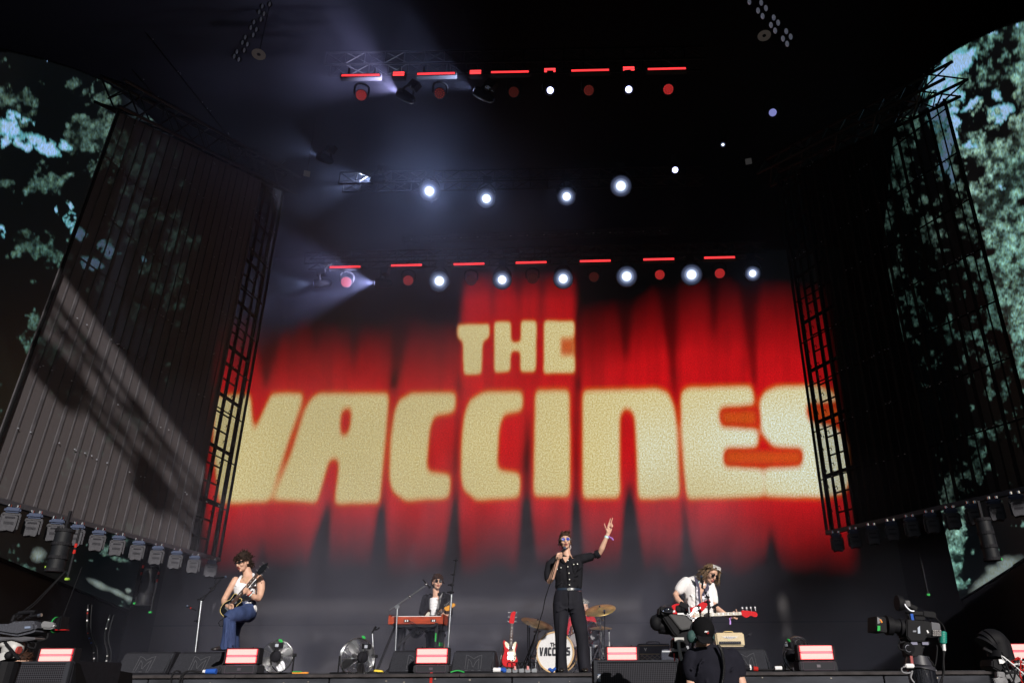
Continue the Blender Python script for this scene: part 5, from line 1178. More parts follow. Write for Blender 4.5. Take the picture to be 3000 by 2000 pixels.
textobj('logo', 'Ashdown', .04, INK, hd_, (0, -.022, h * .645), shear=.4, width=W * .36)
m = MB(); m.tube(bez([(-.07, .1, h), (-.06, .1, h + .02), (.06, .1, h + .02), (.07, .1, h)], 4), .009); m.build('handle', GOLD, hd_)
c_ = MB(); c_.bar((W / 2, .05, h * .6), (W / 2 + .1, .0, h * .85), .02); c_.bar((W / 2 + .08, 0, h * .8), (W / 2 + .14, 0, h * .95), .035); c_.build('clip', BLACK, hd_)
# --- small things on the stage floor
def cable(label, pts, r=.010, m=RUBBER):
    base = V(pts[0]); t = thing('floor_cable', label, 'cable', base, group='cables on the stage edge'); MB().tube([p - base for p in bez(pts, 8)], r, 6).build('cord', m, t); return t
E_ = EDGE + .05
def fl(x, dy=0, z=.01): q = at(x, 1965, E_ + dy); q.z = z; return q
for k, (x0, x1, l) in enumerate([(290, 360, 'black cable arched on the floor left of the first monitor'), (505, 520, 'black cable hanging over the stage edge by the blue plug'), (528, 600, 'black cable looping to the blue plug'), (535, 596, 'second black cable looping below the blue plug')]):
    if k == 0: cable(l, [fl(x0, .1), fl(x0 + 15, .1, .05), fl(x1 - 20, .1, .05), fl(x1, .1)])
    elif k == 1: cable(l, [fl(520, .0, -.3), fl(506, -.08, -.05), fl(514, -.06, .04), fl(530, 0, .03)])
    else: cable(l, [fl(x0 + 8, -.08, -.35), fl(x0 + 4, -.08, -.1 + .03 * k), fl(x0 + 25, -.02, .04), fl(x1, .05, .04 - .01 * k)])
pl_ = thing('power_plug', 'blue and white round power plug lying left of the first stage strobe', 'plug', fl(608, .05, .035)); m = MB(); m.cyl((-.02, 0, 0), (.12, 0, .0), .03, .035, n=14); m.build('shell', BLUET, pl_, smooth=True); MB().cyl((-.06, 0, 0), (-.02, 0, 0), .022, n=12).build('collar', WHITE, pl_, smooth=True)
def cloth(x, dy, label, s=1.0, col=BLUET):
    t = thing('blue_cloth', label, 'cloth', fl(x, dy, 0)); m = MB()
    for k in range(7): m.ell((RNG.uniform(-.09, .09) * s, RNG.uniform(-.04, .04), .03 * s + RNG.uniform(0, .05) * s), (.05 * s, .04 * s, .035 * s), Matrix.Rotation(RNG.uniform(-1, 1), 3, 'Y'), 10, 7)
    blob('cloth', m, col, t, .008, 2)
cloth(1468, .2, 'crumpled bright blue cloth beside the red guitar stand', .65); cloth(1618, .12, "small blue cloth in front of the bass drum", .55)
bt = thing('water_bottle', 'small clear bottle with white cap lying beside the blue cloth', 'bottle', fl(1456, .15, .035)); MB().cyl((-.05, 0, 0), (.05, 0, 0), .03, n=12).build('bottle_body', WHITE, bt, smooth=True); MB().cyl((.05, 0, 0), (.08, 0, 0), .014, n=10).build('cap', BLUET, bt)
tp_ = thing('tape_strip', 'orange and green tools lying on the floor right of the large fan', 'tool', fl(885, .2, .012)); MB().box((-.02, 0, 0), (.22, .05, .02)).build('orange_strip', mat('orange_plastic', (.8, .3, .03), .5), tp_, bevel=.004); MB().box((-.06, -.02, .016), (.12, .03, .01)).build('green_strip', GREEN, tp_)
pd = thing('effects_pedal', 'cluster of silver pedals and patch leads left of the bass drum', 'effects pedals', fl(1528, .6, 0)); m = MB()
for k in range(5): m.box((-.18 + .09 * k, 0, .03), (.07, .1, .05))
m.each('pedal', STEEL, pd, bevel=.006); m = MB()
for k in range(7): x = -.2 + .06 * k; m.tube(bez([(x, -.04, .05), (x + .01, -.08, .13), (x + .07, -.06, .12), (x + .09, -.03, .03)], 5), .006)
m.each('patch_lead', RUBBER, pd); m = MB()
for k in (1, 3): m.cyl((-.18 + .09 * k, -.05, .04), (-.18 + .09 * k, -.05, .09), .018, n=8)
m.build('pink_knob', mat('pink', (.7, .3, .3), .4), pd)
pg_ = thing('power_connector', 'black and red connector lying before the right wedge monitor', 'connector', fl(2190, .1, .045)); m = MB(); m.cyl((-.05, 0, 0), (.08, 0, -.01), .038, .034, n=14); m.build('shell', BLACK, pg_, smooth=True); MB().cyl((.08, 0, -.01), (.14, 0, -.015), .03, n=12).build('red_ring', REDT, pg_, smooth=True); MB().cyl((.03, 0, 0), (.05, 0, 0), .04, n=12).build('white_ring', WHITE, pg_)
cable('grey cable lying right of the black and red connector', [fl(2215, .1, .03), fl(2240, .1, .02), fl(2270, .1, .03), fl(2290, .15, .09), fl(2300, .2, .02)], .012)
cp = thing('cable_end', 'white capped cable end left of the right fan', 'cable end', fl(2278, .1, .04)); MB().cyl((-.03, 0, 0), (.06, 0, 0), .026, n=12).build('cap', WHITE, cp, smooth=True)
cable('thin multicoloured lead on the floor before the centre monitors', [fl(1320, .1, .01), fl(1340, .12, .03), fl(1360, .1, .01)], .008, GREEN)
# ================================================================== VIDEO CAMERAS
CARB = mat('carbon_camera_body', (.055, .058, .072), .75, spec=.2, noise=.5, nscale=130); CAMD = mat('camera_black', (.005, .005, .007), .7, spec=.2, noise=.2)
CGREY = mat('tripod_grey', (.42, .42, .42), .45)
# broadcast camera, lower left
Yc = 6.4
def cthing(name, label, cat, px, py, Y, group=None):
    c = at(px, py, Y); t = thing(name, label, cat, c, group=group); return t, (lambda x, y, dy=0: at(x, y, Y + dy) - c)
t, R = cthing('broadcast_camera', 'grey carbon broadcast camera with a big black lens hood at the left edge', 'video camera', 60, 1850, Yc)
def pr(mbuild, pts, R, d0, d1): # prism through traced points with thickness in depth
    f = [R(x, y, d0) for x, y in pts]; b = [R(x, y, d0) + V((0, d1 - d0, 0)) for x, y in pts]; n = len(pts)
    return mbuild.add(f + b, [tuple(range(n)), tuple(range(2 * n - 1, n - 1, -1))] + [(i, n + i, n + (i + 1) % n, (i + 1) % n) for i in range(n)])
pr(MB(), [(-30, 1826), (20, 1826), (36, 1819), (92, 1817), (103, 1822), (105, 1845), (90, 1852), (48, 1862), (30, 1860), (-30, 1850)], R, -.1, .12).build('body', CARB, t, bevel=.02, smooth=True)
pr(MB(), [(72, 1834), (88, 1833), (88, 1839), (72, 1840)], R, -.11, -.09).build('label_plate', mat('blue_grey_plate', (.2, .25, .36), .4), t)
m = MB(); h = [R(36, 1818), R(44, 1800), R(55, 1795), R(95, 1791), R(103, 1793)]; m.tube(h, .016, 8); m.tube([R(92, 1792), R(93, 1806), R(76, 1812)], .012); m.tube([R(92, 1803), R(116, 1802)], .01); m.build('handle', CAMD, t, smooth=True)
MB().cyl(R(112, 1802), R(122, 1800), .014).build('small_microphone', STEEL, t, smooth=True)
m = MB(); m.loft([(R(103, 1835), .05, .05), (R(118, 1833), .045, .045)], 16, side=(0, 1, 0)); m.build('lens_mount', CAMD, t, smooth=True)
pr(MB(), [(117, 1822), (128, 1818), (150, 1821), (158, 1825), (158, 1837), (146, 1842), (120, 1841)], R, -.08, .06).build('lens_drive', mat('silver_grip', (.35, .35, .37), .3, .5), t, bevel=.012, smooth=True)
m = MB(); m.loft([(R(150, 1830), .05, .05), (R(172, 1828), .062, .062)], 20, side=(0, 1, 0)); m.build('lens_barrel', CAMD, t, smooth=True)
MB().loft([(R(162, 1829), .064, .064), (R(164, 1829), .064, .064)], 20, side=(0, 1, 0)).build('green_ring', GREEN, t)
m = MB(); m.loft([(R(170, 1828), .060, .06), (R(190, 1826), .085, .085)], 4, side=(0, .7, .7)); m.build('lens_hood', CAMD, t, bevel=.01)
MB().box(R(182, 1844, -.02), (.09, .05, .006)).build('red_hood_strip', mat('red_trim', (.5, .01, .01), .4), t)  # red strip fixed below the lens hood
pr(MB(), [(-30, 1862), (30, 1866), (60, 1862), (102, 1866), (102, 1872), (60, 1878), (30, 1872), (-30, 1880)], R, -.06, .08).build('base_plate', mat('plate_grey', (.16, .16, .18), .35, .5), t, bevel=.006)
m = MB(); m.tube(bez([R(140, 1842), R(140, 1862), R(128, 1874), R(80, 1876), R(64, 1868)], 6), .007); m.tube(bez([R(84, 1876), R(84, 1893), R(100, 1897), R(105, 1888), R(104, 1876)], 6), .006); m.tube([R(96, 1795), R(50, 1829)], .003); m.build('cable', RUBBER, t)
m = MB(); m.tube([R(182, 1812), R(240, 1660)], .0025, 5); m.tube([R(40, 1812), R(100, 1765), R(192, 1672)], .004, 5); m.tube([R(50, 1812), R(108, 1765), R(190, 1676)], .004, 5)
sw = thing('support_wire', 'thin wires rising behind the broadcast camera to the hanging speaker', 'wire', t.location); m.build('wire', RUBBER, sw)
th, R2 = cthing('pan_tilt_mount', 'pale grey pan head carrying the broadcast camera at the left edge', 'tripod head', 32, 1905, Yc + .02)
m = MB(); m.ell(R2(38, 1900), (.085, .07, .09)); m.ell(R2(22, 1888), (.06, .06, .03)); m.cyl(R2(22, 1912), R2(22, 1935), .07, .09); m.build('housing', CGREY, th, smooth=True)
m = MB(); m.cyl(R2(52, 1903, -.05), R2(58, 1903, -.05), .03); m.build('red_knob', mat('dull_red', (.4, .06, .05), .4), th, smooth=True)
m = MB(); m.tube([R2(14, 1880, -.1), R2(56, 1930, -.1)], .012); m.build('pan_bar', CAMD, th)
MB().ell(R2(24, 1918, -.09), (.03, .02, .03)).build('tension_knob', CAMD, th, smooth='all')
m = MB(); zf = PIT - th.location.z
m.cyl(R2(22, 1937), V((R2(22, 1937).x, 0, -.35)), .10, .09); 
for a in (.4, 2.5, 4.6): m.tube([V((R2(22, 1937).x, 0, -.25)), V((R2(22, 1937).x + .5 * math.cos(a), .5 * math.sin(a), zf))], .03)
m.build('tripod', CAMD, th)
# film camera on a pedestal, right
Yf = 6.6
t, R = cthing('film_camera', 'black film camera with matte box and viewfinder on a pedestal at the right', 'video camera', 2690, 1840, Yf)
def r8b(x, y): return (2500 + x / 5.227, 1700 + y / 5.227)
Q = lambda x, y, dy=0: R(*r8b(x, y), dy)
def pq(m, pts, d0, d1): return pr(m, [r8b(*p) for p in pts], R, d0, d1)
pq(MB(), [(820, 590), (1190, 625), (1215, 850), (1120, 850), (1100, 930), (880, 930), (820, 860)], -.09, .09).build('body', CAMD, t, bevel=.008)
pq(MB(), [(1185, 630), (1330, 650), (1350, 830), (1330, 860), (1200, 855)], -.08, .08).build('rear_block', mat('rear_grey', (.035, .037, .05), .4, .2), t, bevel=.006)
m = MB()
for i in range(5):
    for j in range(3): m.ell(Q(1225 + 26 * i, 770 + 32 * j, -.09), (.011, .012, .011), n=8, m=6)
m.each('connector', mat('dull_connector', (.25, .24, .24), .4, .6), t, smooth='all')
m = MB(); m.loft([(Q(820, 720), .075, .075), (Q(700, 715), .072, .072), (Q(690, 700), .058, .058), (Q(600, 690), .055, .055), (Q(590, 690), .075, .075), (Q(500, 680), .078, .078)], 24, side=(0, 1, 0)); m.build('lens', CAMD, t, smooth=True)
pq(MB(), [(352, 540), (372, 545), (500, 560), (520, 790), (480, 790), (380, 775), (350, 775)], -.10, .10).build('matte_box', CAMD, t, bevel=.004)
m = MB(); pq(m, [(366, 552), (440, 600), (430, 640), (372, 660)], -.108, -.1); m.build('hood_inner', mat('hood_grey', (.12, .12, .14), .5), t)
pq(MB(), [(372, 688), (412, 690), (412, 760), (370, 770)], -.115, -.1).build('green_label', GREEN, t)
m = MB(); m.ell(Q(417, 606, -.11), (.008, .006, .008)); m.ell(Q(433, 632, -.11), (.008, .006, .008)); m.build('orange_light', mat('amber_mark', (.9, .3, .02), .4), t)
m = MB(); m.bar(Q(800, 480), Q(860, 500), .02); m.bar(Q(830, 495), Q(1100, 500), .03); m.bar(Q(1060, 505), Q(1250, 530), .045); m.bar(Q(850, 500), Q(850, 600), .03); m.bar(Q(1080, 510), Q(1060, 600), .025); m.bar(Q(930, 570), Q(1060, 580), .03); m.build('top_handle', CAMD, t, bevel=.003)
MB().box(Q(895, 555, -.06), (.022, .02, .05)).build('blue_tag', BLUET, t)
m = MB(); m.loft([(Q(665, 340), .062, .062), (Q(690, 342), .066, .066), (Q(760, 345), .055, .055), (Q(770, 345), .045, .045)], 22, side=(0, 1, 0)); m.build('viewfinder_eyecup', CAMD, t, smooth=True)
pq(MB(), [(770, 305), (870, 300), (885, 395), (780, 395)], -.04, .04).build('viewfinder', mat('vf_grey', (.02, .02, .025), .4, .2), t, bevel=.006)
m = MB(); m.bar(Q(860, 380), Q(970, 430), .03); m.bar(Q(930, 420), Q(935, 500), .018); m.build('viewfinder_arm', CAMD, t)
MB().tube(bez([Q(780, 350, -.05), Q(810, 400, -.05), Q(870, 455, -.05), Q(930, 465, -.05)], 5), .007).build('cable', STEEL, t)
pq(MB(), [(985, 720), (1020, 690), (1025, 805), (990, 808)], -.095, -.088).build('pale_sticker', mat('sticker', (.35, .4, .5), .4), t)
pq(MB(), [(915, 760), (965, 760), (960, 785), (912, 785)], -.095, -.088).build('grey_lettering', mat('sticker2', (.15, .16, .2), .4), t)
pq(MB(), [(1120, 760), (1140, 755), (1160, 795), (1140, 803)], -.095, -.088).build('white_mark', WHITE, t)
m = MB(); 
for i in range(6): m.lathe([(.018, -.014), (.034, 0), (.018, .014)], 16, org=Q(1368, 800 + 28 * i, -.05))
m.build('strain_relief', mat('teal_rubber', (.01, .22, .17), .45), t, smooth='all')
MB().cyl(Q(1382, 965, -.05), Q(1390, 1070, -.05), .014).build('white_sleeve', WHITE, t, smooth=True)
m = MB(); m.tube(bez([Q(1385, 960, -.05), Q(1395, 1080, -.05), Q(1380, 1200, -.05), Q(1385, 1400, -.05), Q(1330, 1560, -.05), Q(1300, 1700, -.05)], 6), .008)
m.tube(bez([Q(1290, 860, -.05), Q(1340, 1000, -.05), Q(1380, 1100, -.05), Q(1375, 1300, -.05), Q(1360, 1560, 0)], 6), .007)
m.tube(bez([Q(1270, 980, -.05), Q(1285, 1060, -.05), Q(1250, 1300, -.05), Q(1200, 1240, -.05), Q(1110, 1150, -.05)], 6), .006)
m.tube(bez([Q(790, 930, -.08), Q(700, 960, -.08), Q(700, 1030, -.08), Q(770, 1060, -.08), Q(850, 1000, -.08)], 6), .006)
m.tube(bez([Q(1170, 510), Q(1280, 590), Q(1370, 680), Q(1410, 780), Q(1400, 820)], 6), .005); m.build('cable', RUBBER, t)
# pedestal
tp, R = cthing('camera_pedestal', 'thick black pedestal column under the film camera', 'camera pedestal', 2703, 1930, Yf + .02)
Q = lambda x, y, dy=0: R(*r8b(x, y), dy)
pq(MB(), [(800, 915), (1200, 925), (1180, 980), (1080, 1010), (1060, 1180), (880, 1180), (860, 1080), (830, 1020)], -.08, .08).build('fluid_head', CAMD, tp, bevel=.012)
m = MB(); m.cyl(Q(850, 1035, -.10), Q(850, 1035, -.08), .045); m.build('drag_knob', CAMD, tp, smooth=True); m = MB(); m.lathe([(.024, 0), (.028, -.004), (.024, -.006)], 20, org=Q(850, 1035, -.105), rot=RX90); m.build('knob_ring', mat('knob_pale', (.3, .3, .36), .4), tp)
m = MB(); m.loft([(Q(985, 1150), .085, .085), (Q(1000, 1290), .105, .105)], 24); m.build('collar', mat('pedestal_grey', (.03, .03, .04), .45), tp, smooth=True)
m = MB(); m.loft([(Q(1000, 1290), .09, .09), (Q(1010, 1330), .12, .12), (Q(1010, 1345), .12, .12)], 24); m.build('ring', mat('ring_grey', (.04, .04, .05), .4), tp, smooth=True)
m = MB(); bz = PIT - tp.location.z; q = Q(1030, 1345); m.loft([(q, .105, .105), (V((q.x + .03, 0, bz + .1)), .13, .13)], 28); m.loft([(V((q.x + .03, 0, bz + .1)), .4, .4), (V((q.x + .03, 0, bz)), .42, .42)], 28); m.build('column', mat('rubber_column', (.012, .013, .018), .2, noise=.6, nscale=18, stretch=(6, 6, .6), bump=.5, bscale=14), tp, smooth=True)
m = MB(); m.bar(Q(880, 1150, -.08), Q(900, 1300, -.08), .02); m.build('red_strip', mat('deep_red', (.25, .01, .01), .4), tp)
m = MB(); m.box(Q(860, 1300, -.1), (.07, .03, .03)); m.build('white_plug', WHITE, tp, bevel=.006)
m = MB(); m.tube(bez([Q(820, 1300, -.1), Q(740, 1340, -.1), Q(760, 1400, -.1), Q(850, 1410, -.1), Q(910, 1380, -.1)], 6), .006); m.tube(bez([Q(1100, 1350, -.06), Q(1180, 1350, -.06), Q(1270, 1375, 0)], 6), .006); m.tube(bez([Q(900, 1400, -.14), Q(880, 1480, -.14), Q(930, 1560, -.14)], 6), .008); m.build('cable', mat('grey_cable', (.2, .2, .22), .4), tp)
m = MB()
for x, y in ((930, 935), (1100, 935)): m.box(Q(x, y + 25, -.09), (.05, .01, .02))
m.each('label', mat('lilac_label', (.15, .15, .24), .5), tp)
# robotic camera, far right
Yr = 6.3
t, R = cthing('robotic_camera', 'black robotic camera arm with tangled wires at the right edge', 'video camera', 2930, 1930, Yr)
def r6(x, y): return (2300 + x / 3.36, 1600 + y / 3.36)
Q = lambda x, y, dy=0: R(*r6(x, y), dy)
m = MB(); m.tube(bez([Q(1985, 950), Q(2020, 925), Q(2070, 930), Q(2095, 1000), Q(2110, 1090)], 6), .085, 18); m.tube(bez([Q(2070, 925), Q(2120, 960), Q(2150, 1050), Q(2170, 1120)], 6), .07, 16); m.build('arm', CAMD, t, smooth=True)
m = MB(); m.loft([(Q(2010, 930), .07, .07), (Q(1985, 975), .09, .09)], 20); m.build('lens_end', CAMD, t, smooth=True)
m = MB(); m.tube([Q(1950, 1000, -.05), Q(2030, 1040, -.05)], .014); m.build('sight', CAMD, t)
pr(MB(), [r6(2040, 1110), r6(2220, 1110), r6(2230, 1190), r6(2120, 1230), r6(2040, 1190)], R, -.1, .1).build('mount', CAMD, t, bevel=.01)
MB().box(Q(2150, 1130, -.11), (.07, .01, .03)).build('white_label', WHITE, t)
m = MB()
for x, y, w_, h_ in ((2115, 1260, .06, .04), (2210, 1260, .09, .06), (2250, 1290, .08, .07), (2110, 1320, .1, .05), (2290, 1230, .06, .05)): m.box(Q(x, y, -.1), (w_, .05, h_), Matrix.Rotation(RNG.uniform(-.4, .4), 3, 'Y'))
m.each('control_box', mat('worn_silver', (.14, .14, .15), .45, .3, noise=.5), t, bevel=.005)
for nm, mm, n in (('black_wire', RUBBER, 8), ('red_wire', REDT, 3), ('white_wire', WHITE, 4)):
    m = MB()
    for k in range(n):
        a = Q(2200 + RNG.uniform(-60, 100), 1150 + RNG.uniform(-20, 60), -.1); m.tube(bez([a, a + V((RNG.uniform(-.05, .12), -.03, RNG.uniform(-.05, .08))), a + V((RNG.uniform(0, .15), -.02, RNG.uniform(-.15, 0))), a + V((RNG.uniform(0, .2), 0, RNG.uniform(-.25, -.1)))], 6), .006)
    m.each(nm, mm, t)
m = MB(); q = Q(2190, 1230); m.cyl(q, (q.x, 0, PIT - t.location.z), .09); m.build('post', CAMD, t, smooth=True)
# ================================================================== PEOPLE
LIP = mat('lips', (.50, .14, .12), .4); GLS = mat('dark_glasses', (.006, .006, .008), .06, coat=1)
BLKC = mat('black_shirt_cloth', (.013, .013, .017), .85, spec=.12, noise=.3, nscale=9, bump=.5, bscale=14, stretch=(1.6, 1, .8))
BLKT = mat('black_trouser_cloth', (.014, .014, .020), .8, spec=.15, noise=.25, nscale=6, bump=.3, bscale=9, stretch=(2.2, 1, .5))
NAVY = mat('blue_trouser_cloth', (.036, .056, .14), .8, spec=.2, noise=.22, nscale=10, bump=.5, bscale=10, stretch=(1.5, 1, .6))
WTANK = mat('white_vest_cloth', (.80, .80, .84), .8, noise=.05, bump=.35, bscale=16, stretch=(.6, 1, 2.2))
JACK = mat('black_jacket_cloth', (.010, .010, .013), .85, spec=.12, noise=.3, nscale=8, bump=.5, bscale=10)
TEE = mat('black_tee_cloth', (.013, .013, .020), .9, spec=.1, noise=.15, nscale=8, bump=.35, bscale=8)
REDS = mat('red_shirt_cloth', (.50, .008, .022), .75, noise=.25, nscale=8, bump=.5, bscale=12)
def hairmat(name, c0, c1, c2=None):
    m = bpy.data.materials.new(name); m.use_nodes = True; t = m.node_tree; b = t.nodes['Principled BSDF']; tc = t.nodes.new('ShaderNodeTexCoord')
    n = t.nodes.new('ShaderNodeTexNoise'); n.inputs['Scale'].default_value = 55; n.inputs['Detail'].default_value = 4; t.links.new(tc.outputs['Object'], n.inputs['Vector'])
    cr = t.nodes.new('ShaderNodeValToRGB'); t.links.new(n.outputs['Fac'], cr.inputs[0]); cr.color_ramp.elements[0].position = .38; cr.color_ramp.elements[1].position = .66
    cr.color_ramp.elements[0].color = (*c0, 1); cr.color_ramp.elements[1].color = (*c1, 1)
    t.links.new(cr.outputs[0], b.inputs['Base Color']); b.inputs['Roughness'].default_value = .8; b.inputs['Specular IOR Level'].default_value = .25; return m
HBR = hairmat('brown_hair', (.010, .006, .004), (.085, .042, .026)); HDK = hairmat('dark_hair', (.007, .004, .003), (.04, .022, .017)); HRD = hairmat('auburn_hair', (.009, .004, .0025), (.06, .023, .012))
HGR = hairmat('greying_hair', (.035, .020, .012), (.24, .155, .09)); HSL = hairmat('silver_hair', (.25, .24, .24), (.75, .74, .73))
def Rm(yaw=0, pitch=0, roll=0):
    """yaw: turns the face to viewer's right; pitch: nods down; roll: tilts"""
    return Matrix.Rotation(math.radians(yaw), 3, 'Z') @ Matrix.Rotation(math.radians(-roll), 3, 'Y') @ Matrix.Rotation(math.radians(pitch), 3, 'X')
class Body:
    def __init__(s, label, px, Y, z0=0.0):
        c = at(px, 1900, Y); s.t = thing('person', label, 'person', (c.x, Y, z0)); s.o = V((c.x, Y, z0)); s.Y = Y
        s.sk = MB()
    def R(s, x, y, dy=0): return at(x, y, s.Y + dy) - s.o
    def sec(s, xl, xr, y, d, dy=0):
        a, b = s.R(xl, y, dy), s.R(xr, y, dy); return ((a + b) / 2, (b - a).length / 2, d)
    def limb(s, mb, pts, n=14):   # pts: (px,py,dy,r) or with flattening
        mb.loft([(s.R(p[0], p[1], p[2]), p[3], p[4] if len(p) > 4 else p[3]) for p in pts], n)
        for p in (pts[0], pts[-1]): mb.ell(s.R(p[0], p[1], p[2]), (p[3] * .98,) * 3, n=12, m=8)
    def head(s, px, py, dy, rot, k=1.0, lips=True, mouth=0):
        c = s.R(px, py, dy); s.hc, s.hr, s.hk = c, rot, k; P = lambda x, y, z: c + rot @ V((x, y, z)) * k; m = s.sk; S_ = lambda *r: tuple(q * k for q in r)
        m.ell(P(0, .012, .035), S_(.074, .093, .083), rot, 20, 14); m.ell(P(0, -.02, -.02), S_(.064, .072, .078), rot, 18, 12)
        m.ell(P(0, -.034, -.072), S_(.050, .047, .040), rot); m.ell(P(0, -.068, -.097), S_(.022, .021, .018), rot, 12, 8)
        m.loft([(P(0, -.086, .018), .010 * k, .012 * k), (P(0, -.104, -.012), .013 * k, .014 * k), (P(0, -.106, -.026), .017 * k, .012 * k), (P(0, -.09, -.034), .012 * k, .008 * k)], 10)
        for q in (-1, 1):
            m.ell(P(q * .034, -.074, .030), S_(.026, .014, .010), rot, 10, 6); m.ell(P(q * .042, -.058, -.024), S_(.026, .030, .024), rot, 12, 8); m.ell(P(q * .077, .012, -.010), S_(.009, .018, .030), rot, 10, 8)
        m.loft([(P(-.026, -.082, -.058), .005 * k, .006 * k), (P(0, -.093, -.053), .008 * k, .008 * k), (P(.026, -.082, -.058), .005 * k, .006 * k)], 8, side=(0, 0, 1))
        if lips:
            l = MB(); l.loft([(P(-.024, -.087, -.057), .003 * k, .005 * k), (P(0, -.1, -.053 + .004 * mouth), .006 * k, .006 * k), (P(.024, -.087, -.057), .003 * k, .005 * k)], 8, side=(0, 0, 1))
            l.loft([(P(-.022, -.085, -.067 - .006 * mouth), .003 * k, .005 * k), (P(0, -.098, -.070 - .008 * mouth), .007 * k, .006 * k), (P(.022, -.085, -.067 - .006 * mouth), .003 * k, .005 * k)], 8, side=(0, 0, 1))
            l.build('lips', LIP, s.t, smooth='all')
            if mouth: MB().ell(P(0, -.092, -.062), S_(.017, .006, .007 + .004 * mouth), rot, 12, 6).build('mouth', mat('mouth_dark', (.08, .01, .01), .5), s.t, smooth='all')
        e = MB()
        for q in (-1, 1): e.ell(P(q * .032, -.078, .012), S_(.011, .008, .007), rot, 10, 6)
        e.each('eye', mat('eye_white', (.7, .68, .66), .2), s.t, smooth='all')
        b = MB()
        for q in (-1, 1): b.loft([(P(q * .015, -.092, .034), .004 * k, .004 * k), (P(q * .035, -.090, .040), .004 * k, .004 * k), (P(q * .055, -.076, .034), .002 * k, .003 * k)], 6)
        b.each('eyebrow', HDK, s.t)
        s.P = P; return P
    def glasses(s, kind, m=None, fm=None):
        P = s.P; k = s.hk; g = MB(); f = MB()
        if kind == 'wrap':
            for q in (-1, 1): g.loft([(P(q * .004, -.104, .012), .010 * k, .006 * k), (P(q * .03, -.100, .014), .019 * k, .008 * k), (P(q * .058, -.080, .018), .016 * k, .008 * k), (P(q * .078, -.045, .022), .009 * k, .006 * k)], 12, side=(0, 0, 1))
        else:
            w_, h_ = ((.027, .019) if kind == 'square' else (.025, .020))
            for q in (-1, 1):
                c = P(q * .033, -.099, .010); g.ell(c, (w_ * k, .006 * k, h_ * k), s.hr @ Matrix.Rotation(-q * .18, 3, 'Z'), 16, 8)
                f.tube([P(q * .033 + w_ * 1.08 * math.cos(a), -.101 + abs(math.cos(a)) * .003, .010 + h_ * 1.1 * math.sin(a)) for a in np.linspace(0, 2 * math.pi, 17)], .0028 * k if kind == 'round' else .004 * k, 6)
            f.tube([P(-.010, -.102, .016), P(.010, -.102, .016)], .003 * k, 6)
        for q in (-1, 1): f.tube([P(q * .060, -.092, .016), P(q * .078, -.05, .018), P(q * .080, .01, .010)], .003 * k, 6)
        g.build('glasses_lens', m or GLS, s.t, smooth='all'); f.build('glasses_frame', fm or GLS, s.t, smooth='all')
    def hair(s, m, spec, caps=None, fine=None):
        """spec: list of (n, region fn -> (root, tip dir, length, radius))"""
        mb = MB(); P = s.P; k = s.hk
        for c, r in (caps or [((0, .020, .076), (.083, .096, .066)), ((0, .055, .01), (.080, .058, .075))]): mb.ell(P(*c), tuple(q * k for q in r), s.hr, 18, 12)
        blobm = mb
        for n, fn in spec:
            for i in range(n):
                r0, d, L, rad = fn(); d = V(d).normalized(); g = V(r0); pts = []
                cur = V((RNG.normal(0, 1), RNG.normal(0, 1), RNG.normal(0, 1))) * .35
                for j in range(5): pts.append(g + (d * (j / 4) + cur * (j / 4) ** 2 * .5) * L)
                mb.loft([(P(*p), rad * k * (1 - .2 * j) if j < 4 else rad * k * .12, rad * k * .6 * (1 - .2 * j) if j < 4 else rad * k * .1) for j, p in enumerate(pts)], 6)
        return blobm.build('hair', m, s.t, smooth='all')
    def hand(s, wrist, palm, fingers, thumb, r=.0088, mb=None):
        """points as (px,py,dy); fingers: list of 3-4 point chains; drawn onto the skin"""
        m = mb or s.sk; w_, p = s.R(*wrist), s.R(*palm); v = (p - w_)
        m.loft([(w_, .027, .020), (w_ + v * .6, .036, .017), (p, .040, .016), (p + v * .35, .036, .013)], 14, side=tuple(s.R(*fingers[0][0]) - s.R(*fingers[-1][0])) if (s.R(*fingers[0][0]) - s.R(*fingers[-1][0])).length > .01 else (1, 0, 0))
        for ch in fingers:
            P3 = [s.R(*q) for q in ch]
            for i in range(len(P3) - 1): m.cap(P3[i], P3[i + 1], r * (1.08 - .08 * i), r * (1.0 - .08 * i), 8)
        P3 = [s.R(*q) for q in thumb]
        for i in range(len(P3) - 1): m.cap(P3[i], P3[i + 1], r * (1.35 - .15 * i), r * (1.2 - .15 * i), 8)
    def finish(s, vox=.0055, m=SKIN): return blob('body', s.sk, m, s.t, vox, 2)
def hr_messy(top=.11, spread=1.0, L=.05, rad=.012, back=True):
    def fn():
        a = RNG.uniform(0, 2 * math.pi); e = RNG.uniform(.15, 1.35); x, y, z = .074 * math.cos(a) * math.cos(e), .02 + .09 * math.sin(a) * math.cos(e), .045 + .08 * math.sin(e)
        if y < -.02 and z < .085: z = .09 + RNG.uniform(0, .03)
        d = V((x * 7 + RNG.normal(0, .5), (y - .02) * 6 + RNG.normal(0, .5), (z - .05) * 5 + RNG.normal(0, .6))); return (x, y, z), d, L * RNG.uniform(.6, 1.4) * spread, rad * RNG.uniform(.6, 1.1)
    return fn
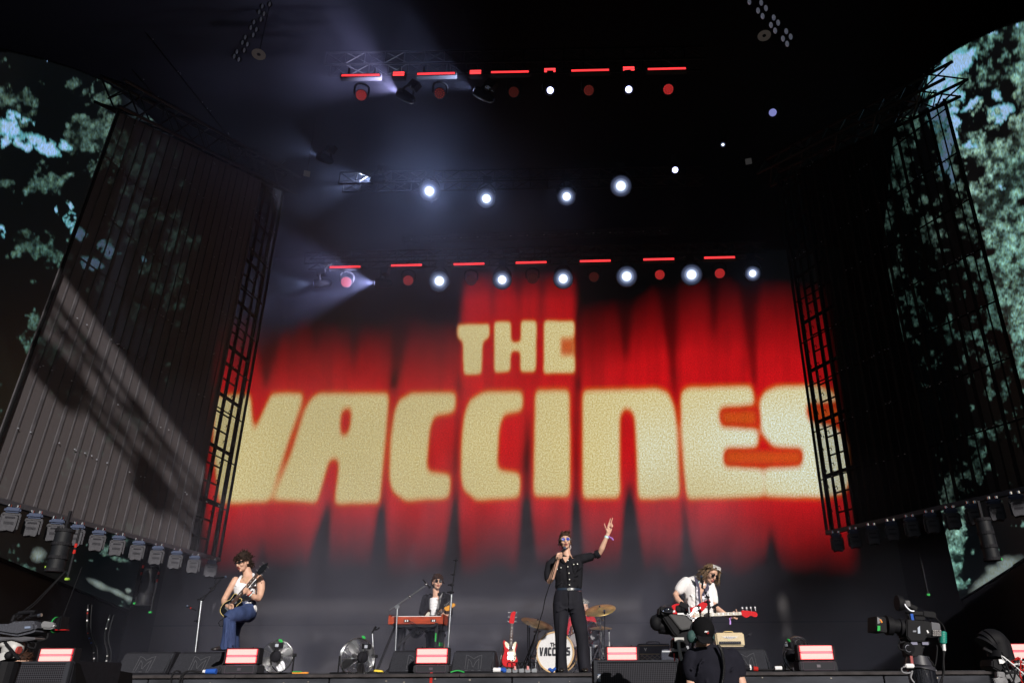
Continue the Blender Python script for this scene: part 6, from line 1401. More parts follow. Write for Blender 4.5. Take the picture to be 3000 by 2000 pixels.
# ---------------- singer
b = Body('singer in black shirt and flared trousers raising his hand with a microphone at his lips', 1660, 10.85)
rot = Rm(4, -6, 3); P = b.head(1656, 1586, -.02, rot, 1.0, mouth=1.2)
b.glasses('round', mat('blue_lens', (.06, .07, .42), .08, coat=1), mat('clear_frame', (.4, .38, .42), .5))
def q1():
    x = RNG.uniform(-.06, .06); return (x, -.055 + RNG.uniform(0, .10), .112), (x * 4 + .5, -.1 + RNG.normal(0, .4), RNG.uniform(.3, 1.0)), RNG.uniform(.03, .06), .010
def q2():
    sgn = RNG.choice([-1, 1]); return (sgn * .074, RNG.uniform(-.02, .07), RNG.uniform(0, .08)), (sgn * .4, .3, -1), .05, .010
def q3(): return (RNG.uniform(-.06, .06), .085, RNG.uniform(-.04, .06)), (0, .3, -1), .06, .012
b.hair(HBR, [(60, q1), (46, q2), (30, q3), (30, hr_messy(L=.035))])
b.sk.loft([(b.R(1658, 1604, .03), .054, .054), (b.R(1660, 1622, .03), .058, .06), (b.R(1662, 1640, .03), .085, .07)], 16)
b.sk.loft([b.sec(1625, 1695, 1636, .07, .03), b.sec(1622, 1700, 1655, .09, .03), b.sec(1630, 1702, 1700, .09, .03), b.sec(1632, 1700, 1722, .09, .03)], 18)
b.limb(b.sk, [(1612, 1650, .0, .045), (1607, 1680, -.06, .042), (1610, 1703, -.12, .038), (1616, 1692, -.17, .041), (1626, 1662, -.23, .033), (1633, 1644, -.26, .026)])
b.limb(b.sk, [(1698, 1634, .02, .045), (1730, 1627, .0, .042), (1757, 1619, -.04, .037), (1763, 1606, -.07, .041), (1773, 1583, -.09, .033), (1780, 1566, -.10, .025)])
# raised hand: index and middle up, ring and little folded, thumb out
b.hand((1780, 1567, -.10), (1785, 1551, -.11), [[(1780, 1543, -.11), (1785, 1530, -.11), (1787, 1523, -.11), (1788, 1518, -.11)], [(1785, 1541, -.115), (1791, 1529, -.115), (1793, 1522, -.115), (1794.5, 1517, -.115)],
    [(1790, 1541, -.11), (1793, 1534, -.13), (1792, 1538, -.16), (1789, 1541, -.155)], [(1794, 1544, -.11), (1795, 1539, -.13), (1794, 1542, -.155), (1791, 1545, -.15)]], [(1779, 1556, -.12), (1774, 1545, -.14), (1771.5, 1538, -.15), (1770.5, 1533, -.15)])
# hand round the microphone
b.hand((1633, 1644, -.26), (1637, 1632, -.29), [[(1644, 1624, -.31), (1641, 1619, -.34), (1634, 1620, -.345), (1631, 1624, -.33)], [(1642, 1628, -.31), (1638, 1623, -.345), (1632, 1624.5, -.35), (1630, 1628, -.33)], [(1640, 1632, -.31), (1636, 1628, -.34), (1631, 1629.5, -.345), (1629, 1633, -.33)], [(1638, 1636, -.30), (1634, 1633, -.33), (1630, 1634.5, -.335), (1629, 1637, -.32)]],
    [(1643, 1634, -.30), (1646, 1625, -.31), (1645, 1618, -.325)], .0095)
b.finish()
sh = MB()
sh.loft([b.sec(1634, 1690, 1630, .075, .03), b.sec(1615, 1703, 1637, .105, .03), b.sec(1612, 1708, 1650, .125, .02), b.sec(1620, 1708, 1672, .125, .02), b.sec(1627, 1706, 1700, .12, .02), b.sec(1626, 1705, 1720, .12, .02), b.sec(1629, 1703, 1727, .115, .02)], 26)
b.limb(sh, [(1624, 1646, .02, .075), (1612, 1655, -.01, .072), (1606, 1680, -.06, .060), (1606, 1694, -.09, .052)])
b.limb(sh, [(1690, 1640, .02, .075), (1712, 1634, .01, .068), (1735, 1629, -.0, .060), (1750, 1623, -.03, .056)])
for k in range(22):
    x = RNG.uniform(1632, 1700); y = RNG.uniform(1645, 1722); sh.tube([b.R(x, y, -.095), b.R(x + RNG.uniform(4, 12), y - RNG.uniform(4, 14), -.10)], .010, 6)
for k in range(6): x = 1712 + 7 * k; sh.tube([b.R(x, 1627 - k, -.045), b.R(x - 4, 1641 - 1.2 * k, -.045)], .010, 6)
shirt = blob('shirt', sh, BLKC, b.t, .009, 2)
m = MB(); m.loft([(b.R(1747.5, 1614, -.03), .04, .04)] * 0 + [(b.R(1746, 1624.5, -.02), .060, .060), (b.R(1755, 1620.5, -.035), .060, .060)], 16, side=(0, 0, 1)); m.build('rolled_cuff', BLKC, b.t, smooth=True)
m = MB() # open collar: skin triangle
m.add([b.R(1647, 1631, -.10), b.R(1671, 1627, -.10), b.R(1657, 1647, -.128)], [(0, 1, 2)]); m.add([b.R(1647, 1631, -.05), b.R(1671, 1627, -.05), b.R(1657, 1647, -.09)], [(2, 1, 0)]); m.f += [(0, 3, 4, 1), (1, 4, 5, 2), (2, 5, 3, 0)]; m.build('open_neck', SKIN, b.t)
m = MB()
for pts in ([(1645, 1628), (1649, 1640), (1656, 1650), (1650, 1648), (1642, 1638)], [(1669, 1624), (1667, 1637), (1659, 1650), (1667, 1647), (1676, 1633)]):
    f = [b.R(x, y, -.125) for x, y in pts]; m.add(f + [p + V((0, .02, 0)) for p in f], [(0, 1, 2, 3, 4), (9, 8, 7, 6, 5)] + [(i, 5 + i, 5 + (i + 1) % 5, (i + 1) % 5) for i in range(5)])
m.build('collar', BLKC, b.t)
m = MB()
for x, y in ((1663.5, 1640), (1663.5, 1659), (1667, 1678), (1668.5, 1696), (1668.5, 1712), (1681, 1652), (1692, 1651), (1643.5, 1662), (1632, 1666)): m.ell(b.R(x, y, -.128), (.009, .006, .009), n=10, m=6)
m.each('pearl_button', mat('pearl', (.85, .85, .8), .15), b.t, smooth='all')
m = MB()
for a in ([(1674, 1648), (1681, 1654), (1688, 1650), (1695, 1653), (1698, 1648)], [(1627, 1661), (1634, 1668), (1640, 1662), (1645, 1664)], [(1660, 1650), (1664, 1690), (1666, 1722)], [(1679, 1656), (1681, 1672), (1688, 1677), (1694, 1671), (1697, 1654)]): m.tube([b.R(x, y, -.126) for x, y in a], .0035, 5)
m.build('seam', MATTE, b.t)
m = MB(); m.loft([b.sec(1628, 1704, 1723.5, .125, .02), b.sec(1627, 1705, 1730, .127, .02)], 28); m.build('belt', mat('belt_leather', (.02, .03, .05), .25, coat=.5), b.t, smooth=True)
m = MB(); m.box(b.R(1667, 1725, -.115), (.05, .012, .032)); m.build('buckle', CHROME, b.t, bevel=.004)
tr_ = MB()
tr_.loft([b.sec(1628, 1705, 1729, .12, .02), b.sec(1622, 1707, 1750, .13, .02), b.sec(1619, 1709, 1768, .135, .02), b.sec(1620, 1712, 1782, .12, .02)], 26)
tr_.loft([b.sec(1620, 1664, 1768, .12, .02), b.sec(1620, 1667, 1790, .115, .01), b.sec(1622, 1665, 1819, .10, 0), b.sec(1625, 1661, 1851, .09, -.01), b.sec(1627, 1660, 1890, .085, 0), b.sec(1627, 1660, 1925, .10, .01), b.sec(1626, 1664, 1969, .125, .02)], 22)
tr_.loft([b.sec(1668, 1710, 1768, .12, .02), b.sec(1668, 1714, 1790, .115, .0), b.sec(1673, 1719, 1819, .10, -.02), b.sec(1683, 1722, 1851, .09, -.03), b.sec(1689, 1725, 1890, .085, -.02), b.sec(1691, 1728, 1925, .10, -.01), b.sec(1696, 1733, 1969, .125, .0)], 22)
for x0, y0, x1, y1 in ((1666, 1735, 1666, 1774), (1640, 1790, 1636, 1960), (1700, 1800, 1712, 1962), (1668, 1784, 1690, 1776), (1664, 1784, 1640, 1776), (1672, 1795, 1700, 1784), (1630, 1790, 1655, 1782)): tr_.tube([b.R(x0, y0, -.098 if y0 > 1780 and y1 > 1900 else -.108), b.R(x1, y1, -.10)], .010, 6)
blob('trousers', tr_, BLKT, b.t, .009, 2)
m = MB(); m.tube([b.R(1666, 1732, -.118), b.R(1666, 1772, -.118)], .004, 5); m.build('fly_seam', MATTE, b.t)
m = MB()
for xl, xr, dy in ((1630, 1658, -.03), (1700, 1728, -.04)):
    c = b.R((xl + xr) / 2, 1968, dy); m.loft([(V((c.x, c.y + .12, .03)), .035, .028), (V((c.x, c.y, .04)), .045, .036), (V((c.x, c.y - .10, .028)), .045, .024), (V((c.x, c.y - .15, .02)), .03, .016)], 14)
m.each('shoe', mat('black_shoe', (.015, .013, .012), .25, coat=.5), b.t, smooth='all')
m = MB(); m.loft([(b.R(1776.5, 1575, -.095), .034, .034), (b.R(1778.5, 1569.5, -.098), .033, .033)], 16); m.build('white_wristband', mat('pale_band', (.6, .85, .85), .5), b.t, smooth=True)
m = MB(); m.tube(bez([b.R(1781, 1569, -.12), b.R(1787, 1573, -.12), b.R(1793, 1576, -.12), b.R(1796, 1582, -.12)], 4), .006, 6, .014); m.build('ribbon', mat('violet_ribbon', (.35, .15, .6), .4), b.t, smooth=True)
m = MB(); m.tube(bez([b.R(1671, 1597, -.0), b.R(1672, 1604, .0), b.R(1668, 1612, .02)], 5), .004); m.build('earpiece_wire', WHITE, b.t)
mt = thing('microphone', 'black wired microphone held to the singer\'s mouth', 'microphone', b.o + b.R(1653, 1607, -.17))
o_ = mt.location.copy(); dmic = (b.o + b.R(1653, 1607, -.17)) - (b.o + b.R(1635, 1628, -.33)); mb_, hh = mic_mb(V((0, 0, 0)), dmic, .20, .026); mb_.build('microphone_body', BLACK, mt, smooth=True); hh.build('microphone_head', MESHB, mt, smooth='all')
MB().tube(bez([b.o + b.R(*p) - o_ for p in ((1634, 1628, -.33), (1631, 1640, -.36), (1624, 1668, -.34), (1613, 1705, -.28), (1598, 1750, -.2), (1590, 1790, -.05), (1582, 1815, .1), (1572, 1850, .3), (1550, 1905, .6), (1531, 1950, .8), (1530, 1960, .8))], 6), .006, 6).build('cable', RUBBER, mt)
# ---------------- guitarist in the white vest
Yl = 11.35
b = Body('man in white vest and blue trousers playing guitar, one foot up on a monitor', 715, Yl)
rot = Rm(-32, 16, 8); P = b.head(713, 1648, -.05, rot, 1.04, mouth=.5); b.glasses('wrap')
def g1():
    a = RNG.uniform(0, 2 * math.pi); e = RNG.uniform(-.1, 1.4); p = (.08 * math.cos(a) * math.cos(e), .02 + .095 * math.sin(a) * math.cos(e), .05 + .085 * math.sin(e))
    if p[1] < -.03 and p[2] < .09: p = (p[0], p[1], .10)
    return p, (p[0] * 6 + RNG.normal(0, .7), (p[1] - .02) * 5 + RNG.normal(0, .7), .3 + RNG.normal(0, .8)), RNG.uniform(.04, .075), .013
def g2(): x = RNG.uniform(-.075, .07); return (x, -.078, .105), (RNG.normal(0, .4), -.35, -1), RNG.uniform(.035, .065), .010
def g4(): s = RNG.choice([-1, 1]); return (s * .08, RNG.uniform(-.06, .05), RNG.uniform(.03, .09)), (s * .5, -.3, -1), RNG.uniform(.03, .06), .011
def g3(): return (RNG.uniform(-.07, .075), RNG.uniform(.06, .10), RNG.uniform(-.05, .03)), (RNG.normal(.3, .5), .4, -1), RNG.uniform(.05, .09), .013
b.hair(HDK, [(130, g1), (90, g2), (50, g3), (60, g4)], [((0, .010, .088), (.096, .108, .076)), ((0, .055, .01), (.092, .066, .088))])
m = MB(); m.loft([(P(-.02, -.098, -.043), .003, .004), (P(0, -.103, -.042), .004, .004), (P(.02, -.098, -.043), .003, .004)], 6); m.ell(P(0, -.088, -.095), (.014, .006, .009), rot, 8, 6); m.build('moustache', HDK, b.t)
b.sk.loft([(b.R(720, 1662, .02), .058, .058), (b.R(725, 1678, .03), .064, .062), (b.R(728, 1692, .03), .09, .075)], 16)
b.sk.loft([b.sec(686, 765, 1692, .08, .03), b.sec(684, 768, 1702, .105, .03), b.sec(686, 750, 1720, .11, .02), b.sec(694, 748, 1750, .10, .02), b.sec(697, 748, 1775, .10, .02)], 20)
b.limb(b.sk, [(690, 1698, 0, .052), (682, 1712, -.02, .052), (668, 1735, -.03, .045), (657, 1756, -.04, .042), (657, 1765, -.10, .042), (664, 1772, -.2, .032), (669, 1776, -.26, .027)])
b.limb(b.sk, [(757, 1695, .02, .060), (764, 1708, .0, .062), (765, 1726, -.02, .056), (761, 1745, -.06, .047), (757, 1752, -.10, .048), (745, 1748, -.18, .042), (734, 1740, -.24, .029)])
b.hand((669, 1776, -.26), (674, 1777, -.30), [[(678, 1772, -.32), (683, 1773, -.35), (683, 1777, -.36)], [(679, 1776, -.32), (684, 1779, -.35), (681, 1782, -.36)], [(678, 1780, -.32), (682, 1783, -.35), (678, 1785, -.355)], [(676, 1783, -.31), (679, 1786, -.34), (675, 1787, -.345)]], [(672, 1772, -.30), (677, 1769, -.33), (682, 1770, -.35)], .0098)
b.hand((733, 1739, -.25), (725, 1733, -.28), [[(727, 1724, -.30), (720, 1721, -.33), (715, 1724, -.33), (716, 1727, -.31)], [(725, 1728, -.31), (718, 1725, -.34), (713, 1728, -.34), (714, 1731, -.32)], [(723, 1732, -.31), (717, 1730, -.34), (713, 1733, -.34), (714, 1735, -.32)], [(722, 1736, -.30), (717, 1735, -.33), (714, 1738, -.33)]], [(729, 1729, -.26), (724, 1720, -.25), (722, 1714, -.27)], .0098)
b.finish()
v = MB()
v.loft([b.sec(690, 750, 1712, .108, .015), b.sec(685, 749, 1720, .12, .01), b.sec(688, 748, 1735, .118, .01), b.sec(694, 747, 1752, .112, .01), b.sec(696, 748, 1772, .112, .01)], 24)
for k in range(9): y = 1722 + 5.5 * k; v.tube([b.R(700 + RNG.uniform(-6, 4), y, -.10), b.R(735 + RNG.uniform(-5, 8), y - RNG.uniform(1, 5), -.10)], .009, 6)
v.loft([(b.R(693, 1716, -.08), .035, .02), (b.R(697, 1703, -.085), .026, .014), (b.R(704, 1691, -.05), .022, .014), (b.R(707, 1686, .04), .022, .014)], 10)
v.loft([(b.R(742, 1716, -.09), .045, .02), (b.R(746, 1700, -.085), .030, .014), (b.R(744, 1686, -.05), .024, .014), (b.R(741, 1679, .04), .022, .014)], 10)
blob('vest', v, WTANK, b.t, .008, 2)
m = MB(); m.tube(bez([b.R(710, 1688, -.03), b.R(714, 1697, -.10), b.R(720, 1701, -.125), b.R(727, 1690, -.08)], 5), .0022, 5); m.ell(b.R(720, 1702, -.13), (.006, .004, .008), n=8, m=6); m.build('necklace', GOLD, b.t)
t3 = MB()
t3.loft([b.sec(696, 749, 1764, .115, .01), b.sec(696, 750, 1778, .125, .01), b.sec(700, 746, 1795, .12, .01)], 24)
# raised thigh and shin
t3.loft([(b.R(727, 1792, .0), .13, .125), (b.R(715, 1797, -.12), .122, .115), (b.R(694, 1799, -.28), .108, .105), (b.R(676, 1803, -.36), .092, .095), (b.R(668, 1812, -.38), .085, .09)], 20, side=(0, 0, 1))
t3.ell(b.R(731, 1797, .05), (.10, .11, .12), None, 18, 12)
t3.loft([b.sec(657, 684, 1808, .10, -.36), b.sec(655, 690, 1830, .09, -.35), b.sec(652, 690, 1858, .085, -.34), b.sec(648, 690, 1882, .10, -.33), b.sec(643, 689, 1899, .12, -.32)], 20)
# standing leg
t3.loft([b.sec(690, 730, 1800, .11, .1), b.sec(684, 706, 1835, .09, .12), b.sec(683, 699, 1860, .085, .16), b.sec(676, 700, 1900, .09, .22), b.sec(674, 702, 1965, .12, .28)], 18)
for x0, y0, x1, y1, d in ((664, 1812, 658, 1894, -.44), (672, 1815, 668, 1896, -.44), (681, 1830, 682, 1890, -.43), (726, 1778, 700, 1785, -.14), (738, 1784, 716, 1800, -.12), (740, 1790, 708, 1812, -.1)): t3.tube([b.R(x0, y0, d), b.R(x1, y1, d)], .011, 6)
blob('trousers', t3, NAVY, b.t, .009, 2)
m = MB(); m.loft([b.sec(697, 749, 1763, .122, .01), b.sec(697, 749, 1768, .124, .01)], 24); m.build('waistband', mat('navy_band', (.03, .04, .1), .6), b.t, smooth=True)
m = MB(); c = b.R(652, 1902, -.34); m.loft([(c + V((.06, .10, .02)), .04, .03), (c + V((.02, 0, .02)), .046, .034), (c + V((-.05, -.10, .01)), .045, .026), (c + V((-.08, -.15, .0)), .03, .016)], 14); c = b.R(688, 1966, .25); c.z = .03; m.loft([(c + V((.02, .1, 0)), .04, .03), (c, .046, .034), (c + V((-.02, -.14, -.01)), .04, .02)], 14); m.each('shoe', mat('dark_boot', (.02, .018, .02), .35), b.t, smooth='all')
m = MB(); m.loft([(b.R(730.5, 1737, -.26), .036, .036), (b.R(732, 1739, -.25), .036, .036)], 14); m.build('red_band', REDT, b.t, smooth=True); m = MB(); m.loft([(b.R(733.5, 1740.5, -.245), .037, .037), (b.R(735.5, 1742, -.24), .037, .037)], 14); m.build('white_band', mat('pale_band', (.6, .85, .85), .5), b.t, smooth=True)
m = MB(); m.box(b.R(746, 1783, -.03), (.03, .05, .11)); m.build('radio_pack', WHITE, b.t, bevel=.008); MB().tube(bez([b.R(749, 1772, -.02), b.R(752, 1785, -.02), b.R(745, 1797, 0), b.R(741, 1800, 0)], 5), .005).build('pack_wire', WHITE, b.t)
gl_, gh_ = b.o + b.R(694, 1756, -.23), b.o + b.R(787, 1647, -.24); d = gh_ - gl_
HV = [(0, -.022), (.02, -.034), (.10, -.045), (.155, -.034), (.20, -.004), (.175, .012), (.150, .028), (.10, .042), (.02, .032), (0, .022)]
LP = [(-.50,.0),(-.48,.13),(-.40,.20),(-.28,.22),(-.17,.19),(-.10,.145),(-.02,.15),(.07,.165),(.12,.12),(.11,.05),(.05,-.0),(.10,-.06),(.12,-.12),(.06,-.165),(-.02,-.15),(-.10,-.145),(-.17,-.19),(-.28,-.22),(-.40,-.20),(-.48,-.13)]
G2 = guitar('glossy black electric guitar with gold edging held by the man in the white vest', frame(gl_ + d * .02, d, (-.05, -1, .15)), scale_len=d.length * .90, body_k=.52, body_m=BLKG, guard_m=BLKG, head_m=BLKG, edge_m=GOLD, body=LP, head_shape=HV, guard=False)
G2s = MB(); inv = G2.matrix_world.inverted(); G2s.loft([(inv @ (b.o + b.R(667, 1800, -.30)), .03, .004), (inv @ (b.o + b.R(690, 1790, -.05)), .03, .004), (inv @ (b.o + b.R(735, 1720, .17)), .03, .004), (inv @ (b.o + b.R(741, 1690, .09)), .03, .004)], 8); G2s.build('strap', BLACK, G2)
MB().tube(bez([inv @ (b.o + b.R(*p)) for p in ((664, 1798, -.3), (652, 1812, -.3), (641, 1822, -.3), (646, 1834, -.3), (660, 1836, -.2), (665, 1880, .1), (660, 1960, .2))], 6), .005).build('cable', RUBBER, G2)
# ---------------- keyboard player
b = Body('man in open black jacket and white vest with guitar standing at the piano', 1280, 13.75)
rot = Rm(22, -4, -2); P = b.head(1281, 1706, 0, rot, 1.04); b.glasses('square')
def k1():
    a = RNG.uniform(0, 2 * math.pi); e = RNG.uniform(.0, 1.4); p = (.078 * math.cos(a) * math.cos(e), .02 + .09 * math.sin(a) * math.cos(e), .05 + .08 * math.sin(e))
    if p[1] < -.03 and p[2] < .10: p = (p[0], p[1], .105)
    return p, (p[0] * 5 + RNG.normal(0, .8), (p[1] - .02) * 5 + RNG.normal(0, .8), .2 + RNG.normal(0, .8)), RNG.uniform(.025, .045), .015
b.hair(HRD, [(120, k1), (30, q3), (34, g4), (30, g2)], [((0, .010, .084), (.090, .104, .074)), ((-.01, .055, .01), (.086, .064, .085))])
b.sk.loft([(b.R(1276, 1722, .03), .056, .056), (b.R(1277, 1736, .03), .058, .06), (b.R(1279, 1748, .02), .085, .075)], 16)
b.sk.loft([b.sec(1258, 1305, 1746, .08, .02), b.sec(1258, 1306, 1760, .11, .02), b.sec(1256, 1300, 1800, .10, .02)], 18)
b.limb(b.sk, [(1314, 1790, -.1, .04), (1308, 1804, -.2, .035), (1300, 1802, -.27, .028)])
b.hand((1301, 1803, -.27), (1296, 1798, -.30), [[(1294, 1792, -.32), (1293, 1786, -.34), (1292, 1784, -.34)], [(1291, 1794, -.32), (1289, 1788, -.345), (1287, 1788, -.34)], [(1289, 1797, -.32), (1287, 1792, -.345), (1286, 1791, -.34)], [(1298, 1793, -.31), (1300, 1787, -.33)]], [(1296, 1795, -.28), (1301, 1789, -.28)], .0095)
b.limb(b.sk, [(1240, 1795, -.05, .035), (1250, 1806, -.15, .03), (1262, 1812, -.25, .028)]); b.hand((1262, 1812, -.25), (1268, 1812, -.28), [[(1272, 1809, -.30), (1277, 1810, -.33)], [(1272, 1812, -.30), (1277, 1813, -.33)], [(1271, 1815, -.30), (1275, 1817, -.33)], [(1270, 1817, -.29), (1273, 1819, -.32)]], [(1268, 1809, -.29), (1273, 1806, -.31)])
b.finish()
v = MB(); v.loft([b.sec(1259, 1283, 1750, .06, -.065), b.sec(1258, 1285, 1765, .07, -.065), b.sec(1258, 1284, 1785, .07, -.065), b.sec(1260, 1278, 1802, .06, -.06)], 18)
for y in (1768, 1776, 1786): v.tube([b.R(1262, y, -.13), b.R(1281, y - 3, -.13)], .006, 6)
blob('vest', v, WTANK, b.t, .008, 2)
j = MB()
j.loft([b.sec(1250, 1302, 1740, .06, .05), b.sec(1242, 1315, 1750, .11, .05), b.sec(1241, 1316, 1775, .115, .05), b.sec(1243, 1314, 1810, .12, .04), b.sec(1245, 1316, 1848, .13, .03)], 24)
j.loft([(b.R(1264, 1738, -.02), .03, .02), (b.R(1254, 1755, -.06), .055, .03), (b.R(1251, 1785, -.07), .07, .04), (b.R(1254, 1815, -.07), .08, .05), (b.R(1255, 1850, -.05), .07, .06)], 14)
j.loft([(b.R(1286, 1735, -.02), .03, .02), (b.R(1293, 1755, -.06), .065, .03), (b.R(1295, 1785, -.07), .07, .04), (b.R(1294, 1815, -.06), .09, .05), (b.R(1298, 1850, -.04), .10, .06)], 14)
b.limb(j, [(1248, 1752, .03, .075), (1242, 1772, .02, .068), (1237, 1794, -.02, .062), (1242, 1802, -.1, .052), (1252, 1808, -.17, .046)])
b.limb(j, [(1309, 1751, .03, .08), (1314, 1772, .02, .072), (1317, 1796, -.03, .066), (1314, 1804, -.12, .052), (1306, 1805, -.2, .045)])
for k in range(14): x = RNG.choice([RNG.uniform(1240, 1256), RNG.uniform(1288, 1314)]); y = RNG.uniform(1752, 1830); j.tube([b.R(x, y, -.10), b.R(x + RNG.uniform(-3, 3), y + 16, -.10)], .009, 6)
blob('jacket', j, JACK, b.t, .01, 2)
t4 = MB(); t4.loft([b.sec(1250, 1300, 1815, .11, .03), b.sec(1248, 1304, 1850, .12, .03)], 20); t4.loft([b.sec(1248, 1277, 1845, .11, .03), b.sec(1247, 1273, 1900, .09, .02), b.sec(1246, 1272, 1968, .10, .03)], 16); t4.loft([b.sec(1276, 1304, 1845, .11, .03), b.sec(1274, 1300, 1900, .09, .02), b.sec(1274, 1300, 1968, .10, .03)], 16); blob('trousers', t4, BLKT, b.t, .011, 2)
m = MB(); 
for x in (1259, 1287): c = b.R(x, 1966, -.02); c.z = .03; m.loft([(c + V((0, .1, .01)), .04, .03), (c, .046, .034), (c + V((0, -.14, -.008)), .036, .02)], 12)
m.each('shoe', BLACK, b.t, smooth='all')
g0, g1_ = b.o + b.R(1262, 1813, -.30), b.o + b.R(1340, 1760, -.34); d = g1_ - g0
SH = [(0, -.022), (.02, -.04), (.05, -.055), (.09, -.05), (.13, -.045), (.175, -.045), (.19, -.02), (.175, .005), (.15, .012), (.02, .03), (0, .022)]
G3 = guitar('dark sunburst electric guitar with an orange headstock held by the piano player', frame(g0 + d * .0, d, (.05, -1, 0)), scale_len=d.length * .98, body_k=.78, body_m=mat('dark_burst', (.025, .010, .008), .15, coat=.7), guard_m=mat('aged_white', (.6, .58, .5), .4), neck_m=ROSE, head_m=mat('amber_maple', (.72, .33, .05), .25, coat=.5), pegs='top', head_shape=SH)
inv = G3.matrix_world.inverted(); m = MB(); m.loft([(inv @ (b.o + b.R(*p)), .024, .004) for p in ((1282, 1786, -.24), (1286, 1768, -.16), (1290, 1748, -.10), (1294, 1738, -.02))], 8); m.build('strap', mat('grey_strap', (.3, .3, .32), .5), G3)
# ---------------- bass player
b = Body('long haired man in white patterned shirt playing the red bass guitar, head bowed', 2045, 11.75)
rot = Rm(34, 30, -14); P = b.head(2083, 1681, -.08, rot, 1.08); b.glasses('square')
def b1():   # side and back curtain of hair
    a = RNG.uniform(.1, math.pi - .1) if RNG.random() < .6 else RNG.uniform(math.pi - .1, math.pi + .7); p = (.085 * math.cos(a), .03 + .09 * math.sin(a), RNG.uniform(.0, .09))
    return p, (p[0] * 2.5 + RNG.normal(-.1, .25), RNG.uniform(.0, .5), -1.2), RNG.uniform(.10, .19), .013
def b2(): x = RNG.uniform(-.08, .08); return (x, RNG.uniform(-.06, .05), .118 - abs(x) * .4), (x * 9, RNG.uniform(-.2, .5), -.15), RNG.uniform(.05, .09), .012
def b3(): return (.082, RNG.uniform(-.07, -.0), RNG.uniform(.02, .09)), (.15, -.25, -1), RNG.uniform(.12, .19), .010
def b5(): return (-.085, RNG.uniform(-.03, .04), RNG.uniform(-.02, .05)), (-.3 + RNG.normal(0, .3), .2, -1), RNG.uniform(.10, .20), .011
b.hair(HGR, [(90, b1), (60, b2), (30, b3), (40, b5)], [((0, .03, .066), (.090, .098, .072)), ((0, .06, .0), (.088, .06, .09))])
m = MB()
for k in range(46):
    x = RNG.uniform(-.06, .08); pts = [P(x, -.05 + .012 * j, .112 - .010 * abs(x) * 10 + .008 * math.sin(j)) + V((RNG.normal(0, .003), 0, 0)) for j in range(4)]; pts = [P(x, -.055, .100), P(x + .012, -.03, .122), P(x + .03, .01, .134), P(x + .04, .05, .120)]; m.loft([(p, .006, .004) for p in pts], 5)
m.build('silver_streak', HSL, b.t)
b.sk.loft([(b.R(2071, 1694, .0), .056, .056), (b.R(2062, 1706, .02), .062, .062), (b.R(2054, 1716, .03), .09, .08)], 16)
b.sk.loft([b.sec(2018, 2080, 1706, .08, .03), b.sec(2010, 2088, 1722, .11, .02), b.sec(2010, 2090, 1790, .11, .02)], 18)
b.limb(b.sk, [(2008, 1706, .02, .042), (1990, 1723, -.01, .045), (1979, 1742, -.02, .045), (1985, 1755, -.08, .045), (2005, 1775, -.18, .037), (2022, 1789, -.24, .030)])
b.limb(b.sk, [(2082, 1722, .02, .055), (2089, 1750, .0, .05), (2094, 1776, -.04, .045), (2103, 1784, -.09, .045), (2122, 1797, -.16, .036), (2140, 1806, -.2, .030)])
b.hand((2022, 1789, -.24), (2028, 1796, -.28), [[(2032, 1799, -.30), (2035, 1804, -.33), (2034, 1808, -.33)], [(2029, 1801, -.30), (2032, 1806, -.33), (2030, 1810, -.33)], [(2026, 1802, -.30), (2028, 1808, -.33)], [(2023, 1802, -.29), (2025, 1808, -.32)]], [(2031, 1792, -.28), (2037, 1794, -.31)], .0098)
b.hand((2142, 1807, -.2), (2152, 1803, -.22), [[(2158, 1798, -.24), (2158, 1790, -.26), (2156.5, 1784, -.26)], [(2154, 1797, -.24), (2151, 1791, -.27), (2149, 1791, -.28)], [(2151, 1798, -.24), (2147, 1793, -.27), (2146, 1796, -.28)], [(2163, 1801, -.23), (2165, 1795, -.25), (2163, 1792, -.26)]], [(2150, 1808, -.22), (2158, 1812, -.19), (2161, 1808, -.18)], .0098)
b.finish()
WSH = mat('white_printed_shirt', (.78, .76, .77), .75, bump=.5, bscale=9, stretch=(1.4, 1, .7)); 
def prt(m):
    t = m.node_tree; bs = t.nodes['Principled BSDF']; tc = t.nodes.new('ShaderNodeTexCoord'); vo = t.nodes.new('ShaderNodeTexVoronoi'); vo.inputs['Scale'].default_value = 6.5; t.links.new(tc.outputs['Object'], vo.inputs['Vector'])
    cr = t.nodes.new('ShaderNodeValToRGB'); t.links.new(vo.outputs['Distance'], cr.inputs[0]); e = cr.color_ramp; e.elements[0].position = 0; e.elements[0].color = (.35, .66, .70, 1); e.elements[1].position = .26; e.elements[1].color = (.80, .78, .79, 1); a = e.elements.new(.22); a.color = (.42, .70, .74, 1); a = e.elements.new(.12); a.color = (.62, .78, .79, 1)
    t.links.new(cr.outputs[0], bs.inputs['Base Color'])
prt(WSH)
s_ = MB()
s_.loft([b.sec(2028, 2074, 1702, .07, .04), b.sec(2004, 2084, 1708, .10, .03), b.sec(2003, 2088, 1725, .13, .02), b.sec(2006, 2090, 1750, .13, .01), b.sec(2004, 2093, 1778, .13, .01), b.sec(2006, 2092, 1800, .12, .01)], 26)
b.limb(s_, [(2010, 1705, .02, .085), (1999, 1714, .01, .082), (1990, 1727, .0, .078)])
b.limb(s_, [(2079, 1713, .02, .08), (2087, 1735, .01, .075), (2092, 1760, -.01, .066)])
for k in range(16): x = RNG.uniform(2012, 2050); y = RNG.uniform(1722, 1790); s_.tube([b.R(x, y, -.105), b.R(x + RNG.uniform(6, 16), y + RNG.uniform(4, 16), -.105)], .010, 6)
blob('shirt', s_, WSH, b.t, .009, 2)
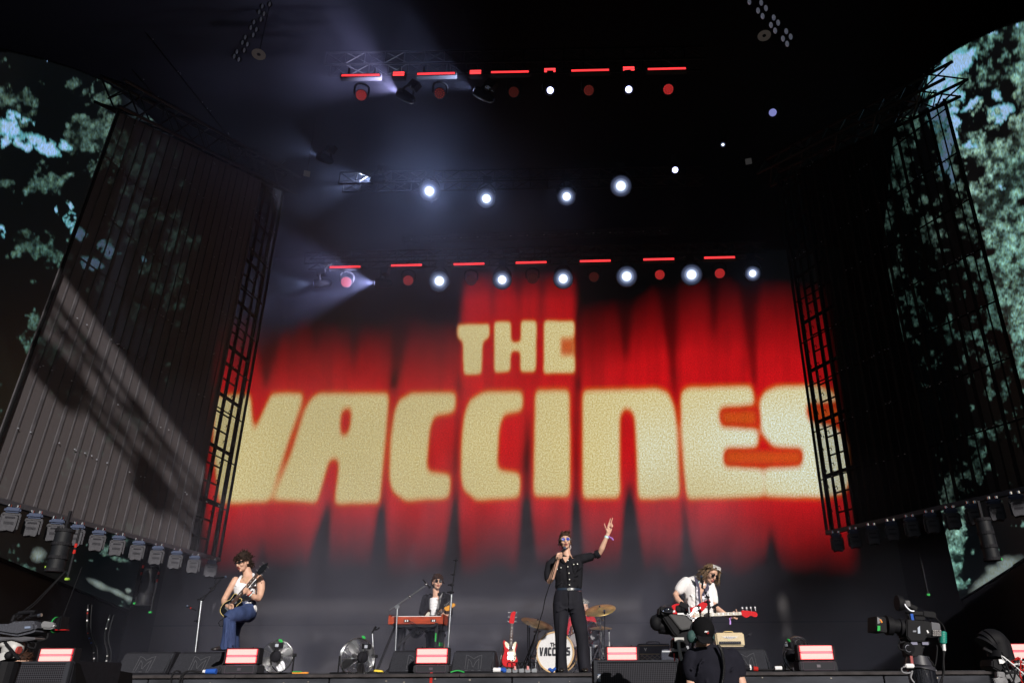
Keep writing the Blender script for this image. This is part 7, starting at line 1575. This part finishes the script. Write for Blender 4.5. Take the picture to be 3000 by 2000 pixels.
def panel(pts, m, nm, dy=-.14, th=.012):
    f = [b.R(x, y, dy) for x, y in pts]; n = len(f); q = MB(); q.add(f + [p + V((0, th, 0)) for p in f], [tuple(range(n)), tuple(range(2 * n - 1, n - 1, -1))] + [(i, n + i, n + (i + 1) % n, (i + 1) % n) for i in range(n)]); q.build(nm, m, b.t)
panel([(2049, 1703), (2058, 1715), (2068, 1712), (2072, 1740), (2078, 1770), (2070, 1778), (2056, 1778), (2048, 1740)], SKIN, 'open_chest', -.125)
NV = mat('navy_trim', (.035, .03, .07), .7)
panel([(2034, 1686), (2044, 1697), (2051, 1722), (2052, 1750), (2057, 1776), (2050, 1777), (2046, 1748), (2045, 1722), (2036, 1702)], NV, 'collar', -.15)
panel([(2070, 1706), (2076, 1712), (2078, 1724), (2069, 1735), (2063, 1745), (2056, 1742), (2064, 1725), (2070, 1716)], NV, 'lapel', -.15)
PAT = mat('patterned_placket', (.55, .53, .6), .7, noise=.9, nscale=26)
panel([(2057, 1745), (2070, 1735), (2076, 1722), (2084, 1745), (2090, 1775), (2060, 1778)], PAT, 'placket', -.145); panel([(2040, 1712), (2045, 1720), (2046, 1750), (2051, 1776), (2040, 1776), (2040, 1740)], PAT, 'placket', -.143)
t4 = MB(); t4.loft([b.sec(2012, 2088, 1795, .12, .03), b.sec(2012, 2086, 1830, .13, .03)], 20); t4.loft([b.sec(2012, 2048, 1822, .11, .03), b.sec(2014, 2046, 1890, .09, .02), b.sec(2014, 2046, 1968, .10, .03)], 16); t4.loft([b.sec(2052, 2088, 1822, .11, .03), b.sec(2056, 2088, 1890, .09, .02), b.sec(2058, 2090, 1968, .10, .03)], 16); blob('trousers', t4, BLKT, b.t, .012, 2)
m = MB()
for x in (2028, 2074): c = b.R(x, 1966, -.02); c.z = .03; m.loft([(c + V((0, .1, .01)), .04, .03), (c, .046, .034), (c + V((0, -.14, -.008)), .036, .02)], 12)
m.each('shoe', BLACK, b.t, smooth='all')
m = MB(); m.loft([(b.R(2139, 1805.5, -.2), .035, .035), (b.R(2142, 1807, -.2), .035, .035)], 14, side=(0, 0, 1)); m.tube(bez([b.R(2137, 1809, -.23), b.R(2139, 1818, -.23), b.R(2139, 1828, -.23)], 4), .007, 6, .016); m.build('wristband', mat('violet_ribbon', (.35, .15, .6), .4), b.t, smooth=True)
g0, g1_ = b.o + b.R(2046, 1802, -.28), b.o + b.R(2187, 1797, -.24); d = g1_ - g0
BH = [(0, -.022), (.02, -.04), (.05, -.06), (.09, -.055), (.13, -.035), (.17, -.05), (.21, -.055), (.235, -.03), (.23, .0), (.20, .02), (.10, .035), (.02, .045), (0, .022)]
BO = [(-.52,.0),(-.50,.12),(-.42,.20),(-.30,.22),(-.20,.17),(-.12,.14),(-.02,.16),(.10,.22),(.24,.27),(.28,.25),(.22,.17),(.12,.08),(.06,.03),(.06,-.03),(.08,-.10),(.10,-.17),(.02,-.19),(-.08,-.16),(-.18,-.14),(-.28,-.18),(-.38,-.22),(-.48,-.16)]
G4 = guitar('bright red bass guitar with white guard held by the long haired man', frame(g0, d, (0, -1, .18)), scale_len=d.length * 1.22, body_k=.80, body_m=REDG, guard_m=mat('white_guard', (.72, .74, .78), .25), neck_m=mat('pale_fretboard', (.42, .38, .3), .4), head_m=REDG, block=True, body=BO, head_shape=BH, headlen=.24)
inv = G4.matrix_world.inverted(); m = MB(); m.loft([(inv @ (b.o + b.R(*p)), .026, .004) for p in ((2086, 1775, -.19), (2082, 1745, -.16), (2078, 1722, -.13), (2070, 1708, -.02))], 8); m.build('strap', WHITE, G4)
# ---------------- drummer
b = Body('drummer in a red shirt half hidden behind the singer and the drums', 1705, 14.4)
b.head(1711, 1779, 0, Rm(10, 5, 0), 1.0)
b.hair(hairmat('grey_hair', (.10, .10, .10), (.5, .5, .5)), [(60, hr_messy()), (20, q3)])
b.sk.loft([(b.R(1710, 1792, .02), .055, .055), (b.R(1708, 1806, .03), .07, .07)], 14)
b.sk.loft([b.sec(1680, 1735, 1812, .09, .03), b.sec(1680, 1735, 1870, .10, .03)], 14)
b.limb(b.sk, [(1733, 1870, -.1, .035), (1728, 1880, -.22, .03)]); b.hand((1728, 1880, -.22), (1724, 1880, -.27), [[(1721, 1877, -.29), (1718, 1878, -.31)], [(1721, 1880, -.29), (1718, 1881, -.31)], [(1721, 1883, -.29), (1718, 1884, -.31)], [(1722, 1886, -.28), (1719, 1887, -.3)]], [(1725, 1875, -.28), (1720, 1873, -.3)])
b.limb(b.sk, [(1672, 1865, -.1, .035), (1680, 1872, -.22, .03)]); b.hand((1680, 1872, -.22), (1684, 1872, -.27), [[(1687, 1868, -.29), (1690, 1869, -.31)], [(1687, 1871, -.29), (1690, 1872, -.31)], [(1687, 1874, -.29), (1690, 1875, -.31)], [(1686, 1877, -.28), (1689, 1878, -.3)]], [(1684, 1867, -.28), (1688, 1865, -.3)])
b.finish(.008)
s_ = MB(); s_.loft([b.sec(1688, 1728, 1802, .07, .04), b.sec(1672, 1738, 1811, .11, .03), b.sec(1672, 1740, 1840, .13, .02), b.sec(1674, 1738, 1885, .13, .02)], 20)
b.limb(s_, [(1677, 1815, .02, .08), (1668, 1840, -.01, .07), (1668, 1865, -.08, .06)]); b.limb(s_, [(1733, 1815, .02, .08), (1741, 1840, -.01, .07), (1740, 1868, -.08, .06)])
for k in range(10): x = RNG.uniform(1725, 1745); y = RNG.uniform(1815, 1860); s_.tube([b.R(x, y, -.09), b.R(x + 4, y + 14, -.09)], .01, 6)
blob('shirt', s_, REDS, b.t, .011, 2)
t4 = MB(); t4.loft([b.sec(1682, 1732, 1880, .13, .03), b.sec(1684, 1730, 1905, .13, .03)], 16)
for x in (1690, 1722): b.limb(t4, [(x, 1900, 0, .085), (x - 2 if x < 1700 else x + 4, 1902, -.38, .07)]); q = b.R(x, 1905, -.38); t4.loft([(q, .065, .065), (V((q.x, q.y + .05, .08)), .05, .05)], 12)
blob('trousers', t4, BLKT, b.t, .012, 2)
thn = thing('drum_stool', 'round black drum stool under the drummer', 'stool', (b.o.x + b.R(1707, 1900).x, 14.45, 0)); MB().loft([((0, 0, .42), .17, .17), ((0, 0, .5), .18, .18)], 20).build('seat', BLACK, thn, smooth=True, bevel=.01); m = MB(); m.cyl((0, 0, .1), (0, 0, .42), .02); [m.tube([(0, 0, .25), (.22 * math.cos(a), .22 * math.sin(a), .01)], .01) for a in (.5, 2.6, 4.7)]; m.build('leg', CHROME, thn)
dsk = thing('drumstick', 'wooden drumstick raised in front of the red shirt', 'drumstick', b.o + b.R(1727, 1822, -.3)); MB().tube([V((0, 0, 0)), b.R(1722, 1878, -.28) - b.R(1727, 1822, -.3)], .006, 8, .009).build('stick', MAPLE, dsk)
# ---------------- camera operator (seen from behind)
Yo = 7.2
b = Body('camera operator in black t-shirt, backwards black cap and headset, seen from behind', 2080, Yo, PIT)
def r9(x, y): return (1900 + x / 6.032, 1740 + y / 6.032)
rot = Rm(180 + 12, 12, -6); c9 = r9(985, 680)
b.head(c9[0], c9[1] + 4, 0, rot, 1.0, lips=True)
b.sk.loft([(b.R(*r9(960, 800), 0), .055, .06), (b.R(*r9(950, 890), .05), .06, .065), (b.R(*r9(960, 960), .05), .10, .08)], 16)
b.sk.loft([b.sec(2030, 2140, 1912, .10, .05), b.sec(2022, 2160, 1960, .12, .05), b.sec(2040, 2160, 2050, .12, .05)], 18)
b.limb(b.sk, [(2028, 1925, .05, .06), (2024, 1965, .05, .052), (2026, 2000, .02, .045), (2030, 2030, -.05 + .3, .04), (2020, 2010, .55, .035), (2005, 1985, .68, .028)])
b.hand((2005, 1985, .68), (2001, 1977, .70), [[(1998, 1970, .71), (1996, 1966, .69)], [(2001, 1969, .72), (2000, 1965, .70)], [(2004, 1969, .72), (2004, 1965, .70)], [(2007, 1970, .71), (2008, 1967, .69)]], [(1998, 1977, .68), (1995, 1973, .66)])
b.limb(b.sk, [(2152, 1925, .05, .06), (2160, 1965, .05, .052), (2172, 2000, .03, .046), (2178, 2035, .05, .042), (2186, 2080, .15, .034)])
b.hand((2186, 2080, .15), (2188, 2095, .17), [[(2185, 2104, .18), (2184, 2112, .2)], [(2188, 2106, .18), (2188, 2115, .2)], [(2191, 2105, .18), (2192, 2113, .2)], [(2194, 2103, .18), (2196, 2110, .2)]], [(2184, 2094, .19), (2181, 2100, .22)])
b.finish(.006)
s_ = MB(); s_.loft([b.sec(2050, 2112, 1890, .07, .07), b.sec(2025, 2135, 1906, .11, .06), b.sec(2014, 2156, 1930, .135, .05), b.sec(2018, 2166, 1965, .14, .04), b.sec(2030, 2168, 2000, .14, .04), b.sec(2036, 2166, 2060, .14, .04), b.sec(2038, 2162, 2120, .14, .04)], 28)
b.limb(s_, [(2030, 1925, .05, .085), (2024, 1950, .05, .085), (2028, 1972, .04, .082)]); b.limb(s_, [(2145, 1925, .05, .085), (2158, 1945, .05, .08), (2164, 1966, .04, .07)])
for a in ([(2070, 1990), (2074, 2010)], [(2095, 1985), (2100, 2010)], [(2050, 1940), (2046, 1975)], [(2060, 1930), (2048, 1945)], [(2120, 1990), (2110, 2015)], [(2028, 1950), (2036, 1958)], [(2150, 1950), (2142, 1965)]): s_.tube([b.R(x, y, -.088) for x, y in a], .010, 6)
blob('t_shirt', s_, TEE, b.t, .01, 2)
cp_ = MB(); hc = b.R(*r9(962, 620), .0)
cp_.ell(hc + V((0, 0, .0)), (.105, .118, .112), Matrix.Rotation(-.12, 3, 'Y'), 24, 16); 
capo = blob('cap', cp_, mat('cap_black', (.006, .006, .007), .9, spec=.1, noise=.2, nscale=12), b.t, .008, 1)
m = MB(); br = [r9(858, 715), r9(940, 742), r9(1050, 745), r9(1115, 735), r9(1150, 800), r9(1158, 860), r9(1110, 870), r9(960, 872), r9(905, 840), r9(870, 780)]
f = [b.R(x, y, -.115 - .05 * (y > 1868)) for x, y in br]; n = len(f); m.add(f + [p + V((0, .022, 0)) for p in f], [tuple(range(n)), tuple(range(2 * n - 1, n - 1, -1))] + [(i, n + i, n + (i + 1) % n, (i + 1) % n) for i in range(n)]); m.build('cap_peak', mat('peak_black', (.009, .009, .011), .9, spec=.1), b.t, bevel=.006)
tx = textobj('cap_lettering', 'PRG', .02, WHITE, b.t, b.R(*r9(1020, 660), -.122), bold=.0012, shear=.4, width=.036); 
m = MB(); m.tube([b.R(*r9(1048 + 14 * math.cos(a), 678 + 16 * math.sin(a)), -.122) for a in np.linspace(0, 2 * math.pi, 17)], .0035, 6); m.build('cap_emblem', REDT, b.t)
m = MB(); m.tube(bez([b.R(*r9(760, 660), -.0), b.R(*r9(770, 560), .0), b.R(*r9(850, 470), .0), b.R(*r9(930, 440), .0), b.R(*r9(1030, 470), .02), b.R(*r9(1110, 580), .02), b.R(*r9(1130, 680), .02)], 6), .016, 8); m.build('headset_band', BLACK, b.t, smooth=True)
MUG = mat('grey_green_shell', (.04, .085, .08), .6, spec=.2)
m = MB(); m.ell(b.R(*r9(755, 745), -.03), (.040, .045, .055), Matrix.Rotation(.25, 3, 'Y')); m.ell(b.R(*r9(800, 790), -.04), (.026, .03, .036)); m.ell(b.R(*r9(1130, 740), .0), (.018, .04, .045)); m.each('ear_cup', MUG, b.t, smooth='all')
m = MB(); m.ell(b.R(*r9(800, 735), -.01), (.035, .05, .062)); m.tube(bez([b.R(*r9(790, 820), -.05), b.R(*r9(770, 900), .05), b.R(*r9(760, 960), .15)], 5), .006); m.build('ear_pad', BLACK, b.t, smooth='all')
m = MB(); cc = bez([b.R(*r9(x, y), d_) for x, y, d_ in ((1225, 890, -.09), (1265, 950, -.115), (1300, 1050, -.125), (1325, 1200, -.13), (1330, 1350, -.13), (1300, 1560, -.13), (1290, 1700, -.13))], 40)
hel = []
for i, p in enumerate(cc): a = i * 1.25; hel.append(p + V((.012 * math.cos(a), .012 * math.sin(a) - .005, 0)))
m.tube(hel, .0045, 5); m.tube(cc, .007, 6); m.build('coiled_cord', mat('cord_black', (.02, .02, .022), .3), b.t, smooth='all')
t4 = MB(); t4.loft([b.sec(2040, 2160, 2110, .14, .04), b.sec(2040, 2160, 2150, .14, .04)], 20)
for xo in (2066, 2132): q = b.R(xo, 2140, .04); t4.loft([(q, .10, .11), (V((q.x, q.y, .5)), .075, .08), (V((q.x, q.y + .02, .06)), .065, .07)], 14)
blob('trousers', t4, BLKT, b.t, .014, 2)
m = MB()
for xo in (2066, 2132): q = b.R(xo, 2140, .04); m.loft([(V((q.x, q.y - .08, .03)), .04, .03), (V((q.x, q.y + .02, .045)), .048, .045), (V((q.x, q.y + .18, .025)), .04, .022)], 12)
m.each('shoe', BLACK, b.t, smooth='all')
# his camera
t, R = cthing('shoulder_camera', 'black studio camera tilted up to the left in front of its capped operator', 'video camera', 1970, 1830, 7.75)
Q = lambda x, y, dy=0: R(*r9(x, y), dy)
def pq(m, pts, d0, d1): return pr(m, [r9(*p) for p in pts], R, d0, d1)
TOPG = mat('camera_panel', (.020, .020, .024), .55, noise=.3, nscale=40)
pq(MB(), [(260, 320), (660, 360), (810, 470), (790, 590), (570, 630), (500, 750), (440, 700), (240, 400)], -.10, .16).build('body', CAMD, t, bevel=.015)
pq(MB(), [(350, 350), (650, 375), (790, 500), (760, 600), (575, 632), (390, 400)], -.125, -.08).build('side_panel', TOPG, t, bevel=.008)
pq(MB(), [(190, 205), (390, 215), (420, 290), (260, 320), (240, 380), (180, 390)], -.10, .12).build('lens_hood', CAMD, t, bevel=.02)
m = MB(); m.loft([(Q(340, 250, -.02), .05, .05), (Q(330, 300, -.05), .058, .058)], 22, side=(0, 1, 0)); m.lathe([(.04, 0), (.056, -.008), (.06, 0)], 24, org=Q(335, 275, -.12), rot=Matrix.Rotation(.5, 3, 'X')); m.build('lens_ring', mat('lens_grey', (.03, .03, .036), .3, .2), t, smooth=True)
MB().ell(Q(335, 278, -.11), (.038, .02, .03)).build('lens_glass', LENS, t, smooth='all')
m = MB(); m.ell(Q(130, 500, 0), (.06, .06, .075)); m.ell(Q(200, 420, 0), (.055, .05, .05)); m.ell(Q(220, 560, .02), (.08, .06, .05)); m.loft([(Q(200, 600, .02), .05, .05), (Q(420, 660, .05), .04, .03)], 12, side=(0, 1, 0)); m.build('lens_grip', CAMD, t, smooth='all')
m = MB(); m.box(Q(400, 300, -.1), (.075, .02, .018)); m.box(Q(565, 343, -.12), (.06, .02, .015)); m.each('white_label', WHITE, t)
m = MB(); m.bar(Q(550, 160, -.05), Q(700, 230, -.05), .04, .05); m.bar(Q(705, 230, -.05), Q(715, 340, -.05), .03, .05); m.bar(Q(530, 200, -.03), Q(520, 300, -.03), .05, .05); m.bar(Q(550, 280, 0), Q(680, 330, 0), .04, .04); m.build('top_handle', CAMD, t, bevel=.006)
MB().bar(Q(712, 225, -.075), Q(722, 330, -.075), .012, .014).build('handle_edge', mat('edge_grey', (.3, .3, .33), .3, .5), t)
m = MB(); m.ell(Q(600, 240, -.02), (.045, .04, .05)); m.ell(Q(560, 290, -.0), (.04, .04, .03)); m.build('eyepiece', CAMD, t, smooth='all')
m = MB()
for k in range(16): m.box(Q(690 + 13 * k + RNG.uniform(-6, 6), 380 + 7 * k + RNG.uniform(-18, 18), -.10), (.022, .02, .014), Matrix.Rotation(RNG.uniform(-1, 1), 3, 'Y'))
m.each('control', mat('control_silver', (.3, .3, .33), .3, .6), t, bevel=.002)
pq(MB(), [(500, 750), (575, 632), (740, 600), (780, 680), (700, 900), (520, 1000), (430, 1000), (430, 770)], -.06, .16).build('rear_battery', CAMD, t, bevel=.015)
tp, R = cthing('camera_tripod', 'black tripod head with white pan bar under the tilted studio camera', 'tripod', 1998, 1930, 7.8)
Q = lambda x, y, dy=0: R(*r9(x, y), dy)
m = MB(); m.loft([(Q(600, 960, .05), .09, .09), (Q(600, 1010, .05), .11, .11), (Q(600, 1060, .05), .10, .10)], 24); m.loft([(Q(590, 1060, .05), .12, .12), (Q(580, 1140, .05), .13, .13)], 24)
m.build('pan_head', CAMD, tp, smooth=True); m = MB(); m.box(Q(530, 980, -.08), (.16, .04, .03)); m.box(Q(620, 960, -.07), (.10, .04, .05)); m.build('quick_plate', mat('plate_silver', (.3, .31, .34), .3, .6), tp, bevel=.004)
m = MB(); m.tube(bez([Q(530, 800, -.12), Q(535, 900, -.12), Q(560, 1050, -.12), Q(590, 1170, -.12)], 6), .017, 10); m.box(Q(540, 800, -.12), (.09, .04, .04)); m.tube([Q(640, 1370, -.12), Q(665, 1440, -.12)], .022, 8, .012); m.build('pan_bar', mat('chalk_white_metal', (.45, .44, .42), .5), tp, smooth=True, bevel=0)
m = MB(); m.tube(bez([Q(590, 1165, -.12), Q(620, 1250, -.12), Q(640, 1330, -.12), Q(650, 1400, -.12)], 5), .02, 8); m.tube(bez([Q(600, 1160, -.14), Q(660, 1170, -.14), Q(690, 1230, -.14)], 5), .012); m.build('grip', CAMD, tp, smooth=True)
m = MB()
for x, y in ((440, 850), (455, 1110), (540, 1090), (545, 1000)): m.box(Q(x, y, -.09), (.012, .01, .07))
m.build('red_strip', mat('dark_red_strip', (.5, .02, .02), .4), tp)
m = MB(); q = Q(590, 1140, .05)
for a in (.4, 2.5, 4.6): m.tube([q, V((q.x + .45 * math.cos(a), q.y + .45 * math.sin(a), PIT - tp.location.z))], .03)
m.each('leg', CAMD, tp)
# person low at the left edge, only hair visible
b = Body('person crouching behind the left loudspeaker, only brown hair showing', 66, 9.7, PIT)
b.head(64, 1946, 0, Rm(-30, 10, 0), 1.0); b.hair(HRD, [(80, hr_messy(L=.045)), (20, q3)])
b.sk.loft([(b.R(64, 1965, .02), .055, .055), (b.R(62, 1985, .03), .08, .08)], 14); b.sk.loft([b.sec(25, 100, 1995, .09, .03), b.sec(28, 97, 2080, .11, .03)], 14)
b.limb(b.sk, [(30, 2000, 0, .05), (20, 2060, .05, .04), (36, 2100, -.1, .032)]); b.limb(b.sk, [(96, 2000, 0, .05), (106, 2060, .05, .04), (90, 2100, -.1, .032)]); b.finish(.009)
s_ = MB(); s_.loft([b.sec(40, 88, 1982, .07, .03), b.sec(20, 108, 1998, .11, .03), b.sec(24, 104, 2150, .13, .03)], 18); blob('shirt', s_, TEE, b.t, .014, 2)
t4 = MB(); q = b.R(64, 2150, .03); t4.ell(q, (.2, .18, .12)); 
for s in (-1, 1): t4.loft([(q + V((s * .1, 0, 0)), .09, .09), (V((q.x + s * .16, q.y - .4, q.z + .05)), .075, .075), (V((q.x + s * .15, q.y - .35, .06)), .05, .05)], 12)
blob('trousers', t4, BLKT, b.t, .015, 2)
# ================================================================== STAGE SMOKE
def smoke(nm, c, size, dens, col, g=.3, x0=None, x1=None, floor_=.0, left=None):
    ho = MB().box(c, size).build('haze', bpy.data.materials.new(nm)); tag(ho, kind='stuff')
    m = ho.data.materials[0]; m.use_nodes = True; t = m.node_tree; t.nodes.clear(); o = t.nodes.new('ShaderNodeOutputMaterial'); v = t.nodes.new('ShaderNodeVolumePrincipled')
    v.inputs['Color'].default_value = (*col, 1); v.inputs['Density'].default_value = dens; v.inputs['Anisotropy'].default_value = g
    if x0 is not None:      # drifting smoke, thick at the left and thinning out to the right
        tc = t.nodes.new('ShaderNodeTexCoord'); sp = t.nodes.new('ShaderNodeSeparateXYZ'); t.links.new(tc.outputs['Object'], sp.inputs[0])
        mr = t.nodes.new('ShaderNodeMapRange'); mr.interpolation_type = 'SMOOTHSTEP'; mr.inputs['From Min'].default_value = x0; mr.inputs['From Max'].default_value = x1; mr.inputs['To Min'].default_value = 1; mr.inputs['To Max'].default_value = floor_; t.links.new(sp.outputs[0], mr.inputs['Value'])
        if left:
            ml = t.nodes.new('ShaderNodeMapRange'); ml.interpolation_type = 'SMOOTHSTEP'; ml.inputs['From Min'].default_value = left[0]; ml.inputs['From Max'].default_value = left[1]; t.links.new(sp.outputs[0], ml.inputs['Value'])
            mm = t.nodes.new('ShaderNodeMath'); mm.operation = 'MULTIPLY'; t.links.new(mr.outputs[0], mm.inputs[0]); t.links.new(ml.outputs[0], mm.inputs[1]); mr = mm
        n = t.nodes.new('ShaderNodeTexNoise'); n.inputs['Scale'].default_value = .45; n.inputs['Detail'].default_value = 2.5; t.links.new(tc.outputs['Object'], n.inputs['Vector'])
        m2 = t.nodes.new('ShaderNodeMapRange'); m2.inputs['From Min'].default_value = .35; m2.inputs['From Max'].default_value = .68; m2.inputs['To Min'].default_value = .25; m2.inputs['To Max'].default_value = 1.9; t.links.new(n.outputs['Fac'], m2.inputs['Value'])
        a = t.nodes.new('ShaderNodeMath'); a.operation = 'MULTIPLY'; b2 = t.nodes.new('ShaderNodeMath'); b2.operation = 'MULTIPLY'; b2.inputs[1].default_value = dens
        t.links.new(mr.outputs[0], a.inputs[0]); t.links.new(m2.outputs[0], a.inputs[1]); t.links.new(a.outputs[0], b2.inputs[0]); t.links.new(b2.outputs[0], v.inputs['Density'])
    t.links.new(v.outputs[0], o.inputs['Volume'])
smoke('stage_smoke', (-1.0, 15.1, 7.75), (22, 7.4, 8.9), .034, (.62, .70, 1), .3, -4.5, 2.0, .07, (-10, -5.5))
smoke('front_smoke', (-1.0, 9.4, 9.3), (22, 3.96, 6.0), .026, (.66, .70, 1), .3, -3.8, -1.0, .02, (-7.5, -4.0))
smoke('floor_smoke', (-1.0, 15.1, 1.66), (22, 7.4, 3.26), .036, (.68, .72, 1), 0, 1.5, 6.5, .15, (-9.5, -5.0))

# details that belong to a part rather than to the whole thing
SUBP = {'led_panel': 'housing', 'led_rim': 'housing', 'divider': 'housing', 'led_strip': 'housing', 'led_cluster': 'housing', 'lens': 'head', 'vent': 'head', 'pearl_button': 'shirt', 'seam': 'shirt', 'rolled_cuff': 'shirt',
        'buckle': 'belt', 'fly_seam': 'trousers', 'glasses_lens': 'glasses_frame', 'emblem': 'grille', 'switch_plate': 'switch_box', 'cap_lettering': 'cap', 'cap_emblem': 'cap', 'badge_emblem': 'badge', 'connector': 'rear_block',
        'tape': 'cord', 'red_tape': 'rod', 'end_tape': 'rod', 'logo': 'logo_plate', 'knob': 'control_plate', 'socket': 'socket_panel', 'label_plate': 'body', 'pale_sticker': 'body', 'white_mark': 'body', 'lug': 'shell', 'placket': 'shirt', 'lapel': 'shirt', 'pack_wire': 'radio_pack', 'lens_glass': 'lens_ring', 'handle_edge': 'top_handle', 'green_label': 'matte_box', 'orange_light': 'matte_box', 'hood_inner': 'matte_box'}
stem = lambda o: o.name.split('.')[0]
for root in [o for o in bpy.data.objects if o.type == 'EMPTY' and o.parent is None]:
    ch = list(root.children); by = {}
    for c in ch: by.setdefault(stem(c), c)
    for c in ch:
        tgt = by.get(SUBP.get(stem(c), ''))
        if tgt is not None and tgt is not c and not c.children and tgt.matrix_basis == Matrix.Identity(4): c.parent = tgt
